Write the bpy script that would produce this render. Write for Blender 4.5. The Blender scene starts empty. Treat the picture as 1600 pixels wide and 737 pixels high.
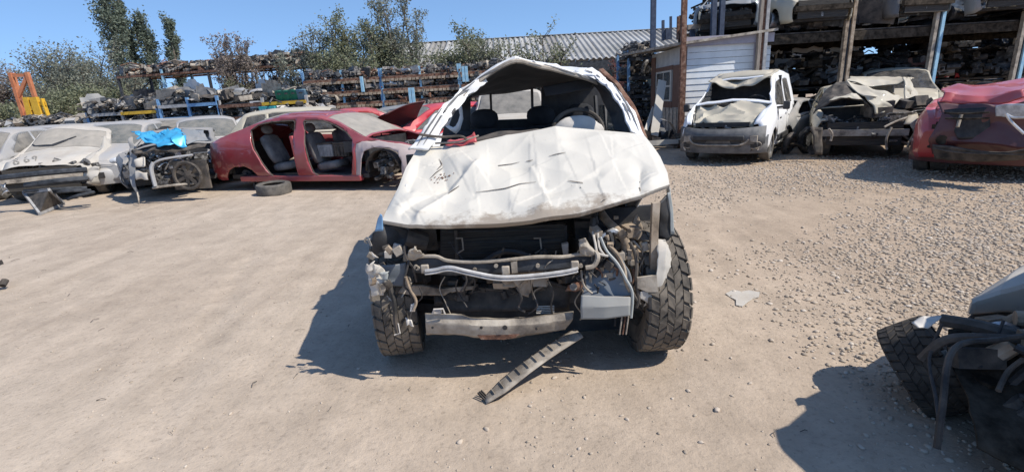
import bpy, bmesh, math, random
import numpy as np
from mathutils import Vector, Matrix, noise
from mathutils.bvhtree import BVHTree
R = math.radians
rnd = random.Random(7)
scn = bpy.context.scene
col = scn.collection

# ------------------------------------------------------------------ camera, sky, sun, exposure
FPX, CAMH = 760.0, 1.5
ROLL = R(3.3)
PITCH = math.atan(215.5 * math.cos(ROLL) / FPX)
cd = bpy.data.cameras.new('camera'); cam = bpy.data.objects.new('camera', cd); col.objects.link(cam)
scn.camera = cam
cd.sensor_width = 36; cd.lens = 36 * FPX / 1600; cd.clip_end = 3000; cd.clip_start = .05
_r = Vector((1, 0, 0)); _f = Vector((0, math.cos(PITCH), -math.sin(PITCH))); _u = Vector((0, math.sin(PITCH), math.cos(PITCH)))
rc = _r * math.cos(ROLL) - _u * math.sin(ROLL); uc = _r * math.sin(ROLL) + _u * math.cos(ROLL)
cam.matrix_world = Matrix(((rc.x, uc.x, -_f.x, 0), (rc.y, uc.y, -_f.y, 0), (rc.z, uc.z, -_f.z, CAMH), (0, 0, 0, 1)))
scn.render.resolution_x, scn.render.resolution_y = 1024, 471
scn.render.engine = 'CYCLES'

SUN = Vector((0.80, -0.33, 1.0)).normalized()          # towards the sun
w = bpy.data.worlds.new('World'); scn.world = w; w.use_nodes = True
wn = w.node_tree.nodes; wl = w.node_tree.links
sky = wn.new('ShaderNodeTexSky'); sky.sky_type = 'NISHITA'; sky.sun_disc = False
sky.sun_elevation = math.asin(SUN.z); sky.sun_rotation = math.atan2(SUN.x, SUN.y)
sky.air_density = 1.0; sky.dust_density = 0.2; sky.ozone_density = 3.2; sky.altitude = 300
tcw = wn.new('ShaderNodeTexCoord'); mpw = wn.new('ShaderNodeMapping'); mpw.inputs['Location'].default_value = (0, 0, .17); mpw.inputs['Scale'].default_value = (1, 1, .9)
nrw = wn.new('ShaderNodeVectorMath'); nrw.operation = 'NORMALIZE'
wl.new(tcw.outputs['Generated'], mpw.inputs[0]); wl.new(mpw.outputs[0], nrw.inputs[0]); wl.new(nrw.outputs[0], sky.inputs[0])
hsw = wn.new('ShaderNodeHueSaturation'); hsw.inputs['Saturation'].default_value = 1.06; hsw.inputs['Value'].default_value = 1.05
wl.new(sky.outputs[0], hsw.inputs['Color']); wl.new(hsw.outputs[0], wn['Background'].inputs[0]); wn['Background'].inputs[1].default_value = 0.15
sd = bpy.data.lights.new('sun', 'SUN'); sd.energy = 4.6; sd.angle = R(.53); sd.color = (1, .94, .85)
so = bpy.data.objects.new('sun', sd); col.objects.link(so)
so.rotation_euler = (-SUN).to_track_quat('-Z', 'Y').to_euler()
scn.view_settings.view_transform = 'Standard'; scn.view_settings.look = 'None'
scn.view_settings.exposure = 0.34; scn.view_settings.gamma = 1

# ------------------------------------------------------------------ modelling helpers
def ray(px, py):
    dx = px - 800; dy = 368.5 - py
    a = dx * math.cos(ROLL) + dy * math.sin(ROLL); b = -dx * math.sin(ROLL) + dy * math.cos(ROLL)
    return (_r * a + _f * FPX + _u * b).normalized()
def P(px, py, Y):
    d = ray(px, py); return Vector((0, 0, CAMH)) + d * (Y / d.y)
def G(px, py, z=0.0):
    d = ray(px, py); return Vector((0, 0, CAMH)) + d * ((z - CAMH) / d.z)

INV = {}
def thing(name, label, cat, loc=(0, 0, 0), rz=0, group=None, kind=None):
    o = bpy.data.objects.new(name, None); col.objects.link(o); o.empty_display_size = .2
    o.location = loc; o.rotation_euler = (0, 0, rz)
    INV[o.name] = (Matrix.Translation(Vector(loc)) @ Matrix.Rotation(rz, 4, 'Z')).inverted()
    tag(o, label, cat, group, kind); return o
def tag(o, label=None, cat=None, group=None, kind=None):
    if label: o['label'] = label
    if cat: o['category'] = cat
    if group: o['group'] = group
    if kind: o['kind'] = kind
    return o
def root_of(o):
    while o.parent: o = o.parent
    return o
def link_mesh(name, me, mat, parent=None, solid=0, label=None, off=-1):
    o = bpy.data.objects.new(name, me); col.objects.link(o)
    if mat is not None:
        for m in (mat if isinstance(mat, (list, tuple)) else [mat]): me.materials.append(m)
    if parent: o.parent = parent
    if solid:
        s = o.modifiers.new('s', 'SOLIDIFY'); s.thickness = solid; s.offset = off
    if label: o['label'] = label
    return o
def sharpen(bm, ang=33):
    for f in bm.faces: f.smooth = True
    a = R(ang)
    for e in bm.edges:
        if len(e.link_faces) == 2 and e.calc_face_angle(0) > a: e.smooth = False

class MB:
    def __init__(s): s.v = []; s.f = []
    def add(s, vs, fs):
        n = len(s.v); s.v += [tuple(v) for v in vs]; s.f += [tuple(i + n for i in f) for f in fs]; return s
    def box(s, c, d, rot=None):
        c = Vector(c); hx, hy, hz = d[0] / 2, d[1] / 2, d[2] / 2
        vs = [Vector((x, y, z)) for x in (-hx, hx) for y in (-hy, hy) for z in (-hz, hz)]
        if rot is not None: vs = [rot @ v for v in vs]
        return s.add([v + c for v in vs], [(0, 1, 3, 2), (4, 6, 7, 5), (0, 4, 5, 1), (2, 3, 7, 6), (0, 2, 6, 4), (1, 5, 7, 3)])
    def beam(s, a, b, w, h, up=(0, 0, 1)):
        a = Vector(a); b = Vector(b); d = (b - a).normalized(); up = Vector(up)
        if abs(d.dot(up)) > .95: up = Vector((0, 1, 0))
        x = d.cross(up).normalized(); y = x.cross(d).normalized()
        vs = [p + x * (i * w / 2) + y * (j * h / 2) for p in (a, b) for i, j in ((-1, -1), (1, -1), (1, 1), (-1, 1))]
        return s.add(vs, [(3, 2, 1, 0), (4, 5, 6, 7), (0, 1, 5, 4), (1, 2, 6, 5), (2, 3, 7, 6), (3, 0, 4, 7)])
    def cyl(s, a, b, r0, r1=None, n=12, caps=True):
        return s.tube([a, b], [r0, r0 if r1 is None else r1], n, caps)
    def tube(s, pts, r, n=8, caps=True):
        pts = [Vector(p) for p in pts]; k = len(pts)
        rs = r if isinstance(r, (list, tuple)) else [r] * k
        vs = []; fs = []; ref = None
        for i, p in enumerate(pts):
            d = (pts[min(i + 1, k - 1)] - pts[max(i - 1, 0)])
            if d.length < 1e-9: d = Vector((0, 0, 1))
            d.normalize()
            if ref is None:
                ref = d.orthogonal().normalized()
            else:
                ref = (ref - d * ref.dot(d))
                ref = ref.normalized() if ref.length > 1e-6 else d.orthogonal().normalized()
            y = d.cross(ref)
            for j in range(n):
                t = 2 * math.pi * j / n
                vs.append(p + (ref * math.cos(t) + y * math.sin(t)) * rs[i])
        for i in range(k - 1):
            for j in range(n):
                a = i * n + j; b = i * n + (j + 1) % n
                fs.append((a, b, b + n, a + n))
        if caps: fs.append(tuple(range(n - 1, -1, -1))); fs.append(tuple((k - 1) * n + j for j in range(n)))
        return s.add(vs, fs)
    def grid(s, rows, closed=False):
        nr = len(rows); nc = len(rows[0]); fs = []
        for i in range(nr - 1):
            for j in range(nc - 1 + (1 if closed else 0)):
                a = i * nc + j; b = i * nc + (j + 1) % nc
                fs.append((a, b, b + nc, a + nc))
        return s.add([v for r in rows for v in r], fs)
    def poly(s, pts, ext=None):
        n = len(pts); pts = [Vector(p) for p in pts]
        if ext is None: return s.add(pts, [tuple(range(n))])
        ext = Vector(ext)
        return s.add(pts + [p + ext for p in pts], [tuple(range(n)), tuple(range(2 * n - 1, n - 1, -1))] +
                     [(i, i + n, (i + 1) % n + n, (i + 1) % n) for i in range(n)])
    def mesh(s, name, inv=None, smooth=True, ang=33):
        bm = bmesh.new()
        vs = [bm.verts.new(inv @ Vector(v) if inv is not None else v) for v in s.v]
        for f in s.f:
            if len(set(f)) < 3: continue
            try: bm.faces.new([vs[i] for i in f])
            except ValueError: pass
        bmesh.ops.recalc_face_normals(bm, faces=bm.faces[:])
        if smooth: sharpen(bm, ang)
        me = bpy.data.meshes.new(name); bm.to_mesh(me); bm.free(); return me
    def build(s, name, mat, parent=None, solid=0, label=None, world=True, smooth=True, ang=33, bevel=0, off=-1):
        inv = INV[root_of(parent).name] if (parent is not None and world) else None
        o = link_mesh(name, s.mesh(name, inv, smooth, ang), mat, parent, solid, label, off)
        if bevel:
            b = o.modifiers.new('b', 'BEVEL'); b.width = bevel; b.segments = 2; b.limit_method = 'ANGLE'
        return o

def copy_tree(o, parent=None):
    c = o.copy(); col.objects.link(c); c.parent = parent
    for ch in o.children: copy_tree(ch, c)
    return c
def lerp(a, b, t): return a + (b - a) * t
def curve(pts, x):
    if x <= pts[0][0]: return pts[0][1]
    for i in range(len(pts) - 1):
        if x <= pts[i + 1][0]:
            t = (x - pts[i][0]) / (pts[i + 1][0] - pts[i][0] + 1e-9); return lerp(pts[i][1], pts[i + 1][1], t)
    return pts[-1][1]
def smooth_curve(pts, x, k=.06):
    return (curve(pts, x - k) + curve(pts, x) * 2 + curve(pts, x + k)) / 4
def chain(pts, n):
    """points interpolated along a polyline, n samples by arc length"""
    pts = [Vector(p) for p in pts]; ds = [0]
    for i in range(1, len(pts)): ds.append(ds[-1] + (pts[i] - pts[i - 1]).length)
    out = []
    for k in range(n):
        d = ds[-1] * k / (n - 1)
        i = max(j for j in range(len(ds) - 1) if ds[j] <= d + 1e-9)
        t = (d - ds[i]) / (ds[i + 1] - ds[i] + 1e-9); out.append(pts[i].lerp(pts[i + 1], min(t, 1)))
    return out
def bez(pts, n=10):
    """Catmull-Rom through points"""
    pts = [Vector(p) for p in pts]; q = [pts[0]] + pts + [pts[-1]]; out = []
    for i in range(1, len(q) - 2):
        for k in range(n):
            t = k / n; a, b, c, d = q[i - 1], q[i], q[i + 1], q[i + 2]
            out.append(.5 * ((2 * b) + (c - a) * t + (2 * a - 5 * b + 4 * c - d) * t * t + (-a + 3 * b - 3 * c + d) * t ** 3))
    out.append(pts[-1]); return out
def in_poly(x, y, poly):
    c = False; n = len(poly)
    for i in range(n):
        x1, y1 = poly[i]; x2, y2 = poly[(i + 1) % n]
        if (y1 > y) != (y2 > y) and x < (x2 - x1) * (y - y1) / (y2 - y1) + x1: c = not c
    return c
def cut_region(bm, poly, ax, pred):
    """score a polygon (in the plane of axes ax) into the faces where pred holds; return the faces inside it"""
    xs = [p[0] for p in poly]; ys = [p[1] for p in poly]; m = .04
    lo = (min(xs) - m, min(ys) - m); hi = (max(xs) + m, max(ys) + m)
    def cand():
        out = []
        for f in bm.faces:
            if not pred(f): continue
            fx = [v.co[ax[0]] for v in f.verts]; fy = [v.co[ax[1]] for v in f.verts]
            if max(fx) < lo[0] or min(fx) > hi[0] or max(fy) < lo[1] or min(fy) > hi[1]: continue
            out.append(f)
        return out
    for i in range(len(poly)):
        a = poly[i]; b = poly[(i + 1) % len(poly)]
        co = Vector((0, 0, 0)); no = Vector((0, 0, 0)); co[ax[0]], co[ax[1]] = a
        no[ax[0]], no[ax[1]] = -(b[1] - a[1]), b[0] - a[0]
        if no.length < 1e-6: continue
        no.normalize()
        ml = (min(a[0], b[0]) - .08, min(a[1], b[1]) - .08); mh = (max(a[0], b[0]) + .08, max(a[1], b[1]) + .08)
        fs = []
        for f in cand():
            fx = [v.co[ax[0]] for v in f.verts]; fy = [v.co[ax[1]] for v in f.verts]
            if max(fx) < ml[0] or min(fx) > mh[0] or max(fy) < ml[1] or min(fy) > mh[1]: continue
            fs.append(f)
        if not fs: continue
        es = list({e for f in fs for e in f.edges}); vs = list({v for f in fs for v in f.verts})
        bmesh.ops.bisect_plane(bm, geom=vs + es + fs, plane_co=co, plane_no=no, dist=1e-5)
    res = []
    for f in cand():
        c = f.calc_center_median()
        if in_poly(c[ax[0]], c[ax[1]], poly): res.append(f)
    return res
def split_off(bm, faces):
    nb = bmesh.new(); mp = {}
    for f in faces:
        vs = []
        for v in f.verts:
            if v not in mp: mp[v] = nb.verts.new(v.co)
            vs.append(mp[v])
        try: nb.faces.new(vs)
        except ValueError: pass
    bmesh.ops.delete(bm, geom=faces, context='FACES')
    return nb
def bm_obj(name, bm, mat, parent, solid=0, ang=35, label=None, free=True):
    bmesh.ops.recalc_face_normals(bm, faces=bm.faces[:])
    sharpen(bm, ang); me = bpy.data.meshes.new(name); bm.to_mesh(me)
    if free: bm.free()
    return link_mesh(name, me, mat, parent, solid, label)
def arc_poly(cx, cz, r, zlow, n=10):
    return [(cx - r * 1.0, zlow)] + [(cx - r * math.cos(math.pi * k / n), cz + r * math.sin(math.pi * k / n)) for k in range(n + 1)] + [(cx + r, zlow)]

# ------------------------------------------------------------------ materials
def nodes(name):
    m = bpy.data.materials.new(name); m.use_nodes = True; nt = m.node_tree
    return m, nt, nt.nodes['Principled BSDF'], nt.nodes, nt.links
def tex(N, L, scale, detail=4, rough=.6, typ='ShaderNodeTexNoise', obj=True, stretch=None):
    t = N.new(typ); t.inputs['Scale'].default_value = scale
    if typ == 'ShaderNodeTexNoise': t.inputs['Detail'].default_value = detail; t.inputs['Roughness'].default_value = rough
    tc = N.new('ShaderNodeTexCoord'); src = tc.outputs['Object' if obj else 'Generated']
    if stretch:
        mp = N.new('ShaderNodeMapping'); mp.inputs['Scale'].default_value = stretch; L.new(src, mp.inputs[0]); src = mp.outputs[0]
    L.new(src, t.inputs['Vector']); return t
def ramp(N, L, src, stops):
    r = N.new('ShaderNodeValToRGB'); e = r.color_ramp.elements
    while len(e) < len(stops): e.new(.5)
    for i, (p, c) in enumerate(stops):
        e[i].position = p; e[i].color = (*c, 1) if not isinstance(c, float) else (c, c, c, 1)
    L.new(src, r.inputs[0]); return r
def mixc(N, L, fac, a, b):
    m = N.new('ShaderNodeMix'); m.data_type = 'RGBA'
    for s, v in ((m.inputs[0], fac), (m.inputs[6], a), (m.inputs[7], b)):
        if hasattr(v, 'is_linked') or hasattr(v, 'links'): L.new(v, s)
        elif isinstance(v, (int, float)): s.default_value = v
        else: s.default_value = (*v, 1)
    return m.outputs[2]
def bump(N, L, bsdf, src, strength, dist=.02):
    b = N.new('ShaderNodeBump'); b.inputs['Strength'].default_value = strength; b.inputs['Distance'].default_value = dist
    L.new(src, b.inputs['Height'])
    if bsdf.inputs['Normal'].links: L.new(bsdf.inputs['Normal'].links[0].from_socket, b.inputs['Normal'])
    L.new(b.outputs[0], bsdf.inputs['Normal'])
DUST = (.36, .31, .25)
def paint(name, c, dust=.4, rough=.35, metal=0, scale=3, dcol=DUST, coat=.3, bmp=.05):
    """painted sheet metal under settled dust: dust gathers on faces that look upward"""
    m, nt, B, N, L = nodes(name)
    t = tex(N, L, scale, 6, .65); geo = N.new('ShaderNodeNewGeometry'); sp = N.new('ShaderNodeSeparateXYZ')
    L.new(geo.outputs['Normal'], sp.inputs[0])
    mr = N.new('ShaderNodeMapRange'); mr.inputs[1].default_value = -.2; mr.inputs[2].default_value = .9
    mr.inputs[3].default_value = dust * .55; mr.inputs[4].default_value = dust * 1.5; L.new(sp.outputs[2], mr.inputs[0])
    rp = ramp(N, L, t.outputs[0], [(.3, .45), (.7, 1.0)])
    mu = N.new('ShaderNodeMath'); mu.operation = 'MULTIPLY'; mu.use_clamp = True
    L.new(mr.outputs[0], mu.inputs[0]); L.new(rp.outputs[0], mu.inputs[1])
    cc = mixc(N, L, mu.outputs[0], c, dcol)
    t2 = tex(N, L, scale * 9, 5, .7); r2 = ramp(N, L, t2.outputs[0], [(.25, .0), (.33, 1.0)])
    cc = mixc(N, L, r2.outputs[0], tuple(x * .5 for x in c), cc)
    L.new(cc, B.inputs['Base Color'])
    mr2 = N.new('ShaderNodeMapRange'); mr2.inputs[3].default_value = rough; mr2.inputs[4].default_value = .85
    L.new(mu.outputs[0], mr2.inputs[0]); L.new(mr2.outputs[0], B.inputs['Roughness'])
    B.inputs['Metallic'].default_value = metal; B.inputs['Coat Weight'].default_value = coat * (1 - dust * .8)
    bump(N, L, B, t.outputs[0], bmp, .05)
    return m
def rough_mat(name, c1, c2, scale=8, rough=.8, metal=0, bmp=.3, c3=None, stretch=None, lo=.35, hi=.65, spec=.5):
    m, nt, B, N, L = nodes(name)
    t = tex(N, L, scale, 6, .65, stretch=stretch)
    st = [(lo, c1), (hi, c2)]
    if c3: st = [(lo, c1), ((lo + hi) / 2, c2), (hi, c3)]
    L.new(ramp(N, L, t.outputs[0], st).outputs[0], B.inputs['Base Color'])
    B.inputs['Roughness'].default_value = rough; B.inputs['Metallic'].default_value = metal
    B.inputs['Specular IOR Level'].default_value = spec
    bump(N, L, B, t.outputs[0], bmp, .02); return m
def glass(name, dust=.5, tint=(.1, .12, .12)):
    m, nt, B, N, L = nodes(name)
    t = tex(N, L, 5, 6, .6); B.inputs['Roughness'].default_value = .12
    B.inputs['Base Color'].default_value = (*tint, 1); B.inputs['Alpha'].default_value = .55
    d = N.new('ShaderNodeBsdfDiffuse'); d.inputs[0].default_value = (.33, .30, .26, 1)
    mx = N.new('ShaderNodeMixShader'); rp = ramp(N, L, t.outputs[0], [(.3, max(0., dust - .2)), (.7, min(1., dust + .2))])
    L.new(rp.outputs[0], mx.inputs[0]); L.new(B.outputs[0], mx.inputs[1]); L.new(d.outputs[0], mx.inputs[2])
    L.new(mx.outputs[0], N['Material Output'].inputs[0]); return m

M = {}
M['white'] = paint('white_paint', (.78, .78, .76), .28, .4)
M['white_clean'] = paint('white_paint_clean', (.8, .8, .8), .12, .4)
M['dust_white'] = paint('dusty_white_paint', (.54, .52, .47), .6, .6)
M['red'] = paint('dusty_red_paint', (.27, .008, .018), .27, .25, scale=2.5, dcol=(.36, .25, .23), coat=1)
M['bright_red'] = paint('bright_red_paint', (.55, .012, .03), .15, .3)
M['maroon'] = paint('maroon_paint', (.07, .006, .011), .15, .45)  # deepened so the red suv's front looks shaded
M['crimson'] = paint('crimson_hood_paint', (.44, .014, .022), .22, .3, coat=.8)
M['silver'] = paint('silver_paint', (.42, .43, .44), .5, .4, .2)
M['grey'] = paint('grey_paint', (.16, .18, .20), .5, .45)
M['dark'] = paint('dark_paint', (.025, .028, .035), .35, .5)
M['bluegrey'] = paint('blue_grey_paint', (.09, .13, .17), .35, .55)
M['beige'] = paint('beige_paint', (.48, .44, .33), .5, .55)
M['cyan'] = paint('cyan_foil_paint', (.01, .33, .60), .12, .3, .2)
M['teal_edge'] = paint('pale_blue_paint', (.33, .37, .37), .4, .6)
M['plate_grey'] = paint('dull_plate_paint', (.20, .225, .23), .45, .6)
M['rubber_shaded'] = rough_mat('shade_darkened_brown_rubber', (.025, .021, .017), (.085, .07, .054), 7, .9, 0, .25)  # brown rubber darkened in place of the foreground body's shadow on its tyre
M['bumper_grey'] = rough_mat('grey_bumper_plastic', (.075, .078, .082), (.17, .165, .16), 5, .75, 0, .1)
M['black'] = rough_mat('black_plastic', (.012, .012, .014), (.04, .038, .036), 10, .6, 0, .1)
M['dustyblack'] = rough_mat('dusty_black_plastic', (.020, .019, .018), (.12, .098, .078), 6, .85, 0, .15)
M['lining'] = rough_mat('grey_headliner_felt', (.035, .037, .042), (.055, .056, .06), 4, .95, 0, .1)
M['rubber'] = rough_mat('dusty_rubber', (.055, .052, .048), (.15, .135, .115), 9, .9, 0, .25)
M['rubber_brown'] = rough_mat('brown_dusty_rubber', (.06, .052, .043), (.19, .160, .125), 7, .92, 0, .25)  # dusty brown rubber of the pickup tyres
M['engine'] = rough_mat('greasy_metal', (.015, .014, .013), (.16, .15, .14), 14, .55, .4, .4, (.42, .41, .39), lo=.38, hi=.7)
M['alu'] = rough_mat('dull_aluminium', (.25, .25, .25), (.60, .60, .59), 12, .4, .75, .2)
M['chrome'] = rough_mat('bright_pipe_metal', (.48, .47, .45), (.74, .73, .70), 20, .38, .6, .05)
M['rust'] = rough_mat('rusty_steel', (.06, .028, .018), (.18, .088, .055), 11, .9, .1, .4, (.27, .18, .13))
M['brownmetal'] = rough_mat('dirt_covered_steel', (.11, .08, .055), (.31, .24, .17), 6, .9, 0, .4, (.42, .345, .265))
M['greymetal'] = rough_mat('grey_primered_steel', (.10, .085, .07), (.32, .275, .22), 7, .75, .05, .35, (.48, .43, .355), lo=.3, hi=.72)
M['darksteel'] = rough_mat('dark_steel', (.016, .019, .024), (.065, .070, .078), 8, .7, .2, .25)
M['grime_and_shade'] = rough_mat('oily_grime_and_rack_shade', (.014, .011, .008), (.075, .060, .045), 9, .95, 0, .4, spec=.15)  # oily grime; on the car rack it paints shade onto the steel
M['gloom'] = rough_mat('shade_darkened_scrap_metal', (.008, .008, .009), (.05, .048, .046), 10, .7, .2, .3, (.17, .165, .16), lo=.4, hi=.75)  # darker copy of the greasy metal, shade of the car rack put into colour
M['bluesteel'] = rough_mat('blue_rack_paint', (.09, .20, .38), (.18, .33, .50), 9, .6, 0, .1)
M['palesteel'] = rough_mat('pale_blue_rack_paint', (.20, .40, .55), (.36, .55, .66), 9, .6, 0, .1)
M['greysteel'] = rough_mat('grey_rack_paint', (.22, .22, .22), (.38, .37, .36), 9, .7, 0, .1)
M['navy'] = rough_mat('navy_post_paint', (.02, .03, .06), (.05, .07, .11), 9, .6, 0, .1)
M['yellow'] = rough_mat('yellow_beam_paint', (.50, .28, .02), (.66, .40, .03), 9, .6, 0, .1)
M['orange'] = rough_mat('orange_frame_paint', (.38, .12, .05), (.48, .19, .09), 5, .7, 0, .1)
M['green'] = rough_mat('green_bin_plastic', (.015, .16, .10), (.03, .24, .15), 4, .5, 0, .05)
M['tealbin'] = rough_mat('teal_crate_plastic', (.02, .20, .22), (.04, .28, .28), 4, .5, 0, .05)
M['binblue'] = rough_mat('grey_blue_bin_plastic', (.12, .22, .30), (.18, .30, .38), 4, .5, 0, .05)
M['wood'] = rough_mat('weathered_wood', (.16, .13, .105), (.33, .28, .23), 3, .9, 0, .3, stretch=(12, 12, 1))
M['brownboard'] = rough_mat('brown_board', (.09, .045, .03), (.18, .095, .065), 3, .8, 0, .2, stretch=(8, 8, 1))
M['siding'] = rough_mat('white_painted_siding', (.56, .57, .56), (.68, .69, .68), 2.2, .7, 0, .05)
M['sidingold'] = rough_mat('grey_painted_siding', (.30, .32, .33), (.44, .45, .45), 3, .8, 0, .1)
M['fascia'] = rough_mat('mauve_fascia_board', (.26, .24, .28), (.36, .33, .36), 3, .8, 0, .1)
M['tin'] = rough_mat('galvanised_roof_tin', (.24, .235, .215), (.34, .33, .31), .35, .7, .1, .02, (.40, .40, .385))
M['tinrust'] = rough_mat('dull_roof_tin', (.20, .185, .16), (.30, .28, .25), .6, .6, .1, .02)
M['seat'] = rough_mat('grey_seat_fabric', (.11, .10, .095), (.23, .21, .19), 5, .95, 0, .15)
M['darkseat'] = rough_mat('black_seat_fabric', (.012, .013, .016), (.03, .032, .036), 5, .95, 0, .1)
M['airbag'] = rough_mat('dusty_white_fabric', (.40, .37, .33), (.62, .58, .52), 4, .95, 0, .2)
M['glass'] = glass('dusty_glass', .30)
M['glass_mid'] = glass('streaky_dusty_glass', .5, (.05, .06, .06))
M['glass_dust'] = glass('thickly_dusted_glass', .86)
M['glass_dark'] = glass('dark_glass', .12, (.02, .025, .03))
M['lamp'] = rough_mat('cloudy_lamp_plastic', (.35, .36, .37), (.68, .69, .70), 10, .25, .1, .1)
M['fin'] = rough_mat('dark_radiator_fins', (.014, .014, .014), (.085, .075, .062), 3, .8, .2, .6, stretch=(1, 1, 60))
M['bark'] = rough_mat('bark', (.06, .05, .04), (.16, .13, .10), 6, .95, 0, .4)
M['wire'] = rough_mat('cable_black', (.02, .02, .02), (.07, .06, .055), 10, .7)
M['marker'] = rough_mat('grey_wax_marker', (.16, .15, .13), (.24, .22, .19), 30, .9)
M['dirt_marks'] = rough_mat('tear_edge', (.05, .04, .035), (.16, .13, .10), 30, .9)
def leaf_mat(name, c1, c2, tr=.4):
    m, nt, B, N, L = nodes(name)
    t = tex(N, L, 1.3, 3, .6); ri = N.new('ShaderNodeNewGeometry')
    c = ramp(N, L, ri.outputs['Random Per Island'], [(0, c1), (1, c2)])
    L.new(c.outputs[0], B.inputs['Base Color']); B.inputs['Roughness'].default_value = .7
    tl = N.new('ShaderNodeBsdfTranslucent'); L.new(c.outputs[0], tl.inputs[0])
    mx = N.new('ShaderNodeMixShader'); mx.inputs[0].default_value = tr
    L.new(B.outputs[0], mx.inputs[1]); L.new(tl.outputs[0], mx.inputs[2]); L.new(mx.outputs[0], N['Material Output'].inputs[0])
    return m
M['leaf'] = leaf_mat('dusty_green_leaf', (.12, .13, .095), (.29, .30, .235))
M['leaf_olive'] = leaf_mat('olive_leaf', (.12, .135, .07), (.29, .30, .19))
M['leaf_dry'] = leaf_mat('dry_brown_leaf', (.16, .13, .11), (.34, .28, .24))
M['leaf_dark'] = leaf_mat('dark_poplar_leaf', (.07, .095, .07), (.20, .235, .175))
M['leaf_red'] = leaf_mat('reddish_twig', (.14, .05, .05), (.26, .12, .11))
# ------------------------------------------------------------------ ground
def gravel_amount(x, y):
    """0..1 how stony the yard is: the right-hand side carries loose gravel"""
    n = noise.noise(Vector((x * .55, y * .4, 3.1))) * .5 + noise.noise(Vector((x * 1.7, y * 1.3, 7.7))) * .25
    a = (x - 1.35) / 2.2
    b = 1 - abs(y - (2.6 + .35 * (x - 1))) / (1.2 + .25 * max(x, 0))
    far = 1 - abs(y - 8.3) / 2.6
    v = max(min(a, b * 1.2), min((x - 2.0) / 2.5, far) * .8) + n * .8
    return max(0., min(1., v))
def gz(x, y):
    n = noise.noise(Vector((x * .35, y * .35, 0))) * .018 + noise.noise(Vector((x * 1.6, y * 1.6, 5))) * .006
    n += noise.noise(Vector((x * 6, y * 6, 2))) * .0035 * (1 + 2 * gravel_amount(x, y))
    tr = x + .35 * y
    n += (-.016 * (math.exp(-((tr + 1.1) / .12) ** 2) + math.exp(-((tr + 2.7) / .12) ** 2)) - .012 * (math.exp(-((x - 2.1 - .12 * y) / .13) ** 2) + math.exp(-((x - 3.7 - .12 * y) / .13) ** 2))) * (.6 + .5 * noise.noise(Vector((x * 3, y * 3, 8))))
    d = math.hypot(x, y)
    return n * (1 if d < 30 else max(0, 1 - (d - 30) / 20)) - .004
def axis(segs):
    out = []
    for a, b, n in segs: out += list(np.linspace(a, b, n, endpoint=False))
    return out + [segs[-1][1]]
xs = axis([(-900, -120, 8), (-120, -30, 12), (-30, -10, 30), (-10, -3, 60), (-3, 4, 130), (4, 11, 60), (11, 30, 24), (30, 120, 12), (120, 900, 8)])
ys = axis([(-200, -10, 6), (-10, 1, 14), (1, 5, 90), (5, 10, 60), (10, 18, 36), (18, 60, 24), (60, 300, 12), (300, 1800, 8)])
mb = MB(); mb.grid([[(x, y, gz(x, y)) for x in xs] for y in ys])
m, nt, B, N, L = nodes('packed_dirt')
tA = tex(N, L, .35, 5, .6); tB = tex(N, L, 3.5, 8, .7); tC = tex(N, L, 34, 6, .7)
tV = tex(N, L, 60, typ='ShaderNodeTexVoronoi')
base = ramp(N, L, tA.outputs[0], [(.35, (.40, .328, .258)), (.65, (.465, .39, .312))])
fine = ramp(N, L, tB.outputs[0], [(.3, (.78, .77, .76)), (.7, (1.08, 1.07, 1.06))])
tS = tex(N, L, 1.0, 5, .6, stretch=(2.6, .35, 1)); tS.inputs['Distortion'].default_value = .6; stk = ramp(N, L, tS.outputs[0], [(.35, (.88, .875, .87)), (.6, (1.04, 1.04, 1.04))])
ms = N.new('ShaderNodeMix'); ms.data_type = 'RGBA'; ms.blend_type = 'MULTIPLY'; ms.inputs[0].default_value = 1; L.new(base.outputs[0], ms.inputs[6]); L.new(stk.outputs[0], ms.inputs[7])
mm = N.new('ShaderNodeMix'); mm.data_type = 'RGBA'; mm.blend_type = 'MULTIPLY'; mm.inputs[0].default_value = 1
L.new(ms.outputs[2], mm.inputs[6]); L.new(fine.outputs[0], mm.inputs[7])
sp = ramp(N, L, tC.outputs[0], [(.32, (.72, .71, .70)), (.45, (1., 1., 1.)), (.7, (1.08, 1.07, 1.05))])
m2 = N.new('ShaderNodeMix'); m2.data_type = 'RGBA'; m2.blend_type = 'MULTIPLY'; m2.inputs[0].default_value = .9
L.new(mm.outputs[2], m2.inputs[6]); L.new(sp.outputs[0], m2.inputs[7])
# the gravelly side is browner
tc = N.new('ShaderNodeTexCoord'); sx = N.new('ShaderNodeSeparateXYZ'); L.new(tc.outputs['Object'], sx.inputs[0])
mr = N.new('ShaderNodeMapRange'); mr.inputs[1].default_value = -1; mr.inputs[2].default_value = 5; mr.inputs[3].default_value = 0; mr.inputs[4].default_value = 1
L.new(sx.outputs[0], mr.inputs[0])
m3 = mixc(N, L, mr.outputs[0], (1, 1, 1), (.86, .80, .73))
m4 = N.new('ShaderNodeMix'); m4.data_type = 'RGBA'; m4.blend_type = 'MULTIPLY'; m4.inputs[0].default_value = 1
L.new(m2.outputs[2], m4.inputs[6]); L.new(m3, m4.inputs[7])
L.new(m4.outputs[2], B.inputs['Base Color']); B.inputs['Roughness'].default_value = .95; B.inputs['Specular IOR Level'].default_value = .2
bump(N, L, B, tC.outputs[0], .35, .02); bump(N, L, B, tB.outputs[0], .35, .05)
ground = mb.build('ground', m, smooth=True, ang=80); tag(ground, 'pale packed dirt yard with tyre tracks and loose stones', kind='structure')

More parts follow.
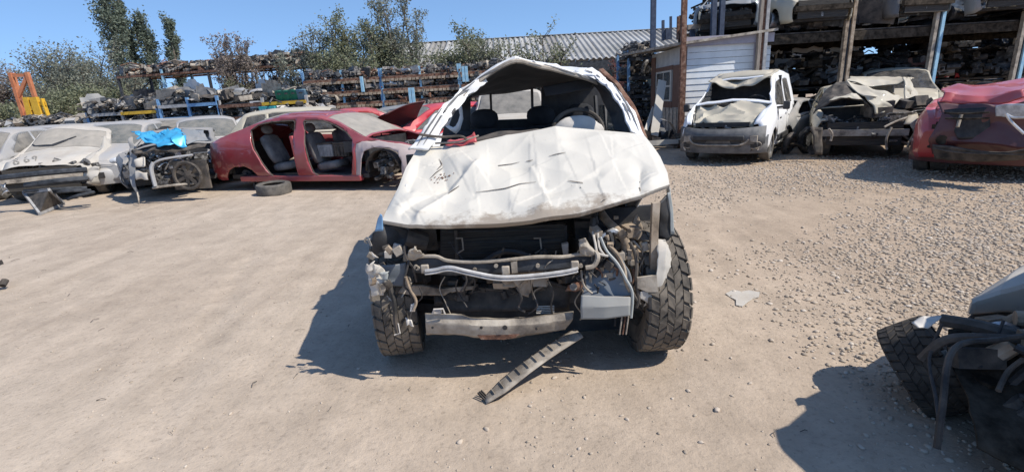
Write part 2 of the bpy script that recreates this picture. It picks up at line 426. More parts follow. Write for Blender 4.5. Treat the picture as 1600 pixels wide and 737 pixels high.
# loose stones as one merged mesh, individually shaped
def merged_rocks(name, pts, mats, seed):
    rs = np.random.RandomState(seed)
    t = (1 + 5 ** .5) / 2
    ico = np.array([(-1, t, 0), (1, t, 0), (-1, -t, 0), (1, -t, 0), (0, -1, t), (0, 1, t), (0, -1, -t), (0, 1, -t), (t, 0, -1), (t, 0, 1), (-t, 0, -1), (-t, 0, 1)], float) / 1.9
    fc = np.array([(0, 11, 5), (0, 5, 1), (0, 1, 7), (0, 7, 10), (0, 10, 11), (1, 5, 9), (5, 11, 4), (11, 10, 2), (10, 7, 6), (7, 1, 8), (3, 9, 4), (3, 4, 2), (3, 2, 6), (3, 6, 8), (3, 8, 9), (4, 9, 5), (2, 4, 11), (6, 2, 10), (8, 6, 7), (9, 8, 1)])
    n = len(pts); pts = np.array(pts)
    V = ico[None] * (1 + rs.uniform(-.28, .28, (n, 12, 1)))
    V = V * rs.uniform(.6, 1.35, (n, 1, 3)); V[:, :, 2] *= .6
    a = rs.uniform(0, 6.283, n); c, s = np.cos(a)[:, None], np.sin(a)[:, None]
    X = V[:, :, 0] * c - V[:, :, 1] * s; Y = V[:, :, 0] * s + V[:, :, 1] * c
    V = np.stack([X, Y, V[:, :, 2]], -1) * pts[:, None, 3:4] + pts[:, None, :3]
    F = (fc[None] + (np.arange(n) * 12)[:, None, None]).reshape(-1, 3)
    me = bpy.data.meshes.new(name); me.vertices.add(n * 12); me.vertices.foreach_set('co', V.reshape(-1))
    me.loops.add(len(F) * 3); me.loops.foreach_set('vertex_index', F.reshape(-1))
    me.polygons.add(len(F)); me.polygons.foreach_set('loop_start', np.arange(len(F)) * 3); me.polygons.foreach_set('loop_total', np.full(len(F), 3))
    me.update(calc_edges=True); return link_mesh(name, me, mats)
m, nt, B, N, L = nodes('yard_stone')
ri = N.new('ShaderNodeNewGeometry'); c = ramp(N, L, ri.outputs['Random Per Island'], [(0, (.30, .245, .19)), (.3, (.37, .31, .243)), (.85, (.42, .35, .28)), (1, (.50, .44, .37))])
L.new(c.outputs[0], B.inputs['Base Color']); B.inputs['Roughness'].default_value = .9; B.inputs['Specular IOR Level'].default_value = .2
M['stone'] = m
pts = []; gr = []
r = random.Random(3)
while len(gr) < 52000:
    y = 1.2 + 13 * r.random() ** 1.6; x = r.uniform(-.3, 1.5 + y * 1.15)
    a = gravel_amount(x, y)
    if r.random() > a: continue
    s = (.003 + .0135 * r.random() ** 3) * (1 + .06 * y)
    gr.append((x, y, gz(x, y) + s * .15, s))
while len(pts) < 14000:
    y = 1.2 + 13 * r.random() ** 1.7; x = r.uniform(-1.4 - y * 1.15, 1.4 + y * 1.15)
    s = (.002 + .0085 * r.random() ** 4) * (1 + .06 * y) * (.75 if x < 0 else 1.1)
    if r.random() < .5 + noise.noise(Vector((x * .8, y * .8, 9))) * .9 + (.02 if x > 0 else -.12): pts.append((x, y, gz(x, y) + s * .1, s))
tag(merged_rocks('gravel', gr, M['stone'], 1), 'loose pale gravel patch on the right side of the yard', 'gravel', kind='stuff')
tag(merged_rocks('pebbles', pts, M['stone'], 2), 'small pebbles scattered over the packed dirt', 'pebbles', kind='stuff')
# bigger single stones
first = None; k = 0
spots = [(828, 632), (718, 688), (866, 590), (1205, 533), (1235, 560), (1172, 600), (1120, 640), (1095, 690), (980, 655), (905, 700), (1262, 470), (1190, 500), (1330, 500), (1290, 520), (360, 645), (100, 466), (1142, 560), (1075, 610), (760, 668), (560, 575), (1300, 660), (1380, 640), (1345, 700)]
for px, py in spots:
    g = G(px, py); s = r.uniform(.007, .014)
    bm = bmesh.new(); bmesh.ops.create_icosphere(bm, subdivisions=2, radius=1)
    for v in bm.verts:
        n = noise.noise(v.co * 1.3 + Vector((k, 0, 0))) * .5; v.co = Vector((v.co.x * s * 1.5 * (1 + n), v.co.y * s * (1 + n), v.co.z * s * .75 * (1 + n)))
    o = bm_obj('stone', bm, M['stone'], None, ang=60); o.location = (g.x, g.y, gz(g.x, g.y) + s * .3); o.rotation_euler = (0, 0, r.uniform(0, 3))
    side = 'in the shaded gravel at lower right' if px > 1200 and py > 520 else 'on the gravel right of the pickup' if px > 1040 else 'in front of the pickup near the trim strip' if px > 540 else 'on the bare dirt at the left'
    tag(o, 'pale loose stone lying ' + side, 'stone', 'larger loose stones ' + side); k += 1
# twigs and shreds
mb = MB()
for i in range(110):
    y = 1.5 + 8 * r.random() ** 1.6; x = r.uniform(-1 - y, 1 + y); a = r.uniform(0, 3.14); l = r.uniform(.008, .035) * (1 + .05 * y)
    z = gz(x, y) + .006; d = Vector((math.cos(a), math.sin(a), 0)) * l
    mb.tube([Vector((x, y, z)) - d, Vector((x + r.uniform(-.01, .01), y, z + .008)), Vector((x, y, z)) + d], r.uniform(.001, .0022), 4)
tag(mb.build('twigs', M['bark']), 'thin dark twigs and shreds scattered on the dirt', 'twigs', kind='stuff')

# ------------------------------------------------------------------ vegetation
def leaf_quads(mb_v, mb_f, c, n, rad, size, rs, up=0):
    for _ in range(n):
        p = c + Vector((rs.gauss(0, rad), rs.gauss(0, rad), rs.gauss(0, rad * (1 + up))))
        d = Vector((rs.uniform(-1, 1), rs.uniform(-1, 1), rs.uniform(-.7, 1))).normalized()
        e = d.orthogonal().normalized(); e = Matrix.Rotation(rs.uniform(0, 6.28), 3, d) @ e
        s = size * rs.uniform(.6, 1.4); a = d * s; b = e * s * .55
        i = len(mb_v); mb_v += [p - a, p + b, p + a, p - b]; mb_f.append((i, i + 1, i + 2, i + 3))
def make_tree(name, label, cat, loc, h, w, style, nleaf, lsize, mat, seed, group=None, stems=9, crown_lo=.1):
    rs = random.Random(seed); t = thing(name, label, cat, loc, 0, group)
    tk = MB(); V = []; F = []; tips = []
    if style == 'column':
        tk.tube(bez([(0, 0, 0), (rs.uniform(-.2, .2), 0, h * .5), (0, 0, h * .97)], 4), [.022 * h * (1 - i / 9.5) + .02 for i in range(9)], 7)
        nb = 70
        for i in range(nb):
            z0 = h * lerp(crown_lo, .9, (i / nb) ** .9); a = rs.uniform(0, 6.28); L_ = w * .36 * (1 - .65 * max(0, (z0 / h - .55)) / .45) * rs.uniform(.7, 1.15)
            b0 = Vector((0, 0, z0)); b1 = b0 + Vector((math.cos(a) * L_, math.sin(a) * L_, L_ * rs.uniform(1.6, 3)))
            b1.z = min(b1.z, h * 1.02)
            tk.tube([b0, b0.lerp(b1, .5) + Vector((math.cos(a), math.sin(a), 0)) * L_ * .2, b1], [.05, .03, .012], 4, False)
            for q in (.35, .6, .8, 1): tips.append((b0.lerp(b1, q), .085 * w))
    else:
        for i in range(stems):
            a = rs.uniform(0, 6.28); lean = rs.uniform(.05, .5) * w; hh = h * rs.uniform(.6, 1.0) * (1 - .25 * lean / w)
            top = Vector((math.cos(a) * lean, math.sin(a) * lean, hh)); b = Vector((rs.uniform(-.12, .12) * w, rs.uniform(-.12, .12) * w, 0))
            mid = b.lerp(top, .5) + Vector((rs.uniform(-.1, .1), rs.uniform(-.1, .1), .03)) * w
            pl = bez([b, mid, top], 5); tk.tube(pl, [.013 * h * (1 - j / (len(pl))) + .008 for j in range(len(pl))], 5)
            for q in range(3, len(pl)):
                fr = q / (len(pl) - 1)
                if fr < crown_lo: continue
                for s_ in range(3):
                    a2 = rs.uniform(0, 6.28); d = Vector((math.cos(a2), math.sin(a2), rs.uniform(.3, 1.4))) * w * .15 * (1.15 - fr * .5) * rs.uniform(.6, 1.5)
                    e = pl[q] + d; tk.tube([pl[q], pl[q].lerp(e, .55) + Vector((0, 0, -.02 * w)), e], [.02, .012, .005], 4, False)
                    for u in (.5, .8, 1.05): tips.append((pl[q].lerp(e, u), .033 * w * (1.3 - fr * .5)))
    per = max(1, int(nleaf * .72) // len(tips))
    for c, rad in tips:
        if rs.random() < .2: continue
        leaf_quads(V, F, c, int(per * rs.uniform(.4, 1.7)) + 1, rad, lsize, rs, .3)
    me = bpy.data.meshes.new('crown'); me.from_pydata([tuple(v) for v in V], [], F); me.update()
    link_mesh('trunk', tk.mesh('trunk'), M['bark'], t); link_mesh('crown', me, M[mat] if isinstance(mat, str) else mat, t); return t
def gp(px, Y): p = P(px, 150, Y); return (p.x, Y, 0)
pop = 'poplars standing against the sky'
for px, Y, h, w_, s, lb in ((204, 58, 17.5, 3.5, 1, 'tallest and broadest dark poplar, leftmost of the poplars'), (222, 60, 15.3, 1.9, 5, 'slim poplar squeezed against the broad tallest poplar'), (246, 60, 13.4, 2.7, 2, 'middle poplar with pointed top right of the tallest one'), (288, 60, 12.8, 2.2, 3, 'slender leaning poplar standing alone to the right')):
    t = make_tree('poplar_tree', lb, 'tree', gp(px, Y), h, w_, 'column', 19000 if w_ > 3 else 12500, .125, 'leaf_dark', s, pop)
    t.rotation_euler = (0, 0, 0)
bl = [(8, 34, 5.6, 5, 'leaf_dry', 'sparse brownish tree at the left edge behind the orange frame'), (62, 36, 5.8, 6, 'leaf', 'grey-green bushy tree behind the orange and yellow frame'),
      (105, 35, 6.0, 6.0, 'leaf', 'bushy tree between the orange frame and the poplars'), (140, 33, 6.0, 5.5, 'leaf', 'dense grey-green tree just left of the poplars'), (178, 32, 4.6, 4.6, 'leaf', 'lower bush at the foot of the tallest poplar'),
      (88, 27, 2.9, 4.5, 'leaf_olive', 'low olive bush in front of the grey-green trees'), (35, 26, 2.6, 3.5, 'leaf_olive', 'low olive bush behind the yellow frame at far left'), (150, 28, 3.0, 4.0, 'leaf_olive', 'low olive bush left of the scrap racks')]
for i, (px, Y, h, w_, m_, lb) in enumerate(bl):
    make_tree('bushy_tree', lb, 'tree', gp(px, Y), h, w_, 'bush', 19000, .066, m_, 20 + i, 'bushy trees at the left edge of the yard', 16, .15)
md = [(372, 25, 5.3, 2.6, 'leaf_dry', 'spindly brownish tree behind the blue and grey rack', 4200), (372, 24, 3.0, 2.4, 'leaf_olive', 'low leafy shoots at the foot of the spindly brown tree', 2200), (428, 26, 4.8, 1.8, 'leaf_dry', 'thin wispy dry tree right of the spindly brown tree', 1500),
      (500, 24, 5.0, 3.6, 'leaf', 'leafy tree at the left end of the middle tree row', 6500), (545, 24, 5.4, 3.6, 'leaf_olive', 'leafy tree second from left in the middle row', 7500),
      (590, 23.5, 5.7, 3.4, 'leaf_olive', 'broad green tree in the middle row beneath tallest twigs', 7500), (628, 24, 6.3, 3.2, 'leaf', 'tallest tree of the middle row with upright twigs', 7000),
      (560, 22.5, 3.6, 4.2, 'leaf_olive', 'low dense olive bush in front of the middle trees', 6000), (655, 22, 3.7, 3.2, 'leaf_olive', 'low olive bush at the right end of the middle trees', 4500),
      (740, 21, 4.5, 3.0, 'leaf_olive', 'rounded green tree standing before the tin roof', 6000), (700, 21.5, 3.3, 2.6, 'leaf_olive', 'low bush left of the rounded tree by the tin roof', 3500), (770, 20.5, 3.5, 2.6, 'leaf', 'grey-green bush right of the rounded tree', 3300),
      (835, 20, 3.75, 3.3, 'leaf_olive', 'sparse feathery shrub in front of the tin roof', 3000), (965, 21, 2.9, 1.2, 'leaf_red', 'reddish bare bush beside the dark stack of parts', 2000), (1150, 24, 5.5, 2.5, 'leaf_dry', 'bare greyish tree rising above the white shed', 1200)]
for i, (px, Y, h, w_, m_, lb, nl) in enumerate(md):
    make_tree('leafy_tree' if h > 4 else 'leafy_bush', lb, 'tree' if h > 4 else 'bush', gp(px, Y), h, w_, 'bush', int(nl * 3.0), .048, m_, 50 + i, None, 14, .2)
# ------------------------------------------------------------------ vehicles: shared builders
def wheel(parent, c, axis_, r=.31, w_=.2, mat='rubber', rim=True, flat=0.0, rimmat='alu', world=False):
    """tyre (> rim) around centre c, axle direction axis_"""
    c = Vector(c); ax = Vector(axis_).normalized(); u = ax.orthogonal().normalized(); v = ax.cross(u)
    prof = [(.62, -.38), (.66, -.5), (.85, -.52), (.96, -.46), (1, -.3), (1, 0), (1, .3), (.96, .46), (.85, .52), (.66, .5), (.62, .38)]
    rows = []; n = 32
    for k in range(n):
        a = 2 * math.pi * k / n; d = u * math.cos(a) + v * math.sin(a)
        rows.append([c + d * (r * q * (1 + (.012 if (k % 2 and q > .9) else 0))) + ax * (w_ * t) for q, t in prof])
    rows.append(rows[0]); mb = MB(); mb.grid(rows)
    ty = mb.build('tyre', M[mat], parent, world=world, ang=28)
    if rim:
        m2 = MB(); R1 = r * .62
        m2.tube([c - ax * w_ * .38, c + ax * w_ * .38], R1 * 1.0, 20, False)
        m2.cyl(c - ax * w_ * .1, c + ax * w_ * .36, R1 * .22, n=10)
        for sgn in (-1, 1):
            for k in range(5):
                a = 2 * math.pi * k / 5 + .3; d = u * math.cos(a) + v * math.sin(a)
                m2.beam(c + d * R1 * .15 + ax * w_ * .33 * sgn, c + d * R1 * .99 + ax * w_ * .30 * sgn, R1 * .30, .02, up=ax)
        m2.cyl(c - ax * .01, c + ax * .01, R1 * .97, n=20)
        m2.build('rim', M[rimmat], ty, world=world)
    return ty
def clutter(parent, name, mat, lo, hi, n, seed, hoses=6, world=False, big=1.0):
    """engine-bay parts: blocks, covers, pulleys and hoses filling a box"""
    rs = random.Random(seed); mb = MB(); lo = Vector(lo); hi = Vector(hi)
    def pt(): return Vector([rs.uniform(lo[i], hi[i]) for i in range(3)])
    for i in range(n):
        c = pt(); k = rs.random(); s = rs.uniform(.05, .17) * big
        if k < .5: mb.box(c, (s * rs.uniform(.5, 1.8), s * rs.uniform(.5, 1.8), s * rs.uniform(.4, 1.2)), Matrix.Rotation(rs.uniform(-.4, .4), 3, 'Z') @ Matrix.Rotation(rs.uniform(-.4, .4), 3, 'X'))
        elif k < .8:
            d = Vector((rs.uniform(-1, 1), rs.uniform(-1, 1), rs.uniform(-.5, 1))).normalized() * s; mb.cyl(c - d * .5, c + d * .5, s * .45, s * .38, 10)
        else: mb.tube(bez([pt().lerp(c, .7), c, pt().lerp(c, .7)], 3), s * .16, 6)
    o = mb.build(name, M[mat], parent, world=world); o['kind'] = 'stuff'
    for i in range(hoses):
        a, b = pt(), pt(); mid = (a + b) / 2 + Vector((0, 0, rs.uniform(0, .12)))
        MB().tube(bez([a, mid, b], 5), rs.uniform(.008, .022), 7).build('hose', M[rs.choice(['wire', 'black', 'alu', 'black'])], parent, world=world)
    return o
def seat(parent, c, mat='seat', yaw=0, s=1, world=False, recline=.25, head=True):
    """seat_cushion, backrest, headrest; faces +x locally"""
    c = Vector(c); rot = Matrix.Rotation(yaw, 3, 'Z')
    def part(name, ctr, d, tilt, bev):
        bm = bmesh.new(); bmesh.ops.create_cube(bm, size=1)
        bmesh.ops.subdivide_edges(bm, edges=bm.edges[:], cuts=3, use_grid_fill=True)
        for v in bm.verts:
            q = v.co * 2; f = 1 / (abs(q.x) ** 5 + abs(q.y) ** 5 + abs(q.z) ** 5) ** .2 * (1 if name != 'headrest' else .5 + .5 / max(.6, q.length)) if q.length > .99 else 1
            p = Vector((v.co.x * d[0], v.co.y * d[1], v.co.z * d[2])) * f
            p = Matrix.Rotation(tilt, 3, 'Y') @ p + Vector(ctr); v.co = rot @ (p * s) + c
        if world:
            inv = INV[root_of(parent).name]
            for v in bm.verts: v.co = inv @ v.co
        o = bm_obj(name, bm, M[mat], parent, ang=70); return o
    part('seat_cushion', (0, 0, 0), (.5, .5, .16), -.12, .05)
    part('backrest', (-.30, 0, .33), (.14, .48, .62), -recline, .05)
    if head: part('headrest', (-.42, 0, .72), (.1, .27, .19), -recline, .04)

PROF = {
 'hatch': dict(L=4.0, W=1.68, top=[(0, .60), (.08, .70), (.35, .80), (1.0, .92), (1.08, .95), (1.80, 1.36), (2.1, 1.43), (2.8, 1.45), (3.4, 1.40), (3.92, .98), (4.0, .78)],
               belt=[(0, .58), (.3, .70), (1.0, .86), (3.4, .96), (4.0, .76)], wind=(1.10, 1.88), rear=(3.42, 3.9), roof=(1.88, 3.4),
               win=[[(1.45, .93), (2.0, 1.32), (2.38, 1.36), (2.38, .93)], [(2.46, .93), (2.46, 1.36), (3.1, 1.34), (3.38, 1.0), (3.2, .95)]]),
 'sedan': dict(L=4.5, W=1.74, top=[(0, .58), (.08, .68), (.35, .78), (1.1, .93), (1.2, .96), (2.0, 1.38), (2.3, 1.44), (2.9, 1.44), (3.3, 1.38), (4.0, 1.05), (4.4, 1.0), (4.5, .8)],
               belt=[(0, .56), (.3, .68), (1.1, .86), (3.8, .96), (4.3, .96), (4.5, .78)], wind=(1.22, 2.05), rear=(3.35, 4.0), roof=(2.05, 3.3),
               win=[[(1.6, .93), (2.2, 1.31), (2.62, 1.35), (2.62, .94)], [(2.70, .94), (2.70, 1.35), (3.2, 1.31), (3.7, 1.04), (3.6, .97)]]),
 'suv': dict(L=4.4, W=1.82, top=[(0, .70), (.08, .88), (.35, 1.0), (1.05, 1.08), (1.15, 1.12), (1.8, 1.58), (2.1, 1.66), (3.2, 1.68), (3.9, 1.60), (4.3, 1.1), (4.4, .9)],
             belt=[(0, .70), (.3, .86), (1.0, 1.02), (3.9, 1.1), (4.4, .88)], wind=(1.18, 1.86), rear=(3.93, 4.28), roof=(1.86, 3.9),
             win=[[(1.5, 1.08), (2.05, 1.54), (2.5, 1.58), (2.5, 1.09)], [(2.58, 1.09), (2.58, 1.58), (3.3, 1.58), (3.3, 1.1)], [(3.38, 1.1), (3.38, 1.57), (3.8, 1.52), (3.95, 1.15)]]),
 'van': dict(L=3.9, W=1.70, top=[(0, .62), (.07, .80), (.3, .92), (.78, 1.10), (.86, 1.14), (1.45, 1.62), (1.75, 1.72), (2.6, 1.76), (3.7, 1.72), (3.85, 1.5), (3.9, 1.0)],
             belt=[(0, .62), (.25, .80), (.8, 1.0), (3.7, 1.05), (3.9, .95)], wind=(.90, 1.55), rear=(3.74, 3.86), roof=(1.55, 3.7),
             win=[[(1.12, 1.06), (1.62, 1.53), (2.12, 1.57), (2.12, 1.04)], [(2.25, 1.06), (2.25, 1.57), (3.0, 1.57), (3.0, 1.06)]]),
}
def shell(pr, nx=44, crown=.045, hwfun=None, zl=.22):
    """body surface as a grid of stations (front s=0 .. rear s=L) by ring points; local x = L/2 - s"""
    L_, W = pr['L'], pr['W']; ss = sorted(set([round(L_ * k / nx, 4) for k in range(nx + 1)] + [round(p[0], 4) for p in pr['top']] + list(pr['wind']) + list(pr['rear'])))
    rows = []
    for s in ss:
        e = min(s, L_ - s); f = 1 - .20 * max(0, 1 - e / .5) ** 2.2
        hw = W / 2 * f; zt = smooth_curve(pr['top'], s); zb = min(smooth_curve(pr['belt'], s), zt - .02)
        low = zl + .08 * max(0, 1 - e / .35) ** 2; cab = max(0, min(1, (zt - zb - .08) / .3))
        rw = lerp(hw * .90, hw * .76, cab); crn = crown
        ring = [(hw * .93, low), (hw * .985, lerp(low, zb, .22)), (hw * 1.0, lerp(low, zb, .5)), (hw * 1.0, lerp(low, zb, .78)), (hw * .965, zb),
                (lerp(hw * .955, rw, .33), lerp(zb, zt - .05 * cab, .33)), (lerp(hw * .955, rw, .68), lerp(zb, zt - .05 * cab, .68)), (rw, zt - .05 * cab),
                (rw - .07, zt - .012), (rw * .66, zt + crn * .55), (rw * .33, zt + crn * .9), (0, zt + crn)]
        full = [(y, z) for y, z in ring] + [(-y, z) for y, z in ring[-2::-1]]
        rows.append([Vector((L_ / 2 - s, y, z)) for y, z in full])
    bm = bmesh.new(); vr = [[bm.verts.new(p) for p in r] for r in rows]; n = len(rows[0])
    for i in range(len(vr) - 1):
        for j in range(n - 1): bm.faces.new((vr[i][j], vr[i][j + 1], vr[i + 1][j + 1], vr[i + 1][j]))
    for vv in (vr[0], vr[-1]):
        for j in range(n // 2 - 1):
            bm.faces.new((vv[j], vv[j + 1], vv[n - 2 - j], vv[n - 1 - j]))
        bm.faces.new((vv[n // 2 - 1], vv[n // 2], vv[n // 2 + 1]))
    bmesh.ops.recalc_face_normals(bm, faces=bm.faces[:]); return bm
def crumple(amp, freq=2.0, seed=0, mask=None, dz=0.0, ridge=.5):
    def fn(p):
        k = 1 if mask is None else mask(p)
        if k <= 0: return p
        q = p * freq + Vector((seed, seed * 1.7, seed * .3)); n1 = noise.noise_vector(q); n2 = noise.noise_vector(q * 2.7)
        rg = 1 - 2 * abs(noise.noise(q * 1.6 + Vector((9, 0, 0))))
        return p + (n1 + n2 * .45) * amp * k + Vector((0, 0, (rg - .5) * amp * ridge + dz)) * k
    return fn
def side_pred(ymin): return lambda f: abs(f.calc_center_median().y) > ymin and abs(f.normal.y) > .25
def generic_car(name, label, cat, x, y, head, kind='hatch', mat='silver', group=None, z=0, deform=None, bumper=True, hood='on', wheels=True, glassy='glass', roofmat=None,
                wmat=None, seed=1, scale=(1, 1, 1), lamps=True, nwheel=4, bmat=None, doors=True):
    pr = PROF[kind]; L_, W = pr['L'], pr['W']; t = thing(name, label, cat, (x, y, z), head, group)
    bm = shell(pr)
    if kind == 'sedan' or True: bmesh.ops.subdivide_edges(bm, edges=[e for e in bm.edges if e.calc_length() > .19], cuts=1)
    X = lambda s: L_ / 2 - s
    def extr(poly, ax, pred, nm, mt, solid=.006):
        fs = cut_region(bm, poly, ax, pred)
        if not fs: return
        nb = split_off(bm, fs)
        if deform:
            for v in nb.verts: v.co = deform(v.co)
        if mt is None: nb.free(); return
        return bm_obj(nm, nb, mt, t, solid)
    wr = .34 if kind in ('hatch', 'sedan', 'van') else .38
    for s in (.78, L_ - .82):
        f = cut_region(bm, arc_poly(X(s), .31, wr, .05), (0, 2), side_pred(W * .33)); bmesh.ops.delete(bm, geom=f, context='FACES')
    for sgn in (1, -1):
        for wp in pr['win']:
            ws = extr([(X(a), b) for a, b in wp], (0, 2), lambda f, q=sgn: f.calc_center_median().y * q > W * .30 and abs(f.normal.y) > .25, 'side_window', M[wmat or glassy] if (wmat or glassy) else None)
    ww = W * .5 * .74
    a, b = pr['wind']; extr([(X(a), ww * 1.1), (X(b), ww * .93), (X(b), -ww * .93), (X(a), -ww * 1.1)], (0, 1), lambda f: f.normal.z > .2 and f.calc_center_median().z > .8, 'windshield', M[glassy] if glassy else None)
    a, b = pr['rear']; extr([(X(a + .04), ww * .92), (X(b - .02), ww * 1.0), (X(b - .02), -ww * 1.0), (X(a + .04), -ww * .92)], (0, 1), lambda f: f.normal.z > .05 and f.calc_center_median().z > .8, 'rear_window', M[glassy] if glassy else None)
    if doors:
        z0 = .30; a0 = pr['wind'][0] + .12; mid_s = pr['win'][1][0][0] - .04; e0 = min(L_ - 1.28, pr['win'][-1 if kind == 'suv' else 1][2][0] + .35)
        for s0, s1 in ((a0, mid_s), (mid_s + .03, e0)):
            zb0, zb1 = smooth_curve(pr['belt'], s0), smooth_curve(pr['belt'], s1)
            poly = [(X(s0), z0 + .02), (X(s0), zb0 - .03), (X(s1), zb1 - .03), (X(s1), z0 + .28 if s1 > L_ - 1.5 else z0), (X(s0) - .05, z0)]
            if s1 - s0 < .4: continue
            for sgn in (1, -1):
                fs = cut_region(bm, poly, (0, 2), lambda f, q=sgn: f.calc_center_median().y * q > W * .30 and abs(f.normal.y) > .25)
                if not fs: continue
                nb = split_off(bm, fs); cx = X((s0 + s1) / 2); cz = (z0 + zb0) / 2
                for v in nb.verts:
                    v.co.x = cx + (v.co.x - cx) * .978; v.co.z = cz + (v.co.z - cz) * .968
                    if deform: v.co = deform(v.co)
                dr = bm_obj('door', nb, M[mat], t, .02)
                hx_ = X(s1 - .16); MB().box((hx_, sgn * (W / 2 + .012), min(zb0, zb1) - .13), (.16, .03, .028)).build('handle', M[mat if seed % 2 else 'dustyblack'], dr, world=False)
    hp = [(X(.08), W * .34), (X(pr['wind'][0] - .06), W * .43), (X(pr['wind'][0] - .06), -W * .43), (X(.08), -W * .34)]
    hpred = lambda f: f.normal.z > .4
    if hood == 'on': extr(hp, (0, 1), hpred, 'hood', M[mat], .012)
    elif hood == 'off': extr(hp, (0, 1), hpred, 'hood', None)
    if hood == 'off' or not bumper:
        fs = [f for f in bm.faces if f.calc_center_median().x > L_ / 2 - .12 and abs(f.normal.x) > .35]; bmesh.ops.delete(bm, geom=fs, context='FACES')
    if roofmat:
        rf = extr([(X(pr['roof'][0] + .05), W * .33), (X(pr['roof'][1] - .05), W * .33), (X(pr['roof'][1] - .05), -W * .33), (X(pr['roof'][0] + .05), -W * .33)], (0, 1), lambda f: f.normal.z > .7, 'roof', M[roofmat], .012)
    if deform:
        for v in bm.verts: v.co = deform(v.co)
    bm_obj('body', bm, M[mat], t, .022)
    hr = W * .5
    mb = MB(); mb.box((X(L_ * .5), 0, .26), (L_ * .86, W * .86, .06)); mb.box((X(pr['wind'][0] + .05), 0, .62), (.06, W * .84, .64)); mb.box((X(pr['wind'][0] + .25), 0, .84), (.38, W * .80, .16))
    mb.build('cabin_floor', M['black'], t, world=False)
    for yy in (-.38, .38): seat(t, (X(pr['wind'][1] + .45), yy, .5), 'darkseat')
    if glassy is None: MB().box((X(pr['roof'][1] - .25), 0, pr['top'][5][1] * .62), (.04, W * .70, .8)).build('dark_backing_sheet', M['black'], t, world=False)  # black sheet added so a cabin without glass looks dark inside
    MB().box((X(pr['roof'][1] - .55), 0, .62), (.2, W * .76, .6), Matrix.Rotation(-.2, 3, 'Y')).build('rear_seat', M['darkseat'], t, world=False, bevel=.04)
    if hood == 'off' or not bumper:
        clutter(t, 'engine', 'engine', (X(.85), -W * .36, .35), (X(.1), W * .36, .78), 46, seed, 5)
        MB().box((X(.06), 0, .48), (.05, W * .7, .42)).build('radiator', M['fin'], t, world=False)
        MB().beam((X(.02), -W * .40, .5), (X(.02), W * .40, .5), .09, .12).build('bumper_beam', M['grime_and_shade' if name == 'stacked_wreck' else 'greymetal'], t, world=False)
    if bumper:
        mb = MB(); rows = []
        for k in range(15):
            yy = lerp(-W * .49, W * .49, k / 14); c = (abs(yy) / (W * .49)) ** 3
            rows.append([(X(-.05 + .32 * c), yy, .56), (X(-.09 + .32 * c), yy, .5), (X(-.10 + .32 * c), yy, .36), (X(-.04 + .30 * c), yy, .22), (X(.05 + .3 * c), yy, .2)])
        mb.grid(rows); o = mb.build('bumper', M[bmat or mat], t, .01, world=False)
        MB().box((X(-.095), 0, .42), (.03, W * .5, .12)).build('grille', M['black'], t, world=False)
    if lamps and (bumper):
        for sgn in (1, -1):
            bm2 = bmesh.new(); bmesh.ops.create_uvsphere(bm2, u_segments=12, v_segments=8, radius=1)
            for v in bm2.verts: v.co = Vector((X(.13) + v.co.x * .12 - abs(v.co.y) * 0, sgn * W * .38 + v.co.y * .17, pr['top'][1][1] - .02 + v.co.z * .075))
            bm_obj('headlight', bm2, M['lamp'], t)
    if wheels:
        k = 0
        for s in (.78, L_ - .82):
            for sgn in (1, -1):
                if k < nwheel: wheel(t, (X(s), sgn * (hr - .13), .30), (0, 1, 0), .30 if kind != 'suv' else .34, .19)
                k += 1
    if scale != (1, 1, 1): t.scale = scale
    return t

def dent_mask(x0, x1): return lambda p: max(0, min(1, (p.x - x0) / (x1 - x0)))

# rows of parked cars behind the first line
PI = math.pi
bk = 'cars parked in rows behind the front line'
def at(px, Y): p = P(px, 170, Y); return p.x, p.y
def bcar(px, Y, head, kind, mat, label, **k):
    x, y = at(px, Y); return generic_car('parked_car', label, 'car', x, y, R(head), kind, mat, bk, **k)
bcar(-40, 11.6, -75, 'hatch', 'silver', 'pale silver car cut by the left edge behind the white hatchback', glassy='glass_mid')
bcar(62, 13.4, -80, 'hatch', 'silver', 'dusty silver car whose roof shows just above the white hatchback numbered 869', glassy='glass_mid')
bcar(175, 12.2, -75, 'hatch', 'silver', 'silver car with dark side glass between white hatchback and blue-hooded wreck')
bcar(140, 15.6, -80, 'sedan', 'silver', 'long silver sedan roof behind the first two silver cars', glassy='glass_dark')
bcar(262, 13.6, -70, 'sedan', 'grey', 'dusty grey car behind the blue-hooded wreck', glassy='glass_mid')
bcar(318, 12.8, -60, 'hatch', 'silver', 'pale silver hatchback with arched window left of the red sedan', glassy='glass')
bcar(40, 16.5, -80, 'hatch', 'grey', 'grey dusty car far back at the left below the orange frame', glassy='glass_dark')
bcar(235, 16.2, -80, 'hatch', 'white', 'white car roof in the back row left of the yellow beam', glassy='glass_dark')
bcar(398, 14.0, 185, 'sedan', 'white', 'white roof showing above the tail of the red sedan', glassy='glass')
bcar(500, 13.3, 10, 'suv', 'beige', 'dusty beige car roof behind the red sedan roof', glassy='glass_dark', scale=(1, 1, .92))
bcar(575, 14.4, 20, 'sedan', 'crimson', 'dark red dusty car between beige roof and opened hood', glassy='glass_mid')
t = bcar(672, 15.2, 0, 'hatch', 'bluegrey', 'blue-grey car half hidden behind the bright red car', glassy='glass_mid')
bcar(798, 11.6, -92, 'suv', 'dust_white', 'dusty white car seen through the cabin of the white pickup', glassy='glass_mid')
bcar(-60, 15, -80, 'hatch', 'white', 'white car at the far left edge of the back row')
def squash(zc): return lambda p: Vector((p.x, p.y, p.z if p.z < zc else zc + (p.z - zc) * .6))

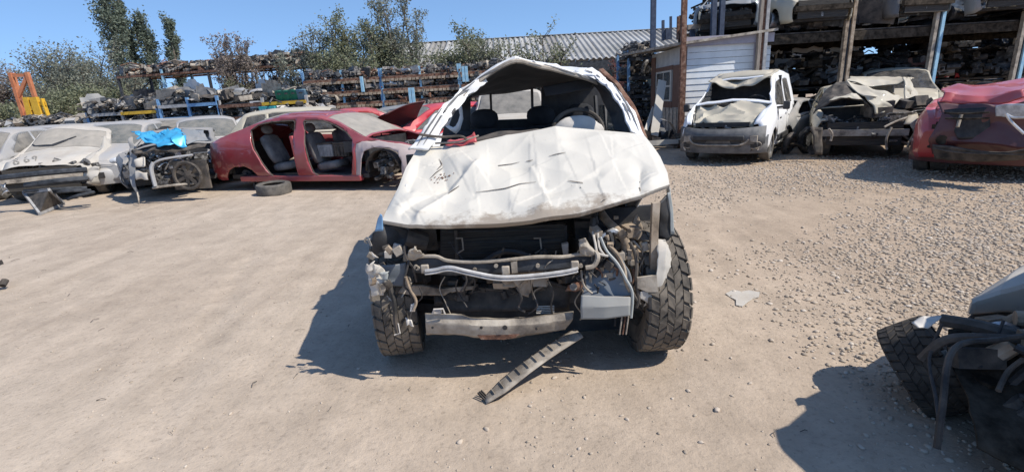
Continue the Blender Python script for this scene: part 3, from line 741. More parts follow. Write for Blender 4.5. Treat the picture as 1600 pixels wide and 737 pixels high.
# bright red car with its dark hood raised
x, y = at(668, 12.1)
t = generic_car('red_hatchback', 'bright red car behind the red sedan with its hood raised', 'car', x, y, R(205), 'hatch', 'bright_red', hood='off', bumper=False, glassy='glass', seed=5)
Lh = 4.0
RH = []
for i in range(9):
    u = i / 8; row = []
    for j in range(13):
        v = j / 12; A_ = P(574, 215, 11.1).lerp(P(645, 207, 11.5), v); B_ = P(604, 178, 10.7).lerp(P(664, 157, 11.0), v)
        row.append(A_.lerp(B_, u) + Vector((0, 0, .14 * math.sin(PI * u) * (1 - v * .4) + .05 * math.sin(PI * v))))
    RH.append(row)
mb = MB(); mb.grid(RH); mb.build('raised_hood', M['maroon'], t, .02, label='opened hood showing its dark maroon underside')

# ------------------------------------------------------------------ red sedan without doors
S0 = G(352, 297); S1 = G(606, 297)            # near-side wheel contact points (rear, front)
ax_ = Vector((S1.x - S0.x, S1.y - S0.y, 0)).normalized(); hd = math.atan2(ax_.y, ax_.x)
base_l = (Vector((S1.x - S0.x, S1.y - S0.y, 0))).length
pr = dict(PROF['sedan']); pr['L'] = 4.5; W = 1.76; kf = base_l / 2.72
nrm = Vector((-ax_.y, ax_.x, 0)); mid = (S0 + S1) / 2
ctr = mid + nrm * (W / 2 - .08); ctr.z = 0
sed = thing('red_sedan', 'dusty dark red sedan stripped of its doors and wheels, seen side on', 'car', ctr, hd)
def side_xz(px, py):
    """where the sight line through a pixel meets the near side of the sedan, in its own x and z"""
    d = ray(px, py); o = Vector((0, 0, CAMH)); q = ctr - nrm * (W / 2 - .03); k = (q - o).dot(nrm) / d.dot(nrm); p = o + d * k
    l = INV[sed.name] @ p; return l.x, l.z
def pxs(zx, zy): return 300 + zx / 3.5105, 130 + zy / 3.5105     # from the enlarged side view
roof = [side_xz(*pxs(a, b)) for a, b in [(62, 335), (110, 322), (230, 255), (330, 205), (430, 178), (540, 172), (660, 176), (760, 205), (850, 250), (930, 292), (1040, 318), (1130, 330), (1210, 352)]]
rear_x = roof[0][0]; front_x = roof[-1][0]; Ls = front_x - rear_x + .12; off = front_x + .06 - Ls / 2
top = [(front_x + .06 - a, b) for a, b in roof][::-1]; top = [(0, .62)] + top + [(Ls, .75)]
pr.update(L=Ls, W=W, top=top); win_s = [front_x + .06 - side_xz(*pxs(930, 292))[0], front_x + .06 - side_xz(*pxs(700, 190))[0]]
rear_s = [front_x + .06 - side_xz(*pxs(430, 178))[0], front_x + .06 - side_xz(*pxs(230, 255))[0]]
pr['belt'] = [(0, .60), (.3, .74), (win_s[0], .90), (rear_s[1], .98), (Ls - .1, .95), (Ls, .72)]; pr['wind'] = tuple(win_s); pr['rear'] = tuple(rear_s)
bm = shell(pr, 60, zl=.20)
for v in bm.verts: v.co.x += off
sp_ = lambda f: f.calc_center_median().y < -W * .26 and abs(f.normal.y) > .2
PX = lambda pts: [side_xz(*pxs(a, b)) for a, b in pts]
def inner_edge(poly, y0, w_):  # rubber seal round an opening
    n = len(poly); return [Vector((a, y0 + .0 * b, b)) for a, b in poly + poly[:1]]
rd = PX([(300, 262), (335, 232), (400, 216), (533, 208), (548, 300), (570, 400), (585, 480), (580, 520), (470, 528), (430, 500), (385, 440), (340, 360), (318, 310)])
fd = PX([(585, 210), (690, 208), (760, 232), (830, 270), (875, 312), (885, 400), (882, 495), (870, 505), (700, 512), (665, 490), (640, 430), (615, 330), (598, 260)])
for poly in (rd, fd):
    bmesh.ops.delete(bm, geom=cut_region(bm, poly, (0, 2), sp_), context='FACES')
    far = lambda f: f.calc_center_median().y > W * .26 and abs(f.normal.y) > .2
    bmesh.ops.delete(bm, geom=cut_region(bm, [(a, b) for a, b in poly if True], (0, 2), lambda f: far(f) and f.calc_center_median().z > .95), context='FACES')
ra = PX([(185, 610), (190, 520), (208, 478), (240, 458), (290, 455), (335, 478), (370, 520), (390, 570), (395, 620)])
fa = PX([(935, 620), (925, 500), (930, 420), (950, 370), (1000, 352), (1080, 352), (1130, 380), (1150, 430), (1155, 620)])
for poly in (ra, fa): bmesh.ops.delete(bm, geom=cut_region(bm, poly, (0, 2), side_pred(W * .3)), context='FACES')
# grey primered front wing, hood gone, rear quarter window
fw = cut_region(bm, PX([(905, 560), (900, 330), (930, 318), (1240, 300), (1300, 620)]), (0, 2), sp_)
wing = split_off(bm, fw)
crm = crumple(.018, 3, 4)
for v in wing.verts: v.co = crm(v.co)
bm_obj('front_wing', wing, paint('primered_wing_paint', (.42, .34, .35), .5, .5), sed, .02, label='front wing worn down to pale primer')
X0 = front_x + .06
hoodf = cut_region(bm, [(X0 - .06, W * .36), (X0 - win_s[0] + .04, W * .42), (X0 - win_s[0] + .04, -W * .42), (X0 - .06, -W * .36)], (0, 1), lambda f: f.normal.z > .35)
bmesh.ops.delete(bm, geom=hoodf, context='FACES')
ww = W * .5 * .76
wsf = split_off(bm, cut_region(bm, [(X0 - win_s[0], ww * 1.1), (X0 - win_s[1], ww * .9), (X0 - win_s[1], -ww * .9), (X0 - win_s[0], -ww * 1.1)], (0, 1), lambda f: f.normal.z > .2 and f.calc_center_median().z > .8))
bm_obj('windshield', wsf, M['glass_dust'], sed, .006)
rwf = split_off(bm, cut_region(bm, [(X0 - rear_s[0], ww * .9), (X0 - rear_s[1], ww * 1.0), (X0 - rear_s[1], -ww), (X0 - rear_s[0], -ww * .9)], (0, 1), lambda f: f.normal.z > .1 and f.calc_center_median().z > .85))
bm_obj('rear_window', rwf, M['glass_dust'], sed, .006)
rf = split_off(bm, cut_region(bm, [(X0 - win_s[1] - .08, W * .31), (X0 - rear_s[0] + .1, W * .31), (X0 - rear_s[0] + .1, -W * .31), (X0 - win_s[1] - .08, -W * .31)], (0, 1), lambda f: f.normal.z > .6))
bm_obj('roof', rf, M['red'], sed, .012)
crs = crumple(.012, 3, 8)
for v in bm.verts: v.co = crs(v.co)
bm_obj('body', bm, M['red'], sed, .03)
for poly in (rd, fd):      # door-opening seals
    pts = [Vector((a, -W * .5 * (.965 if b < .9 else lerp(.94, .79, min(1, (b - .9) / .45))) + .01, b)) for a, b in poly]
    MB().tube(chain(pts + pts[:1], 60), .014, 5, False).build('door_seal', M['dustyblack'], sed, world=False)
mb = MB(); xr = rear_x + .5; mb.box(((xr + X0 - win_s[0]) / 2, 0, .27), (X0 - win_s[0] - xr, W * .88, .08)); mb.box((X0 - win_s[0] - .02, 0, .62), (.06, W * .86, .6)); mb.box((xr + .02, 0, .6), (.06, W * .84, .62))
mb.box((X0 - win_s[0] - .28, 0, .80), (.42, W * .84, .2)); mb.build('cabin_floor', M['black'], sed, world=False)
MB().box((0, -W * .45, .235), (X0 - win_s[0] - xr - .4, .13, .11)).build('sill', M['red'], sed, world=False, bevel=.015)
MB().box(((side_xz(*pxs(560, 400))[0]), -W * .44, .62), (.075, .10, .84), Matrix.Rotation(-.07, 3, 'Y')).build('door_pillar', M['crimson'], sed, world=False, bevel=.015)
fx = side_xz(*pxs(700, 460))[0]; rx_ = side_xz(*pxs(450, 440))[0]
for yy in (-.42, .42): seat(sed, (fx, yy, .44), 'seat', recline=.3)
seat(sed, (rx_ - .02, -.40, .44), 'seat', recline=.45); seat(sed, (rx_ - .02, .40, .44), 'seat', recline=.45); MB().box((rx_ - .02, 0, .44), (.5, .4, .15)).build('seat_cushion', M['seat'], sed, world=False, bevel=.03)
MB().tube([Vector((fx + .52, .38 + .18 * math.cos(a), .86 + .18 * math.sin(a))) + Vector((.07 * math.sin(a), 0, 0)) for a in [k * PI / 10 for k in range(21)]], .014, 6).build('steering_wheel', M['black'], sed, world=False)
clutter(sed, 'engine', 'engine', (X0 - .95, -W * .34, .40), (X0 - .05, W * .34, .80), 90, 11, 9)
clutter(sed, 'suspension', 'engine', (X0 - .95, -W * .45, .18), (X0 - .55, -W * .30, .5), 14, 12, 3)
clutter(sed, 'engine', 'alu', (X0 - .5, -W * .42, .45), (X0 - .05, W * .3, .78), 14, 13, 3)
mb = MB(); a_ = side_xz(*pxs(280, 530)); mb.cyl((a_[0], -W * .44, .3), (a_[0], W * .44, .3), .05); mb.cyl((a_[0], -W * .42, .28), (a_[0], -W * .36, .28), .13); mb.box((a_[0] + .13, -W * .40, .16), (.05, .05, .32)); mb.box((a_[0] + .13, W * .40, .16), (.05, .05, .32))
mb.build('rear_axle', M['darksteel'], sed, world=False)
mb = MB(); rows = []
for k in range(11):
    a = PI * k / 10; rows.append([(a_[0] - .36 * math.cos(a), yy, .33 + .30 * math.sin(a)) for yy in (-W * .46, -W * .28)])
mb.grid(rows); mb.build('wheel_liner', M['black'], sed, .01, world=False)
mb = MB(); rows = []; f_ = side_xz(*pxs(1040, 480))
for k in range(11):
    a = PI * k / 10; rows.append([(f_[0] - .36 * math.cos(a), yy, .36 + .38 * math.sin(a)) for yy in (-W * .46, -W * .26)])
mb.grid(rows); mb.build('wheel_liner', M['dustyblack'], sed, .01, world=False)
# black crates left inside the sedan
for dx_, mt_, dz_ in ((.05, 'greysteel', .72), (.42, 'dustyblack', .72)):
    q = sed.matrix_basis if False else Matrix.Translation(ctr) @ Matrix.Rotation(hd, 4, 'Z')
    l = q @ Vector((fx - .12 + dx_, -.36, dz_)); c_ = thing('storage_box', ('grey' if mt_ == 'greysteel' else 'black') + ' plastic box on the front seat of the red sedan', 'box', l, hd)
    mb = MB(); mb.box((0, 0, 0), (.33, .36, .24)); mb.build('box_body', M[mt_], c_, world=False, bevel=.02); MB().box((0, 0, .135), (.35, .38, .035)).build('lid', M['dustyblack'], c_, world=False, bevel=.01)
    for k in range(4): MB().box((-.11 + .075 * k, -.185, -.02), (.02, .015, .18)).build('rib', M[mt_], c_, world=False)

# tyre lying on the ground
g = G(419, 307); tt = thing('tyre_on_ground', 'dusty bare tyre lying flat on the dirt beside the red sedan', 'tyre', (g.x, g.y + .28, gz(g.x, g.y)), 0)
wheel(tt, (0, 0, .10), (.03, -.05, 1), .31, .20, 'rubber', rim=False)
# ------------------------------------------------------------------ helpers that need finished meshes
def bvh_of(objs):
    bpy.context.view_layer.update(); dg = bpy.context.evaluated_depsgraph_get(); vs = []; fs = []
    for o in objs:
        e = o.evaluated_get(dg); me = e.to_mesh(); n = len(vs); vs += [o.matrix_world @ v.co for v in me.vertices]
        fs += [[i + n for i in p.vertices] for p in me.polygons]; e.to_mesh_clear()
    return BVHTree.FromPolygons(vs, fs)
def strokes_on(bv, lines, w_, mb, lift=.004, sub=8):
    """thin ribbons laid on a surface, following its shape"""
    for ln in lines:
        pts = chain([(a, b, 0) for a, b in ln], max(2, sub * (len(ln) - 1))); hits = []
        for q in pts:
            h_ = bv.ray_cast(Vector((0, 0, CAMH)), ray(q.x, q.y), 40)
            if h_[0] is not None: hits.append((h_[0], h_[1]))
        if len(hits) < 2: continue
        rows = []
        for i, (p, n) in enumerate(hits):
            d = hits[min(i + 1, len(hits) - 1)][0] - hits[max(i - 1, 0)][0]
            if n.dot(-p) < 0: n = -n
            s = d.cross(n); s = s.normalized() * w_ * (.25 + .75 * math.sin(PI * (i + .3) / len(hits)))
            rows.append([p + n * lift - s, p + n * lift + s])
        mb.grid(rows)
def panel(name, edges, mat, parent, nu=24, nv=14, amp=.01, freq=6, seed=0, solid=.006, label=None, jag=0):
    nu = int(nu * 1.5); nv = int(nv * 1.5)
    """bent sheet: edges = [bottom row, ..., top row], each a list of (px, py, Y) seen from the camera spot"""
    rows = [chain([P(*q) for q in e], nu) for e in edges]; out = []
    for i in range(nv):
        f = i / (nv - 1) * (len(rows) - 1); k = min(int(f), len(rows) - 2); out.append([rows[k][j].lerp(rows[k + 1][j], f - k) for j in range(nu)])
    for r_ in out:
        for j, p in enumerate(r_):
            q = p * freq + Vector((seed, 0, seed)); a_ = abs(noise.noise(q * .9)); b_ = abs(noise.noise(q * .8 + Vector((7, 3, 1))))
            r_[j] = p + Vector((noise.noise(q) * amp * .5, (.25 - a_) * amp * 2.6, (.25 - b_) * amp * 2.2))
    if jag:
        jr = random.Random(seed)
        def jn(p): return Vector((noise.noise(p * 22 + Vector((seed, 0, 0))), 0, noise.noise(p * 22 + Vector((0, seed, 5))))) * 2.6
        for j in range(nu):
            out[0][j] = out[0][j] + jn(out[0][j]) * jag; out[-1][j] = out[-1][j] + jn(out[-1][j]) * jag
        for r_ in out: r_[0] = r_[0] + jn(r_[0]) * jag; r_[-1] = r_[-1] + jn(r_[-1]) * jag
    mb = MB(); mb.grid(out); return mb.build(name, mat, parent, solid, label=label, ang=24)
def pt_tube(name, pts, r_, mat, parent, n=7, sm=True, label=None):
    q = [P(*a) for a in pts]; return MB().tube(bez(q, 5) if sm and len(q) > 2 else q, r_, n).build(name, mat, parent, label=label)
def pt_plate(name, pts, mat, parent, Y, th=.01, label=None, bevel=0):
    return MB().poly([P(a, b, Y if len(c) == 0 else c[0]) for a, b, *c in pts], (0, th, 0)).build(name, mat, parent, label=label, bevel=bevel, ang=20)

# ------------------------------------------------------------------ the wrecked white pickup
pk = thing('pickup_truck', 'wrecked white pickup truck facing the camera with dented hood, torn roof and no bumper', 'pickup truck', (0.05, 3.6, 0))
hoodm = paint('dented_white_hood_paint', (.60, .565, .49), .22, .42, scale=2.5, bmp=.15, coat=0, dcol=(.42, .38, .32))
nt = hoodm.node_tree; N, L = nt.nodes, nt.links; B = N['Principled BSDF']; old = B.inputs['Base Color'].links[0].from_socket
tc = N.new('ShaderNodeTexCoord'); sp = N.new('ShaderNodeSeparateXYZ'); L.new(tc.outputs['Object'], sp.inputs[0])
mr = N.new('ShaderNodeMapRange'); mr.inputs[1].default_value = -1.34; mr.inputs[2].default_value = -1.02; mr.inputs[3].default_value = .30; mr.inputs[4].default_value = -.16; mr.clamp = True
L.new(sp.outputs[1], mr.inputs[0]); t = tex(N, L, 9, 7, .75)
ad = N.new('ShaderNodeMath'); ad.operation = 'ADD'; L.new(mr.outputs[0], ad.inputs[0]); L.new(t.outputs[0], ad.inputs[1])
rp = ramp(N, L, ad.outputs[0], [(.55, .0), (.72, .85)]); cc = mixc(N, L, rp.outputs[0], old, (.24, .19, .14))
t = tex(N, L, 22, 4, .8); rp = ramp(N, L, t.outputs[0], [(.69, .0), (.73, .6)]); cc = mixc(N, L, rp.outputs[0], cc, (.30, .22, .16))
L.new(cc, B.inputs['Base Color']); M['hood'] = hoodm

front = [(597, 344), (640, 352), (700, 353), (760, 350), (830, 345), (900, 333), (960, 318), (1010, 302), (1046, 288)]
rear = [(652, 232), (700, 228), (745, 220), (790, 212), (835, 205), (868, 198), (905, 201), (960, 206), (1006, 211)]
left = [(597, 344), (608, 322), (622, 295), (634, 262), (652, 232)]; right = [(1046, 288), (1043, 270), (1032, 246), (1018, 226), (1006, 211)]
cr = [(748, 262, 652, 345, .028, 9), (722, 272, 628, 335, -.020, 9), (688, 248, 700, 290, -.018, 12), (640, 262, 612, 325, .022, 9), (655, 250, 640, 300, -.018, 10),
      (760, 256, 830, 254, -.012, 10), (742, 302, 850, 286, -.014, 9), (830, 262, 850, 300, .018, 14), (850, 300, 935, 275, -.016, 14), (900, 285, 960, 255, .014, 18),
      (1000, 270, 1000, 300, -.02, 10), (945, 322, 1045, 270, .014, 14), (830, 230, 960, 218, .012, 16), (690, 330, 800, 330, -.010, 14), (800, 318, 870, 340, .010, 12), (620, 330, 680, 300, .014, 8), (1010, 225, 1030, 275, .016, 12)]
nu, nv = 230, 140; Fp = chain([(a, b, 0) for a, b in front], nu); Rp = chain([(a, b, 0) for a, b in rear], nu); Lp = chain([(a, b, 0) for a, b in left], nv); Qp = chain([(a, b, 0) for a, b in right], nv)
rows = []; c00, c10, c01, c11 = Fp[0], Fp[-1], Rp[0], Rp[-1]
def segd(x, y, x1, y1, x2, y2):
    t = max(0, min(1, ((x - x1) * (x2 - x1) + (y - y1) * (y2 - y1)) / ((x2 - x1) ** 2 + (y2 - y1) ** 2))); return math.hypot(x - x1 - t * (x2 - x1), y - y1 - t * (y2 - y1)), t
for i in range(nv):
    v = i / (nv - 1); row = []
    for j in range(nu):
        u = j / (nu - 1)
        q = Fp[j] * (1 - v) + Rp[j] * v + Lp[i] * (1 - u) + Qp[i] * u - (c00 * (1 - u) * (1 - v) + c10 * u * (1 - v) + c01 * (1 - u) * v + c11 * u * v)
        Y = lerp(2.28, 3.2, v) + .24 * abs(2 * u - 1) ** 2.4 * (1 - v) ** 1.3
        p = P(q.x, q.y, Y)
        e = min(1, min(u, 1 - u) * 12 + .15) * min(1, min(v, 1 - v) * 8 + .25)
        dz = 0
        for x1, y1, x2, y2, A, w_ in cr:
            dd, tt_ = segd(q.x, q.y, x1, y1, x2, y2)
            if dd < w_ * 6: k = dd / w_; dz += A * math.exp(-k * .75) * 1.35 * (1 if .04 < tt_ < .96 else math.exp(-((dd) / w_) * .5))
        n1 = noise.noise(Vector((p.x * 3.2, p.y * 3.2, 1))) * .030 + (.3 - abs(noise.noise(Vector((p.x * 2.2 + p.y * 1.2, p.y * 2.6, 11))))) * .034 + (.3 - abs(noise.noise(Vector((p.x * 6, p.y * 5, 5))))) * .012
        p.z += (dz + n1) * e
        row.append(p)
    rows.append(row)
# front lip and side flanges turned down
lip = [p + Vector((0, .01, -.022)) for p in rows[0]]; lip2 = [p + Vector((0, .05, -.03)) for p in rows[0]]
rows = [lip2, lip] + rows
for k, r_ in enumerate(rows):
    a, b = r_[0], r_[-1]; r_.insert(0, a + Vector((-.004, .005, -.025))); r_.append(b + Vector((.004, .005, -.03)))
mb = MB(); mb.grid(rows); hood = mb.build('hood', M['hood'], pk, .012, ang=60, label='white hood covered in dents, creases and scratches', off=-1)
bv = bvh_of([hood])
for ln_ in ([[(758, 259), (775, 260), (800, 257), (812, 254)], [(822, 253), (833, 251)], [(744, 301), (762, 299), (790, 295), (812, 288), (838, 285)], [(858, 245), (868, 242), (884, 239)], [(887, 283), (900, 285), (921, 288)], [(893, 290), (903, 294), (920, 291)],
     [(1000, 284), (998, 292), (1001, 300)], [(686, 249), (691, 258), (683, 266)], [(694, 262), (682, 270), (672, 280)], [(612, 316), (621, 300), (627, 285)], [(940, 316), (948, 310)], [(869, 321), (871, 315)], [(718, 291), (700, 303)], [(640, 300), (632, 309)]]):
    mb = MB(); strokes_on(bv, [ln_], .0034, mb, .005)
    if mb.f: mb.build('scratch', M['dirt_marks'], pk)
mb = MB(); rs = random.Random(5)
for _ in range(26):
    a = rs.gauss(689, 9); b = 279 + (689 - a) * .25 + rs.gauss(0, 2.5); strokes_on(bv, [[(a, b), (a + rs.uniform(1, 3), b - rs.uniform(0, 2))]], .004, mb, .004, 4)
mb.build('rust_patch', M['rust'], pk, label='small cluster of rust spots on the hood')['kind'] = 'stuff'

# wings, under hood to wheels
def wing_sheet(sgn, name, lab):
    rows = []
    for i in range(10):
        z = lerp(.55, 1.0, i / 9); row = []
        for j in range(26):
            Y = lerp(2.80, 3.85, j / 25); arch = math.hypot(Y - 2.72, z - .42)
            zz = z
            if arch < .47:
                zz = max(z, .42 + math.sqrt(max(0, .47 ** 2 - (Y - 2.72) ** 2)))
            x = lerp(-.60, -.62, j / 25) if sgn < 0 else lerp(.78, .90, j / 25); row.append(Vector((x + noise.noise(Vector((Y * 5, z * 5, sgn))) * .02, Y, min(zz, 1.03 if sgn < 0 else 1.06) + .12 * (Y - 2.4) * (i / 9))))
        rows.append(row)
    mb = MB(); mb.grid(rows); return mb.build(name, M['white'], pk, .012, label=lab)
wing_sheet(-1, 'front_wing', None); wing_sheet(1, 'front_wing', None)
# doors and bed
for sgn in (-1, 1):
    rows = []
    for z in (.55, .62, .8, 1.0, 1.13, 1.16):
        rows.append([Vector(((.94 if sgn > 0 else lerp(-.64, -.84, (Y - 3.88) / 1.2)) * (1 if .6 < z < 1.14 else .97) + noise.noise(Vector((Y * 3, z * 3, sgn * 4))) * .025, Y, z + (.08 if z > 1 else 0))) for Y in np.linspace(3.88, 5.1, 18)])
    mb = MB(); mb.grid(rows); mb.build('front_door', M['white'], pk, .05)
    mb = MB(); mb.grid([[Vector((.94 if sgn > 0 else -.82, Y, z)) for Y in np.linspace(5.2, 6.75, 12)] for z in (.6, .85, 1.12)]); mb.build('bed_side', M['white'], pk, .05)
    MB().box((sgn * .80 + .06, 4.5, .5), (.1, 1.3, .1)).build('sill', M['white'], pk)
MB().box((.06, 6.74, .86), (1.62, .06, .5)).build('tailgate', M['white'], pk)
MB().box((.06, 6.0, .62), (1.6, 1.5, .05)).build('bed_floor', M['darksteel'], pk)
MB().box((.06, 4.3, .5), (1.6, 1.7, .06)).build('cabin_floor', M['black'], pk)
MB().box((.06, 3.42, .80), (1.52, .05, .72)).build('firewall', M['black'], pk)
for sgn in (-1, 1): MB().box((sgn * .40 + .06, 4.65, .44), (.09, 4.0, .12)).build('chassis_rail', M['darksteel'], pk)
# rear wall of the cab with the back window hole
YB = 5.02
def rp_(px, py): return P(px, py, YB)
for pts_ in ([(684, 245), (697, 182), (716, 168), (735, 152), (735, 245)], [(735.5, 189), (845.5, 185), (845.5, 245), (735.5, 245)], [(846, 245), (846, 137), (928, 131), (950, 152), (984, 200), (990, 245)]):
    MB().poly([P(a, b, YB) for a, b in pts_], (0, .05, 0)).build('cab_back_wall', M['black'], pk)
pt_tube('window_bar', [(766, 132, YB - .05), (768, 185, YB - .05)], .012, M['black'], pk); pt_tube('window_bar', [(831, 130, YB - .05), (832, 172, YB - .05)], .014, M['black'], pk)
# roof: header raised like a tent, drooping right side
hdr = [(722, 152, 3.50), (738, 138, 3.55), (752, 124, 3.58), (776, 108, 3.6), (806, 95, 3.6), (840, 103, 3.62), (872, 110, 3.65), (905, 119, 3.68), (924, 125, 3.7), (944, 134, 3.72)]
mid_ = [(728, 152, 4.0), (742, 138, 4.0), (758, 127, 4.0), (778, 117, 4.0), (808, 108, 4.0), (840, 111, 4.0), (870, 112, 4.0), (898, 110, 4.0), (922, 112, 4.0), (934, 122, 4.0)]
bck = [(716, 168, 5.05), (735, 151, 5.05), (765, 147, 5.05), (800, 143, 5.05), (830, 139, 5.05), (850, 135, 5.05), (875, 130, 5.05), (895, 128, 5.05), (915, 128, 5.05), (928, 136, 5.05)]
panel('headliner', [hdr, [(a, b + 2, c) for a, b, c in mid_], bck], M['lining'], pk, 40, 18, .012, 4, 2, .01, label='dark sagging headliner under the torn roof')
up = lambda e, d, dy=0: [(a, b - d, c + dy) for a, b, c in e]
panel('roof', [up(hdr, 1.2), up(hdr, 6, .06)[:5] + up(hdr, 8, .10)[5:], [(718, 150, 4.1), (745, 130, 4.1), (775, 112, 4.1), (800, 102, 4.1), (820, 100, 4.1), (850, 104, 4.1), (880, 106, 4.1), (905, 107, 4.1), (925, 109, 4.1), (940, 122, 4.1)], up(bck, 5)], M['white'], pk, 60, 24, .022, 6, 3, .006, label='white roof sheet torn and bent up to a peak', jag=.012)
mb = MB(); mb.tube(bez([P(a, b + .5, c - .01) for a, b, c in hdr], 4), .016, 7); mb.build('windshield_header', M['greymetal'], pk)
# left pillar (seen to the left): broad white bands
panel('pillar', [[(640, 236, 3.12), (670, 234, 3.12)], [(668, 198, 3.25), (694, 198, 3.25)], [(694, 162, 3.42), (712, 172, 3.42)], [(722, 139, 3.52), (736, 148, 3.52)], [(756, 122, 3.6), (760, 128, 3.6)]], M['white'], pk, 10, 40, .016, 9, 5, .015, label='bent white windshield pillar on the left', jag=.003)
panel('pillar', [[(655, 231, 3.3), (663, 231, 3.3)], [(680, 196, 3.5), (686, 197, 3.5)], [(700, 165, 3.7), (706, 168, 3.7)], [(728, 138, 3.85), (733, 141, 3.85)]], M['dustyblack'], pk, 4, 16, .008, 9, 6, .02)
pt_tube('rubber_seal', [(668, 232, 3.15), (690, 200, 3.25), (708, 175, 3.4), (720, 156, 3.5), (740, 139, 3.56)], .012, M['black'], pk)
mb = MB()
o_ = [(696, 197), (705, 204), (713, 209), (719, 203), (724, 186), (722, 166), (716, 160), (708, 176)]; i_ = [(702, 196), (708, 199), (712, 197), (716, 190), (719, 180), (717, 170), (713, 172), (706, 184)]
mb.grid([[P(a, b, 3.9) for a, b in o_ + o_[:1]], [P(a, b, 3.9) for a, b in i_ + i_[:1]]]); mb.build('quarter_window_frame', M['white'], pk, .025)
# right pillar
panel('pillar', [[(986, 206, 3.2), (1008, 213, 3.2)], [(974, 172, 3.35), (993, 178, 3.35)], [(954, 142, 3.5), (972, 147, 3.5)], [(930, 118, 3.65), (948, 122, 3.65)], [(898, 112, 3.75), (925, 106, 3.75)]], M['white_clean'], pk, 10, 40, .015, 9, 15, .015, label='bent white windshield pillar on the right')
panel('pillar', [[(1000, 211, 3.6), (1012, 214, 3.6)], [(985, 168, 3.8), (994, 168, 3.8)], [(962, 132, 4.0), (968, 130, 4.0)], [(935, 108, 4.2), (942, 106, 4.2)]], M['rust'], pk, 4, 14, .006, 8, 16, .02, label='rusty outer edge of the right pillar')
panel('inner_trim', [[(962, 206, 3.4), (986, 208, 3.25)], [(952, 172, 3.6), (974, 176, 3.4)], [(938, 140, 3.8), (956, 146, 3.55)], [(915, 120, 3.9), (932, 124, 3.7)]], M['black'], pk, 6, 16, .012, 9, 8, .015)
panel('side_window', [[(948, 205, 4.1), (972, 206, 3.9)], [(950, 170, 4.1), (966, 168, 3.9)]], M['glass'], pk, 4, 4, 0, 1, 0, .005)
panel('side_window', [[(936, 206, 4.5), (945, 206, 4.3)], [(936, 165, 4.5), (944, 163, 4.3)]], M['glass'], pk, 3, 4, 0, 1, 0, .005)
for a, b in (((975, 205, 3.8), (960, 160, 3.9)), ((948, 207, 4.2), (945, 165, 4.3)), ((934, 207, 4.6), (930, 150, 4.7))): pt_tube('door_pillar', [a, b], .018, M['black'], pk)
panel('sun_visor', [[(848, 136, 3.95), (905, 125, 3.9), (925, 124, 3.9)], [(852, 150, 3.9), (905, 141, 3.85), (925, 138, 3.85)]], M['lining'], pk, 10, 5, .004, 5, 4, .012)
# dark creases and lifted seams along pillars and roof edge
bvp = bvh_of([c for c in pk.children if c.name.startswith(('pillar', 'roof', 'windshield_header'))])
for ln_ in ([(662, 226), (680, 197), (700, 166), (722, 143), (742, 127)], [(652, 228), (672, 196), (690, 170)], [(745, 125), (765, 113), (782, 105)], [(704, 160), (716, 149), (733, 140)], [(986, 190), (976, 166), (962, 146)], [(998, 205), (988, 180), (975, 156), (958, 132)], [(945, 128), (930, 116), (914, 110)], [(850, 101), (874, 108), (900, 116)], [(895, 113), (915, 121), (935, 128)], [(825, 99), (846, 104)], [(950, 136), (944, 128), (932, 124)]):
    mb = MB(); strokes_on(bvp, [ln_], .007, mb, .005, 7)
    if mb.f: mb.build('open_seam', M['bumper_grey'], pk)
# seats, dash, wheel
for px, py, w_ in ((756, 200, 1), (848, 192, 1), (912, 178, 1)):
    c = P(px, py, 4.55)
    seat(pk, (c.x, 4.35, .60), 'darkseat', yaw=-PI / 2, world=True, recline=.12, head=True)
MB().box((.06, 4.88, .90), (1.3, .16, .62)).build('rear_seat', M['darkseat'], pk, bevel=.05)
panel('dashboard', [[(662, 236, 3.22), (760, 224, 3.22), (860, 215, 3.22), (990, 214, 3.22)], [(668, 228, 3.42), (760, 216, 3.42), (860, 206, 3.42), (985, 205, 3.42)], [(672, 232, 3.62), (760, 220, 3.62), (860, 212, 3.62), (980, 208, 3.62)]], M['black'], pk, 24, 8, .01, 6, 1, .02)
panel('wiper_cowl', [[(660, 236, 3.17), (720, 228, 3.19), (780, 218, 3.19), (845, 210, 3.19)], [(668, 233, 3.3), (725, 222, 3.3), (780, 206, 3.3), (800, 203, 3.3), (845, 202, 3.3)]], M['dustyblack'], pk, 24, 6, .012, 7, 5, .01)
swc = P(903, 205, 3.75); rr = .19
mb = MB(); mb.tube([swc + Vector((rr * 1.0 * math.cos(a), .06 * math.sin(a), rr * .82 * math.sin(a))) for a in [k * PI / 18 for k in range(37)]], .017, 8, False); mb.build('steering_wheel', M['dustyblack'], pk)
bm = bmesh.new(); bmesh.ops.create_uvsphere(bm, u_segments=20, v_segments=14, radius=1)
for v in bm.verts: v.co = INV[pk.name] @ (swc + Vector((-.01, -.05, -.02)) + Vector((v.co.x * .20, v.co.y * .06, v.co.z * .135)) + noise.noise_vector(v.co * 2) * .012)
bm_obj('airbag', bm, M['airbag'], pk, label='deflated dusty airbag over the steering wheel')
pt_tube('wiper_arm', [(655, 210, 3.15), (690, 214, 3.15), (720, 213, 3.15), (738, 220, 3.18), (790, 213, 3.2)], .008, M['dustyblack'], pk)
pt_tube('wiper_arm', [(680, 224, 3.16), (720, 221, 3.16), (748, 212, 3.18)], .006, M['greymetal'], pk)
panel('torn_trim', [[(696, 226, 3.15), (720, 226, 3.15), (745, 221, 3.15)], [(700, 219, 3.2), (725, 218, 3.2), (740, 206, 3.2)]], M['crimson'], pk, 8, 5, .012, 16, 5, .006, label='small red torn plastic piece at the base of the windshield')

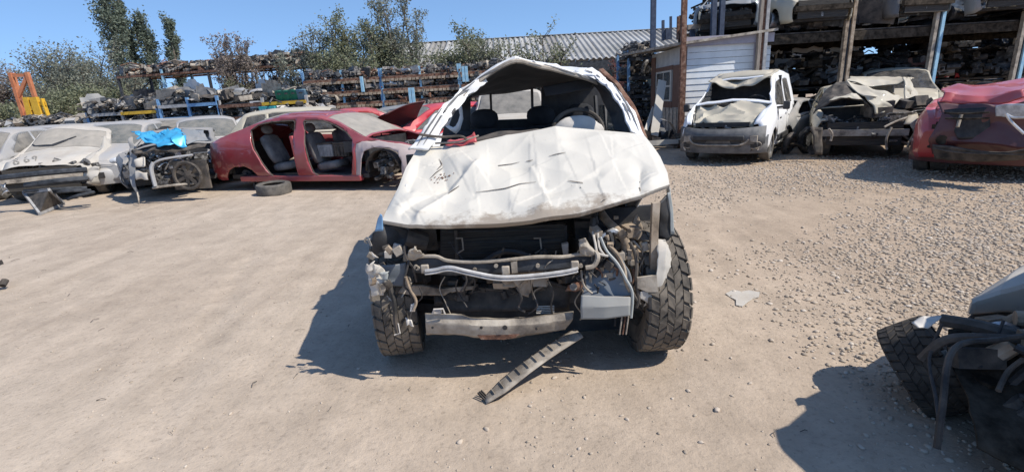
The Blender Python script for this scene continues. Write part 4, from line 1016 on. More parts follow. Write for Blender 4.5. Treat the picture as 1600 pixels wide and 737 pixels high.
# ---- stripped front end
Yf = 2.42
MB().poly([P(600, 350, 3.0), P(1030, 320, 3.0), P(1030, 520, 2.9), P(600, 520, 2.9)], (0, .03, 0)).build('inner_bulkhead', M['black'], pk)
rad = [P(690, 356, 2.62), P(882, 350, 2.62), P(882, 486, 2.58), P(690, 486, 2.58)]
MB().poly(rad, (0, .05, 0)).build('radiator', M['fin'], pk)
for a, b in ((688, 700), (876, 886)): pt_plate('radiator_tank', [(a, 352), (b, 352), (b, 476), (a, 476)], M['black'], pk, 2.64, .07)
for px in (718, 840): pt_tube('condenser_bracket', [(px - 6, 372, 2.55), (px + 4, 372, 2.55), (px + 6, 390, 2.55), (px - 4, 396, 2.55)], .005, M['greymetal'], pk, sm=False)
pt_tube('radiator_hose', [(712, 360, 2.6), (714, 400, 2.56), (712, 430, 2.56)], .010, M['dustyblack'], pk)
pt_plate('washer_bottle', [(878, 382), (888, 380), (888, 398), (880, 398)], M['airbag'], pk, 2.56, .03)
# upper crossbar and the bright pipe in front of it
ub = [(642, 403, 2.40), (680, 401, 2.38), (700, 408, 2.37), (745, 410, 2.36), (800, 406, 2.36), (840, 402, 2.36), (880, 402, 2.37), (905, 398, 2.38), (925, 399, 2.40)]
lb = [(644, 426, 2.40), (680, 428, 2.38), (700, 430, 2.37), (745, 430, 2.36), (800, 428, 2.36), (840, 424, 2.36), (880, 422, 2.37), (905, 420, 2.38), (925, 416, 2.40)]
panel('crossbar', [lb, ub, [(a, b - 3, c + .07) for a, b, c in ub]], M['darksteel'], pk, 40, 8, .003, 10, 0, .006, label='dark dented upper crossbar of the radiator support')
mb = MB(); mb.tube(bez([P(a, b - 1, c - .004) for a, b, c in ub], 4), [.010] * 33, 7); mb.build('crossbar_lip', M['greymetal'], pk)
for off_, rr_ in ((0, .009), (5, .006)):
    pt_tube('coolant_pipe', [(664, 423 + off_, 2.32), (680, 421 + off_, 2.32), (702, 417 + off_, 2.31), (730, 423 + off_, 2.30), (770, 431 + off_, 2.29), (800, 432 + off_, 2.29), (840, 429 + off_, 2.30), (880, 424 + off_, 2.31), (903, 419 + off_, 2.32)], rr_, M['chrome'], pk, label='bright bent coolant pipe across the front')
for a, b in ((661, 418), (787, 420), (895, 412)): MB().box(P(a + 3, b + 2, 2.33), (.04, .02, .045)).build('pipe_bracket', M['greymetal'], pk, bevel=.005)
for a, b in ((650, 416), (653, 418), (840, 414), (775, 414), (907, 414), (742, 420)): q = P(a, b, 2.36); MB().cyl(q, q + Vector((0, -.015, 0)), .011, n=8).build('bolt', M['greymetal'], pk)
pt_plate('crossbar_bracket', [(798, 410), (808, 408), (809, 426), (800, 427)], M['greymetal'], pk, 2.345, .01)
panel('torn_bracket', [[(640, 404, 2.36), (650, 404, 2.36), (660, 400, 2.36)], [(636, 394, 2.33), (646, 398, 2.34), (658, 392, 2.34)], [(646, 390, 2.34), (648, 384, 2.33), (654, 394, 2.34)]], M['greymetal'], pk, 9, 8, .012, 20, 1, .004, label='jagged bent bracket on the left end of the crossbar', jag=.007)
panel('torn_bracket', [[(910, 400, 2.36), (922, 402, 2.36), (930, 400, 2.36)], [(906, 385, 2.35), (918, 388, 2.34), (928, 390, 2.36)], [(908, 376, 2.36), (914, 373, 2.35), (924, 384, 2.36)]], M['greymetal'], pk, 9, 8, .010, 20, 4, .004, label='bent pale bracket on the right end of the crossbar', jag=.007)
# lower tie bars
panel('lower_tie_bar', [[(622, 456, 2.44), (650, 462, 2.44), (690, 460, 2.46), (740, 452, 2.48)], [(632, 444, 2.45), (650, 445, 2.45), (690, 449, 2.47), (742, 447, 2.49)], [(636, 443, 2.52), (650, 443, 2.52), (690, 447, 2.54), (742, 446, 2.56)]], M['brownmetal'], pk, 26, 8, .006, 9, 3, .006, label='dirt-brown bent lower tie bar on the left', jag=.004)
panel('lower_tie_bar', [[(785, 448, 2.44), (800, 449, 2.44), (830, 441, 2.44), (853, 436, 2.44)], [(786, 438, 2.46), (805, 437, 2.46), (830, 435, 2.46), (853, 431, 2.46)]], M['brownmetal'], pk, 16, 5, .006, 12, 5, .006)
panel('latch_plate', [[(814, 462, 2.42), (826, 464, 2.42)], [(806, 446, 2.43), (832, 447, 2.43)], [(800, 437, 2.43), (836, 436, 2.43)]], M['brownmetal'], pk, 8, 8, .010, 22, 7, .005)
panel('mount_plate', [[(884, 455, 2.42), (912, 453, 2.42)], [(888, 442, 2.42), (913, 440, 2.42)]], M['rust'], pk, 8, 6, .012, 20, 9, .006); MB().cyl(P(896, 448, 2.41), P(896, 448, 2.38), .02, n=10).build('bolt', M['greymetal'], pk)
panel('lower_grille_shroud', [[(690, 488, 2.52), (890, 484, 2.52)], [(690, 462, 2.54), (890, 458, 2.54)], [(720, 447, 2.56), (885, 440, 2.56)]], M['dustyblack'], pk, 20, 6, .004, 6, 4, .008)
for k in range(5): pt_tube('grille_slat', [(838, 489 - k * 2.6, 2.47), (866, 488 - k * 2.6, 2.47)], .003, M['airbag'], pk)
# main bumper crossmember with holes and an angled right end
xm_t = [(664, 490, 2.40), (700, 491, 2.38), (722, 492, 2.37), (735, 497, 2.365), (790, 499, 2.36), (840, 494, 2.365), (896, 487, 2.38)]
xm_m = [(665, 504, 2.38), (700, 505, 2.36), (722, 507, 2.35), (735, 509, 2.345), (790, 510, 2.34), (840, 507, 2.345), (895, 499, 2.36)]
xm_b = [(666, 521, 2.40), (700, 522, 2.38), (722, 522, 2.37), (740, 526, 2.365), (786, 529, 2.36), (815, 524, 2.365), (884, 514, 2.38)]
panel('bumper_crossmember', [[(a, b + 1, c + .08) for a, b, c in xm_b], xm_b, xm_m, xm_t, [(a, b - 2, c + .09) for a, b, c in xm_t]], M['greymetal'], pk, 60, 16, .0035, 12, 6, .008, label='grey-brown steel bumper crossmember with bolt holes')
for a, b, s in ((789, 511, 1), (676, 511, .5), (752, 511, .6), (838, 513, .5)): q = P(a, b, 2.345); MB().cyl(q, q + Vector((0, -.006, 0)), .013 * s, n=12).build('bolt_hole', M['black'], pk)
pt_tube('tow_loop', [(676, 490, 2.36), (678, 483, 2.35), (692, 482, 2.35), (695, 490, 2.36)], .005, M['airbag'], pk, sm=False)
pt_plate('mount_tab', [(674, 490), (690, 490), (688, 485), (678, 486)], M['airbag'], pk, 2.37, .02)
pt_plate('rusty_bracket', [(746, 524), (812, 522), (806, 527), (786, 530), (752, 530)], M['rust'], pk, 2.355, .01, label='rusty red lower edge of the crossmember')
# right-hand folded plate and curved inner panel
panel('inner_panel', [[(908, 464, 2.40), (960, 466, 2.36), (988, 462, 2.34)], [(910, 440, 2.44), (962, 440, 2.40), (988, 436, 2.36)], [(918, 415, 2.48), (955, 412, 2.44), (975, 408, 2.38)], [(930, 380, 2.52), (942, 378, 2.48), (952, 382, 2.42)]], M['bluegrey'], pk, 16, 20, .006, 8, 4, .006, label='curved dark blue inner panel on the right', jag=.004)
pt_tube('panel_edge', [(938, 370, 2.42), (948, 392, 2.40), (965, 412, 2.37), (978, 436, 2.34), (988, 458, 2.325), (986, 496, 2.32)], .008, M['teal_edge'], pk)
panel('folded_plate', [[(908, 499, 2.32), (945, 497, 2.30), (984, 493, 2.30)], [(907, 480, 2.32), (945, 479, 2.30), (985, 477, 2.30)], [(908, 461, 2.34), (945, 463, 2.33), (986, 463, 2.32)]], M['plate_grey'], pk, 14, 10, .004, 8, 7, .006, label='pale blue-grey folded steel plate')
for dx_ in (0, 5, 10): pt_tube('hanging_strip', [(972 + dx_, 494, 2.31), (968 + dx_, 522, 2.31)], .004, [M['greymetal'], M['rust'], M['greymetal']][dx_ // 5], pk)
# battery tray, battery, strut housing
MB().box(P(988, 412, 2.62), (.20, .18, .15)).build('battery_box', M['brownmetal'], pk, bevel=.008); MB().box(P(985, 395, 2.64), (.22, .20, .02)).build('battery_tray_lid', M['brownmetal'], pk, bevel=.004)
pt_plate('battery_bracket', [(948, 398), (962, 384), (985, 372), (1003, 380), (1004, 392), (960, 402)], M['brownmetal'], pk, 2.66, .02)
panel('engine_bracket', [[(978, 392, 2.6), (1000, 390, 2.6)], [(972, 375, 2.6), (1006, 372, 2.6)], [(985, 358, 2.62), (1004, 352, 2.62)], [(994, 338, 2.62), (997, 336, 2.62)]], M['brownmetal'], pk, 10, 14, .02, 16, 3, .008)
pt_tube('radiator_hose', [(930, 318, 2.75), (948, 345, 2.6), (962, 358, 2.5), (976, 374, 2.46), (978, 390, 2.47)], .024, M['brownmetal'], pk, 12, label='thick dusty radiator hose')
pt_tube('clamp', [(960, 366, 2.47), (974, 358, 2.47)], .006, M['greymetal'], pk)
pt_plate('support_strut', [(1020, 318, 2.42), (1032, 316, 2.42), (1029, 360, 2.40), (1028, 425, 2.38), (1016, 428, 2.38), (1018, 365, 2.40)], M['brownmetal'], pk, 2.42, .03, label='upright dirt-brown strut beside the right wheel')
panel('wing_remnant', [[(1030, 372, 2.5), (1042, 376, 2.5), (1052, 368, 2.5)], [(1030, 345, 2.48), (1042, 344, 2.5), (1051, 345, 2.52)], [(1032, 314, 2.46), (1042, 308, 2.5), (1048, 300, 2.54)]], M['black'], pk, 8, 10, .01, 10, 3, .008)
panel('wing_edge', [[(1048, 366, 2.5), (1054, 366, 2.5)], [(1047, 330, 2.5), (1052, 330, 2.5)], [(1043, 302, 2.5), (1048, 300, 2.5)]], M['teal_edge'], pk, 4, 8, .004, 10, 3, .004, label='pale blue strip of the right wing edge')
# right wheel-arch liner, dusty white
panel('wheel_arch_shield', [[(1002, 484, 2.40), (1020, 470, 2.36), (1040, 474, 2.40)], [(1020, 455, 2.34), (1034, 450, 2.34), (1046, 448, 2.38)], [(1026, 420, 2.33), (1040, 418, 2.34), (1050, 416, 2.40)], [(1028, 392, 2.36), (1042, 388, 2.36), (1049, 396, 2.44)], [(1026, 374, 2.42), (1034, 374, 2.42), (1040, 376, 2.50)]], M['dust_white'], pk, 12, 26, .008, 7, 3, .004, label='dusty white torn wheel arch shield on the right', jag=.006)
pt_plate('arch_bracket', [(996, 434), (1026, 430), (1028, 456), (1012, 456), (996, 450)], M['greymetal'], pk, 2.33, .015)
panel('arch_shield_flap', [[(998, 466, 2.34), (1010, 474, 2.34), (1022, 480, 2.34)], [(1000, 456, 2.34), (1014, 455, 2.34), (1030, 460, 2.34)]], M['dust_white'], pk, 10, 6, .012, 14, 8, .005)
# left side: broken lamp remains
panel('lamp_remnant', [[(582, 466, 2.42), (590, 464, 2.40), (600, 460, 2.40)], [(574, 436, 2.40), (588, 440, 2.38), (608, 444, 2.40)], [(572, 414, 2.40), (584, 412, 2.38), (598, 416, 2.40)]], M['dust_white'], pk, 12, 14, .009, 14, 3, .003, label='broken white headlight housing on the left', jag=.008)
panel('wing_remnant', [[(580, 398, 2.5), (600, 402, 2.48), (636, 400, 2.5)], [(580, 380, 2.5), (600, 378, 2.5), (640, 376, 2.55)], [(582, 362, 2.5), (600, 356, 2.5), (640, 358, 2.55)]], M['black'], pk, 12, 10, .02, 8, 3, .008)
panel('wing_edge', [[(586, 362, 2.36), (599, 361, 2.36)], [(590, 342, 2.36), (598, 342, 2.36)], [(594, 334, 2.36), (597, 336, 2.36)]], M['bluesteel'], pk, 4, 8, .004, 10, 3, .004, label='blue plastic edge under the left hood corner')
panel('inner_panel', [[(596, 444, 2.44), (632, 446, 2.46)], [(594, 412, 2.44), (634, 412, 2.46)]], M['bluegrey'], pk, 8, 8, .01, 8, 6, .006)
for k, (a, b) in enumerate(((578, 418), (590, 424), (600, 432), (584, 440), (596, 450), (606, 446))):
    panel('housing_shard', [[(a - 4, b + 7, 2.375), (a + 7, b + 5, 2.38)], [(a - 5, b - 5, 2.36), (a + 4, b - 8, 2.37)]], M[['airbag', 'dust_white', 'teal_edge', 'brownmetal', 'greymetal', 'dustyblack'][k]], pk, 4, 4, .008, 25, k, .003, jag=.008)
pt_tube('lamp_bracket', [(574, 380, 2.4), (570, 376, 2.4), (574, 372, 2.4), (580, 384, 2.4)], .006, M['greymetal'], pk)
panel('lamp_bracket', [[(584, 404, 2.4), (592, 404, 2.4)], [(582, 398, 2.4), (580, 394, 2.4)]], M['airbag'], pk, 4, 4, .008, 20, 3, .004)
pt_tube('hanging_strut', [(608, 442, 2.40), (616, 470, 2.38), (618, 500, 2.38), (622, 522, 2.38)], .014, M['dustyblack'], pk); pt_tube('hanging_strut', [(622, 505, 2.37), (625, 520, 2.37), (616, 523, 2.37)], .004, M['airbag'], pk, sm=False)
pt_tube('wiring', [(640, 404, 2.38), (636, 420, 2.36), (631, 445, 2.36), (640, 456, 2.36), (646, 470, 2.36)], .006, M['wire'], pk)
pt_tube('wiring', [(634, 432, 2.35), (640, 450, 2.35), (650, 470, 2.35), (646, 484, 2.35)], .008, M['brownmetal'], pk)
panel('connector', [[(640, 488, 2.35), (648, 486, 2.35)], [(642, 476, 2.35), (650, 474, 2.35)]], M['airbag'], pk, 5, 5, .008, 30, 3, .008); panel('connector', [[(636, 508, 2.36), (646, 510, 2.36)], [(634, 498, 2.36), (642, 502, 2.36)]], M['airbag'], pk, 5, 5, .01, 30, 5, .008)
wires = [[(726, 425, 2.35), (729, 440, 2.35), (720, 455, 2.36)], [(908, 422, 2.36), (912, 445, 2.35), (925, 458, 2.36)], [(926, 362, 2.45), (930, 380, 2.4), (934, 395, 2.38), (950, 400, 2.38)], [(934, 360, 2.45), (936, 385, 2.4), (944, 398, 2.38)],
         [(952, 384, 2.42), (965, 398, 2.4), (975, 418, 2.38), (978, 440, 2.36), (985, 455, 2.34)], [(984, 378, 2.42), (992, 395, 2.4), (995, 415, 2.38), (994, 440, 2.36), (998, 465, 2.34), (994, 480, 2.34)], [(960, 392, 2.42), (968, 410, 2.4), (972, 430, 2.38)], [(985, 440, 2.36), (990, 460, 2.34), (1000, 475, 2.34)], [(915, 418, 2.34), (928, 415, 2.34), (934, 402, 2.35), (930, 392, 2.37)]]
for k, q in enumerate(wires): pt_tube('wiring', q, [.005, .006, .007, .006, .011, .010, .007, .009, .013][k], M[['wire', 'greymetal', 'airbag', 'airbag', 'brownmetal', 'dustyblack', 'rust', 'dustyblack', 'greymetal'][k]], pk)
rw = random.Random(17)
for k in range(64):
    x0 = rw.choice([rw.uniform(598, 660), rw.uniform(905, 1010), rw.uniform(905, 1010), rw.uniform(690, 880)]); y0 = rw.uniform(375, 455); Yk = rw.uniform(2.38, 2.5)
    q = [(x0, y0, Yk)]
    for j in range(3): q.append((q[-1][0] + rw.uniform(-14, 14), q[-1][1] + rw.uniform(6, 22), Yk + rw.uniform(-.03, .03)))
    pt_tube('wiring', q, rw.choice([.003, .004, .006]), M[rw.choice(['wire', 'wire', 'dustyblack', 'greymetal', 'brownmetal', 'rust'])], pk, n=5)
for k in range(40):
    x0 = rw.choice([rw.uniform(935, 1010), rw.uniform(575, 640)]); y0 = rw.uniform(385, 470); q = P(x0, y0, rw.uniform(2.40, 2.5)); MB().box(q, (rw.uniform(.02, .05), .02, rw.uniform(.02, .05)), Matrix.Rotation(rw.uniform(-1, 1), 3, 'Y')).build('clip', M[rw.choice(['greymetal', 'dustyblack', 'brownmetal', 'airbag'])], pk, bevel=.004)
for k in range(7): pt_tube('radiator_fin_rail', [(700, 362 + k * 17, 2.61), (876, 358 + k * 17, 2.61)], .003, M['darksteel'], pk, n=4)
clutter(pk, 'engine', 'dustyblack', (-.45, 2.66, .55), (.55, 3.1, .95), 60, 31, 8, world=True)
clutter(pk, 'tangled_parts', 'brownmetal', (.42, 2.42, .50), (.66, 2.56, .85), 34, 35, 8, world=True, big=.42)
clutter(pk, 'tangled_parts', 'dustyblack', (-.45, 2.50, .44), (.34, 2.56, .62), 30, 36, 8, world=True, big=.4)
clutter(pk, 'suspension', 'rust', (.50, 2.55, .36), (.66, 2.72, .62), 12, 32, 3, world=True, big=.7)
clutter(pk, 'inner_parts', 'dustyblack', (-.70, 2.56, .55), (-.52, 2.8, .80), 18, 33, 3, world=True)
clutter(pk, 'engine_lower_parts', 'brownmetal', (-.1, 2.45, .50), (.32, 2.5, .60), 12, 34, 2, world=True, big=.4)
# suspension arms and axle
mb = MB(); mb.tube([Vector((-.55, 2.74, .40)), Vector((.65, 2.68, .40))], .04, 8); mb.beam((-.35, 2.6, .36), (-.62, 2.75, .33), .06, .04); mb.beam((.42, 2.6, .36), (.70, 2.68, .33), .06, .04); mb.box((.05, 2.62, .40), (.9, .10, .09)); mb.build('front_axle', M['darksteel'], pk)

# off-road tyres with lugs
def mud_tyre(c, yaw, mat, r=.385, w_=.27, par=None, ax=None):
    par = par or pk; c = Vector(c); ax = Vector(ax).normalized() if ax else Vector((math.cos(yaw), math.sin(yaw), 0)); u = ax.orthogonal().normalized() if abs(ax.z) > .01 else Vector((0, 0, 1)); v = ax.cross(u).normalized()
    prof = [(.56, -.36), (.60, -.46), (.78, -.52), (.90, -.50), (.955, -.44), (.965, -.2), (.965, .2), (.955, .44), (.90, .50), (.78, .52), (.60, .46), (.56, .36)]
    fr = lambda a, q, t: c + (u * math.cos(a) + v * math.sin(a)) * (r * q) + ax * (w_ * t)
    rows = [[fr(2 * PI * k / 48, q, t) for q, t in prof] for k in range(49)]; mb = MB(); mb.grid(rows)
    nl = 30
    for k in range(nl):
        for t0, t1, sk, ph in ((-.50, -.30, .3, 0), (-.28, -.10, -.5, .4), (-.085, .085, .4, .85), (.10, .28, -.5, .3), (.30, .50, .3, .6)):
            a0 = 2 * PI * (k + ph) / nl; da = 2 * PI / nl * .43; s_ = 2 * PI / nl * sk * .5
            o = []
            for t, sh in ((t0, -s_), (t1, s_)):
                edge = .93 if abs(t) > .45 else .96
                for a in (a0 - da + sh, a0 + da + sh): o.append((a, t, edge))
            (aa, t_, e0), (ab, _, _), (ac, t2, e1), (ad_, _, _) = o
            h0, h1 = (.978 if e0 < .95 else .992), (.978 if e1 < .95 else .992); top = [fr(aa + .014, h0, t_), fr(ab - .014, h0, t_), fr(ad_ - .014, h1, t2), fr(ac + .014, h1, t2)]
            bot = [fr(aa, e0, t_), fr(ab, e0, t_), fr(ad_, e1, t2), fr(ac, e1, t2)]
            mb.add(bot + top, [(4, 5, 6, 7), (0, 1, 5, 4), (1, 2, 6, 5), (2, 3, 7, 6), (3, 0, 4, 7)])
            if abs(t0) > .4 or abs(t1) > .4:      # shoulder lugs run down the sidewall
                sg = -1 if t0 < 0 else 1; tt2 = .515 * sg; ai, aj = (aa, ab) if sg < 0 else (ac, ad_)
                mb.add([fr(ai, .99, .49 * sg), fr(aj, .99, .49 * sg), fr(aj, .84, .50 * sg), fr(ai, .84, .50 * sg), fr(ai + .01, .97, .54 * sg), fr(aj - .01, .97, .54 * sg), fr(aj - .01, .85, .545 * sg), fr(ai + .01, .85, .545 * sg)], [(4, 5, 6, 7), (0, 1, 5, 4), (1, 2, 6, 5), (2, 3, 7, 6), (3, 0, 4, 7)])
    ty = mb.build('tyre', M[mat], par, smooth=False)
    m2 = MB(); m2.tube([c - ax * w_ * .36, c + ax * w_ * .36], r * .56, 24, False); m2.cyl(c - ax * .01, c + ax * .02, r * .55, n=24); m2.cyl(c - ax * .12, c + ax * .10, r * .2, n=12); m2.build('rim', M['greymetal'], ty)
mud_tyre((.795, 2.70, .385), R(2), 'rubber_brown', .387, .215); mud_tyre((-.72, 2.83, .385), R(8), 'rubber_brown', .387, .22); mud_tyre((.86, 5.75, .382), 0, 'rubber_brown'); mud_tyre((-.74, 5.75, .382), 0, 'rubber_brown')

# plastic trim strip leaning from the bumper to the ground
a0 = P(903, 517, 2.42); a1 = G(757, 624, .01)
st = thing('trim_strip', 'long ribbed grey plastic strip fallen from the pickup bumper onto the dirt', 'trim strip', (a1.x, a1.y, 0))
d = (a0 - a1); wv = d.cross(Vector((0, 0, 1))).normalized()
rows = []
for k in range(25):
    t_ = k / 24; p = a1 + d * t_ + Vector((0, 0, .02 * math.sin(PI * t_))); wd = .052 * min(1, .45 + t_ * 3); rows.append([p - wv * wd + Vector((0, 0, -.008)), p - wv * wd * .6, p + wv * wd * .6, p + wv * wd + Vector((0, 0, -.012))])
mb = MB(); mb.grid(rows); mb.build('strip_body', M['greymetal'], st, .006)
for k in range(1, 11):
    t_ = k / 11.5; p = a1 + d * t_ + Vector((0, 0, .02 * math.sin(PI * t_) + .006)); wd = .052 * min(1, .45 + t_ * 3); MB().beam(p - wv * wd * .6, p + wv * wd * .6, .004, .007).build('rib', M['greymetal'], st)
for k in range(3): p = a1 + Vector((.008 * k, .01 * k, .0)); MB().beam(p, p + Vector((-.035, .035, .02)), .005, .012).build('clip', M['dustyblack'], st)
# pale shard on the ground
g = G(1160, 468); sh = [(1134, 458), (1146, 452), (1158, 455), (1170, 453), (1187, 456), (1186, 463), (1176, 466), (1168, 471), (1160, 478), (1150, 476), (1150, 468), (1140, 463)]
mb = MB(); mb.poly([G(a, b, .018 + .012 * noise.noise(Vector((a * .1, b * .1, 0)))) for a, b in sh], (0, 0, -.006)); tag(mb.build('plastic_shard', M['dust_white'], None), 'broken white plastic shard lying on the dirt right of the pickup', 'plastic shard')
# ------------------------------------------------------------------ named wrecks of the first line
def clean_black(*a, **k): return k
# white hatchback numbered 869
hx, hy = G(78, 316).x, G(78, 316).y; hh = R(-72); fd_ = Vector((math.cos(hh), math.sin(hh), 0)); cpos = Vector((hx, hy, 0)) - fd_ * 1.95
cr1 = crumple(.035, 1.8, 3, lambda p: .35 + dent_mask(.2, 1.9)(p))
def hatch_def(p):
    q = cr1(p)
    if p.z > 1.2: q.z -= .05 * (1 + math.sin(p.y * 3))
    return q
ht = generic_car('white_hatchback', 'dusty white hatchback wreck numbered 869 on its hood, front end stripped', 'car', cpos.x, cpos.y, hh, 'hatch', 'dust_white', deform=hatch_def, bumper=False, hood='on', glassy='glass_dust', wmat='glass_dark', seed=14)
hb = [c for c in ht.children if c.name.startswith('hood')]; bvh = bvh_of(hb)
sx = lambda a, b: (a / 3.686, 170 + b / 3.686)
dg = lambda a, b: (a / 3.686 * 1.05 + 3, 170 + b / 3.686 - 9)
digits = [[(85, 320), (70, 322), (66, 334), (80, 336), (92, 342), (90, 352), (72, 354), (64, 344), (72, 334), (86, 328), (86, 320)], [(138, 308), (126, 318), (124, 334), (136, 342), (148, 336), (146, 326), (134, 324), (126, 330)], [(186, 318), (172, 322), (168, 314), (176, 307), (188, 309), (188, 318), (184, 334)]]
for ln in digits:
    mb = MB(); strokes_on(bvh, [[dg(*q) for q in ln]], .016, mb, .006, 5)
    if mb.f: mb.build('painted_digit', M['marker'], ht, label='grey hand-written digit of the number 869')
mb = MB(); strokes_on(bvh_of([c for c in ht.children if c.name.startswith(('windshield', 'body'))]), [[sx(130, 160), sx(200, 215), sx(300, 212), sx(440, 160)]], .045, mb, .008, 8)
if mb.f: mb.build('windshield_tear', M['black'], ht, label='dark gap torn along the top of the dusty windshield')
for a, b in (((2, 398), (500, 350)), ((150, 440), (505, 400)), ((140, 475), (500, 455)), ((310, 480), (520, 470)), ((390, 520), (540, 480))):
    (x1, y1), (x2, y2) = sx(*a), sx(*b); q = G(80, 318).y; pt_tube('front_crossbar', [(x1, y1, 8.75), ((x1 + x2) / 2, (y1 + y2) / 2 - 1, 8.7), (x2, y2, 8.95)], .05 if b[1] < 420 else .03, M['darksteel'], ht)
panel('lamp_bracket', [[(128, 280, 8.95), (140, 284, 8.95), (152, 276, 9.0)], [(132, 266, 8.95), (142, 262, 8.95), (154, 262, 9.0)]], M['dust_white'], ht, 8, 6, .05, 5, 2, .01)
panel('broken_lamp', [[(2, 304, 8.7), (12, 300, 8.7)], [(0, 290, 8.75), (10, 288, 8.75)]], M['alu'], ht, 6, 6, .06, 6, 3, .01)
clutter(ht, 'inner_wing_parts', 'engine', (1.35, .25, .35), (1.9, .8, .75), 26, 61, 4)
# radiator leaning in front
rd_ = thing('loose_radiator', 'dark radiator leaning against the white hatchback, resting on the dirt', 'radiator', G(70, 332), 0)
q = [sx(135, 482), sx(228, 604), sx(368, 545), sx(282, 465)]; YY = (8.45, 8.3, 8.35, 8.55); pp = [P(a, b, y) for (a, b), y in zip(q, YY)]
pp = [G(*q[0], .34), G(*q[1], .02), G(*q[2], .05), G(*q[3], .40)]; nn = (pp[1] - pp[0]).cross(pp[3] - pp[0]).normalized() * .03
MB().poly(pp, nn).build('core', M['dustyblack'], rd_)
for k in range(4): MB().beam(pp[k], pp[(k + 1) % 4], .035, .05).build('frame', M['greysteel'], rd_)

# dark wreck with the cyan crumpled hood
bx, by = G(268, 306).x, G(268, 306).y; bh = R(-66); fb = Vector((math.cos(bh), math.sin(bh), 0)); cb = Vector((bx, by + .1, 0)) - fb * 2.1
cr2 = crumple(.11, 1.6, 21, lambda p: .3 + .9 * dent_mask(.2, 2.0)(p))
def blue_def(p):
    q = cr2(p)
    if q.z > .95: q.z = .95 + (q.z - .95) * .55
    return q
bw = generic_car('blue_hooded_wreck', 'dark crushed car wreck with crumpled cyan blue hood and exposed engine bay', 'car', cb.x, cb.y, bh, 'sedan', 'grey', deform=blue_def, bumper=False, hood='off', glassy=None, seed=33, nwheel=0)
tz = lambda a, b: (a / 3.686, 170 + b / 3.686)
def tzp(a, b, y): return (*tz(a, b), y)
panel('hood', [[tzp(780, 155, 9.1), tzp(850, 200, 9.0), tzp(920, 228, 8.95), tzp(1000, 212, 9.0), tzp(1075, 205, 9.1)], [tzp(790, 148, 9.3), tzp(850, 165, 9.2), tzp(920, 175, 9.2), tzp(1000, 160, 9.2), tzp(1060, 150, 9.3)], [tzp(765, 140, 9.6), tzp(850, 140, 9.6), tzp(920, 130, 9.6), tzp(1000, 122, 9.6), tzp(1045, 120, 9.6)]], M['cyan'], bw, 26, 14, .085, 5, 3, .01, label='bright cyan blue crumpled hood')
panel('wing_panel', [[tzp(1075, 205, 9.1), tzp(1150, 190, 9.3), tzp(1215, 188, 9.5)], [tzp(1060, 150, 9.3), tzp(1130, 150, 9.4), tzp(1190, 160, 9.6)], [tzp(1045, 120, 9.6), tzp(1110, 120, 9.7), tzp(1175, 128, 9.8)]], M['bluegrey'], bw, 14, 10, .05, 4, 8, .01)
panel('wing_panel', [[tzp(745, 400, 9.0), tzp(800, 520, 8.95)], [tzp(738, 330, 9.05), tzp(770, 380, 9.0)], [tzp(745, 250, 9.1), tzp(790, 250, 9.1)], [tzp(745, 165, 9.3), tzp(770, 170, 9.3)]], M['grey'], bw, 8, 16, .05, 4, 18, .012)
panel('bonnet_frame', [[tzp(780, 250, 9.0), tzp(900, 240, 8.95), tzp(1060, 245, 9.0), tzp(1180, 215, 9.2)], [tzp(780, 235, 9.1), tzp(900, 215, 9.05), tzp(1060, 225, 9.1), tzp(1190, 195, 9.3)]], M['dustyblack'], bw, 22, 5, .04, 4, 28, .015)
for a, b in (((780, 360), (860, 410)), ((780, 280), (830, 330))):
    panel('lamp_housing', [[tzp(a[0], b[1], 8.9), tzp(b[0], b[1] - 6, 8.9)], [tzp(a[0], a[1], 8.95), tzp(b[0], a[1], 8.95)]], M['dust_white'], bw, 8, 6, .05, 5, a[1], .02)
pt_tube('radiator_support', [tzp(885, 310, 8.9), tzp(872, 350, 8.88), tzp(895, 445, 8.88)], .035, M['silver'], bw); pt_tube('radiator_support', [tzp(880, 318, 8.9), tzp(940, 290, 8.9), tzp(1110, 265, 9.0)], .02, M['silver'], bw); pt_tube('lower_crossbar', [tzp(880, 455, 8.9), tzp(1000, 440, 8.9), tzp(1185, 425, 9.1)], .022, M['greymetal'], bw)
c_ = P(*tz(1080, 385), 8.95); fanm = MB(); fanm.tube([c_ + Vector((.24 * math.cos(a), 0, .24 * math.sin(a))) for a in [k * PI / 12 for k in range(25)]], .03, 6, False)
for k in range(7): a = 2 * PI * k / 7; fanm.beam(c_, c_ + Vector((.23 * math.cos(a), .02, .23 * math.sin(a))), .06, .01, up=(0, 1, 0))
fanm.build('cooling_fan', M['dustyblack'], bw); MB().box(c_ + Vector((0, .1, 0)), (.66, .05, .52)).build('fan_shroud', M['dustyblack'], bw)
clutter(bw, 'engine', 'engine', (-6.9, 9.05, .35), (-6.0, 9.5, .95), 60, 71, 9, world=True); clutter(bw, 'engine', 'alu', (-6.7, 9.0, .5), (-6.0, 9.3, .9), 10, 72, 3, world=True, big=.7)
pt_tube('hanging_strip', [tzp(790, 480, 8.85), tzp(798, 520, 8.8), tzp(800, 550, 8.8)], .012, M['greymetal'], bw)

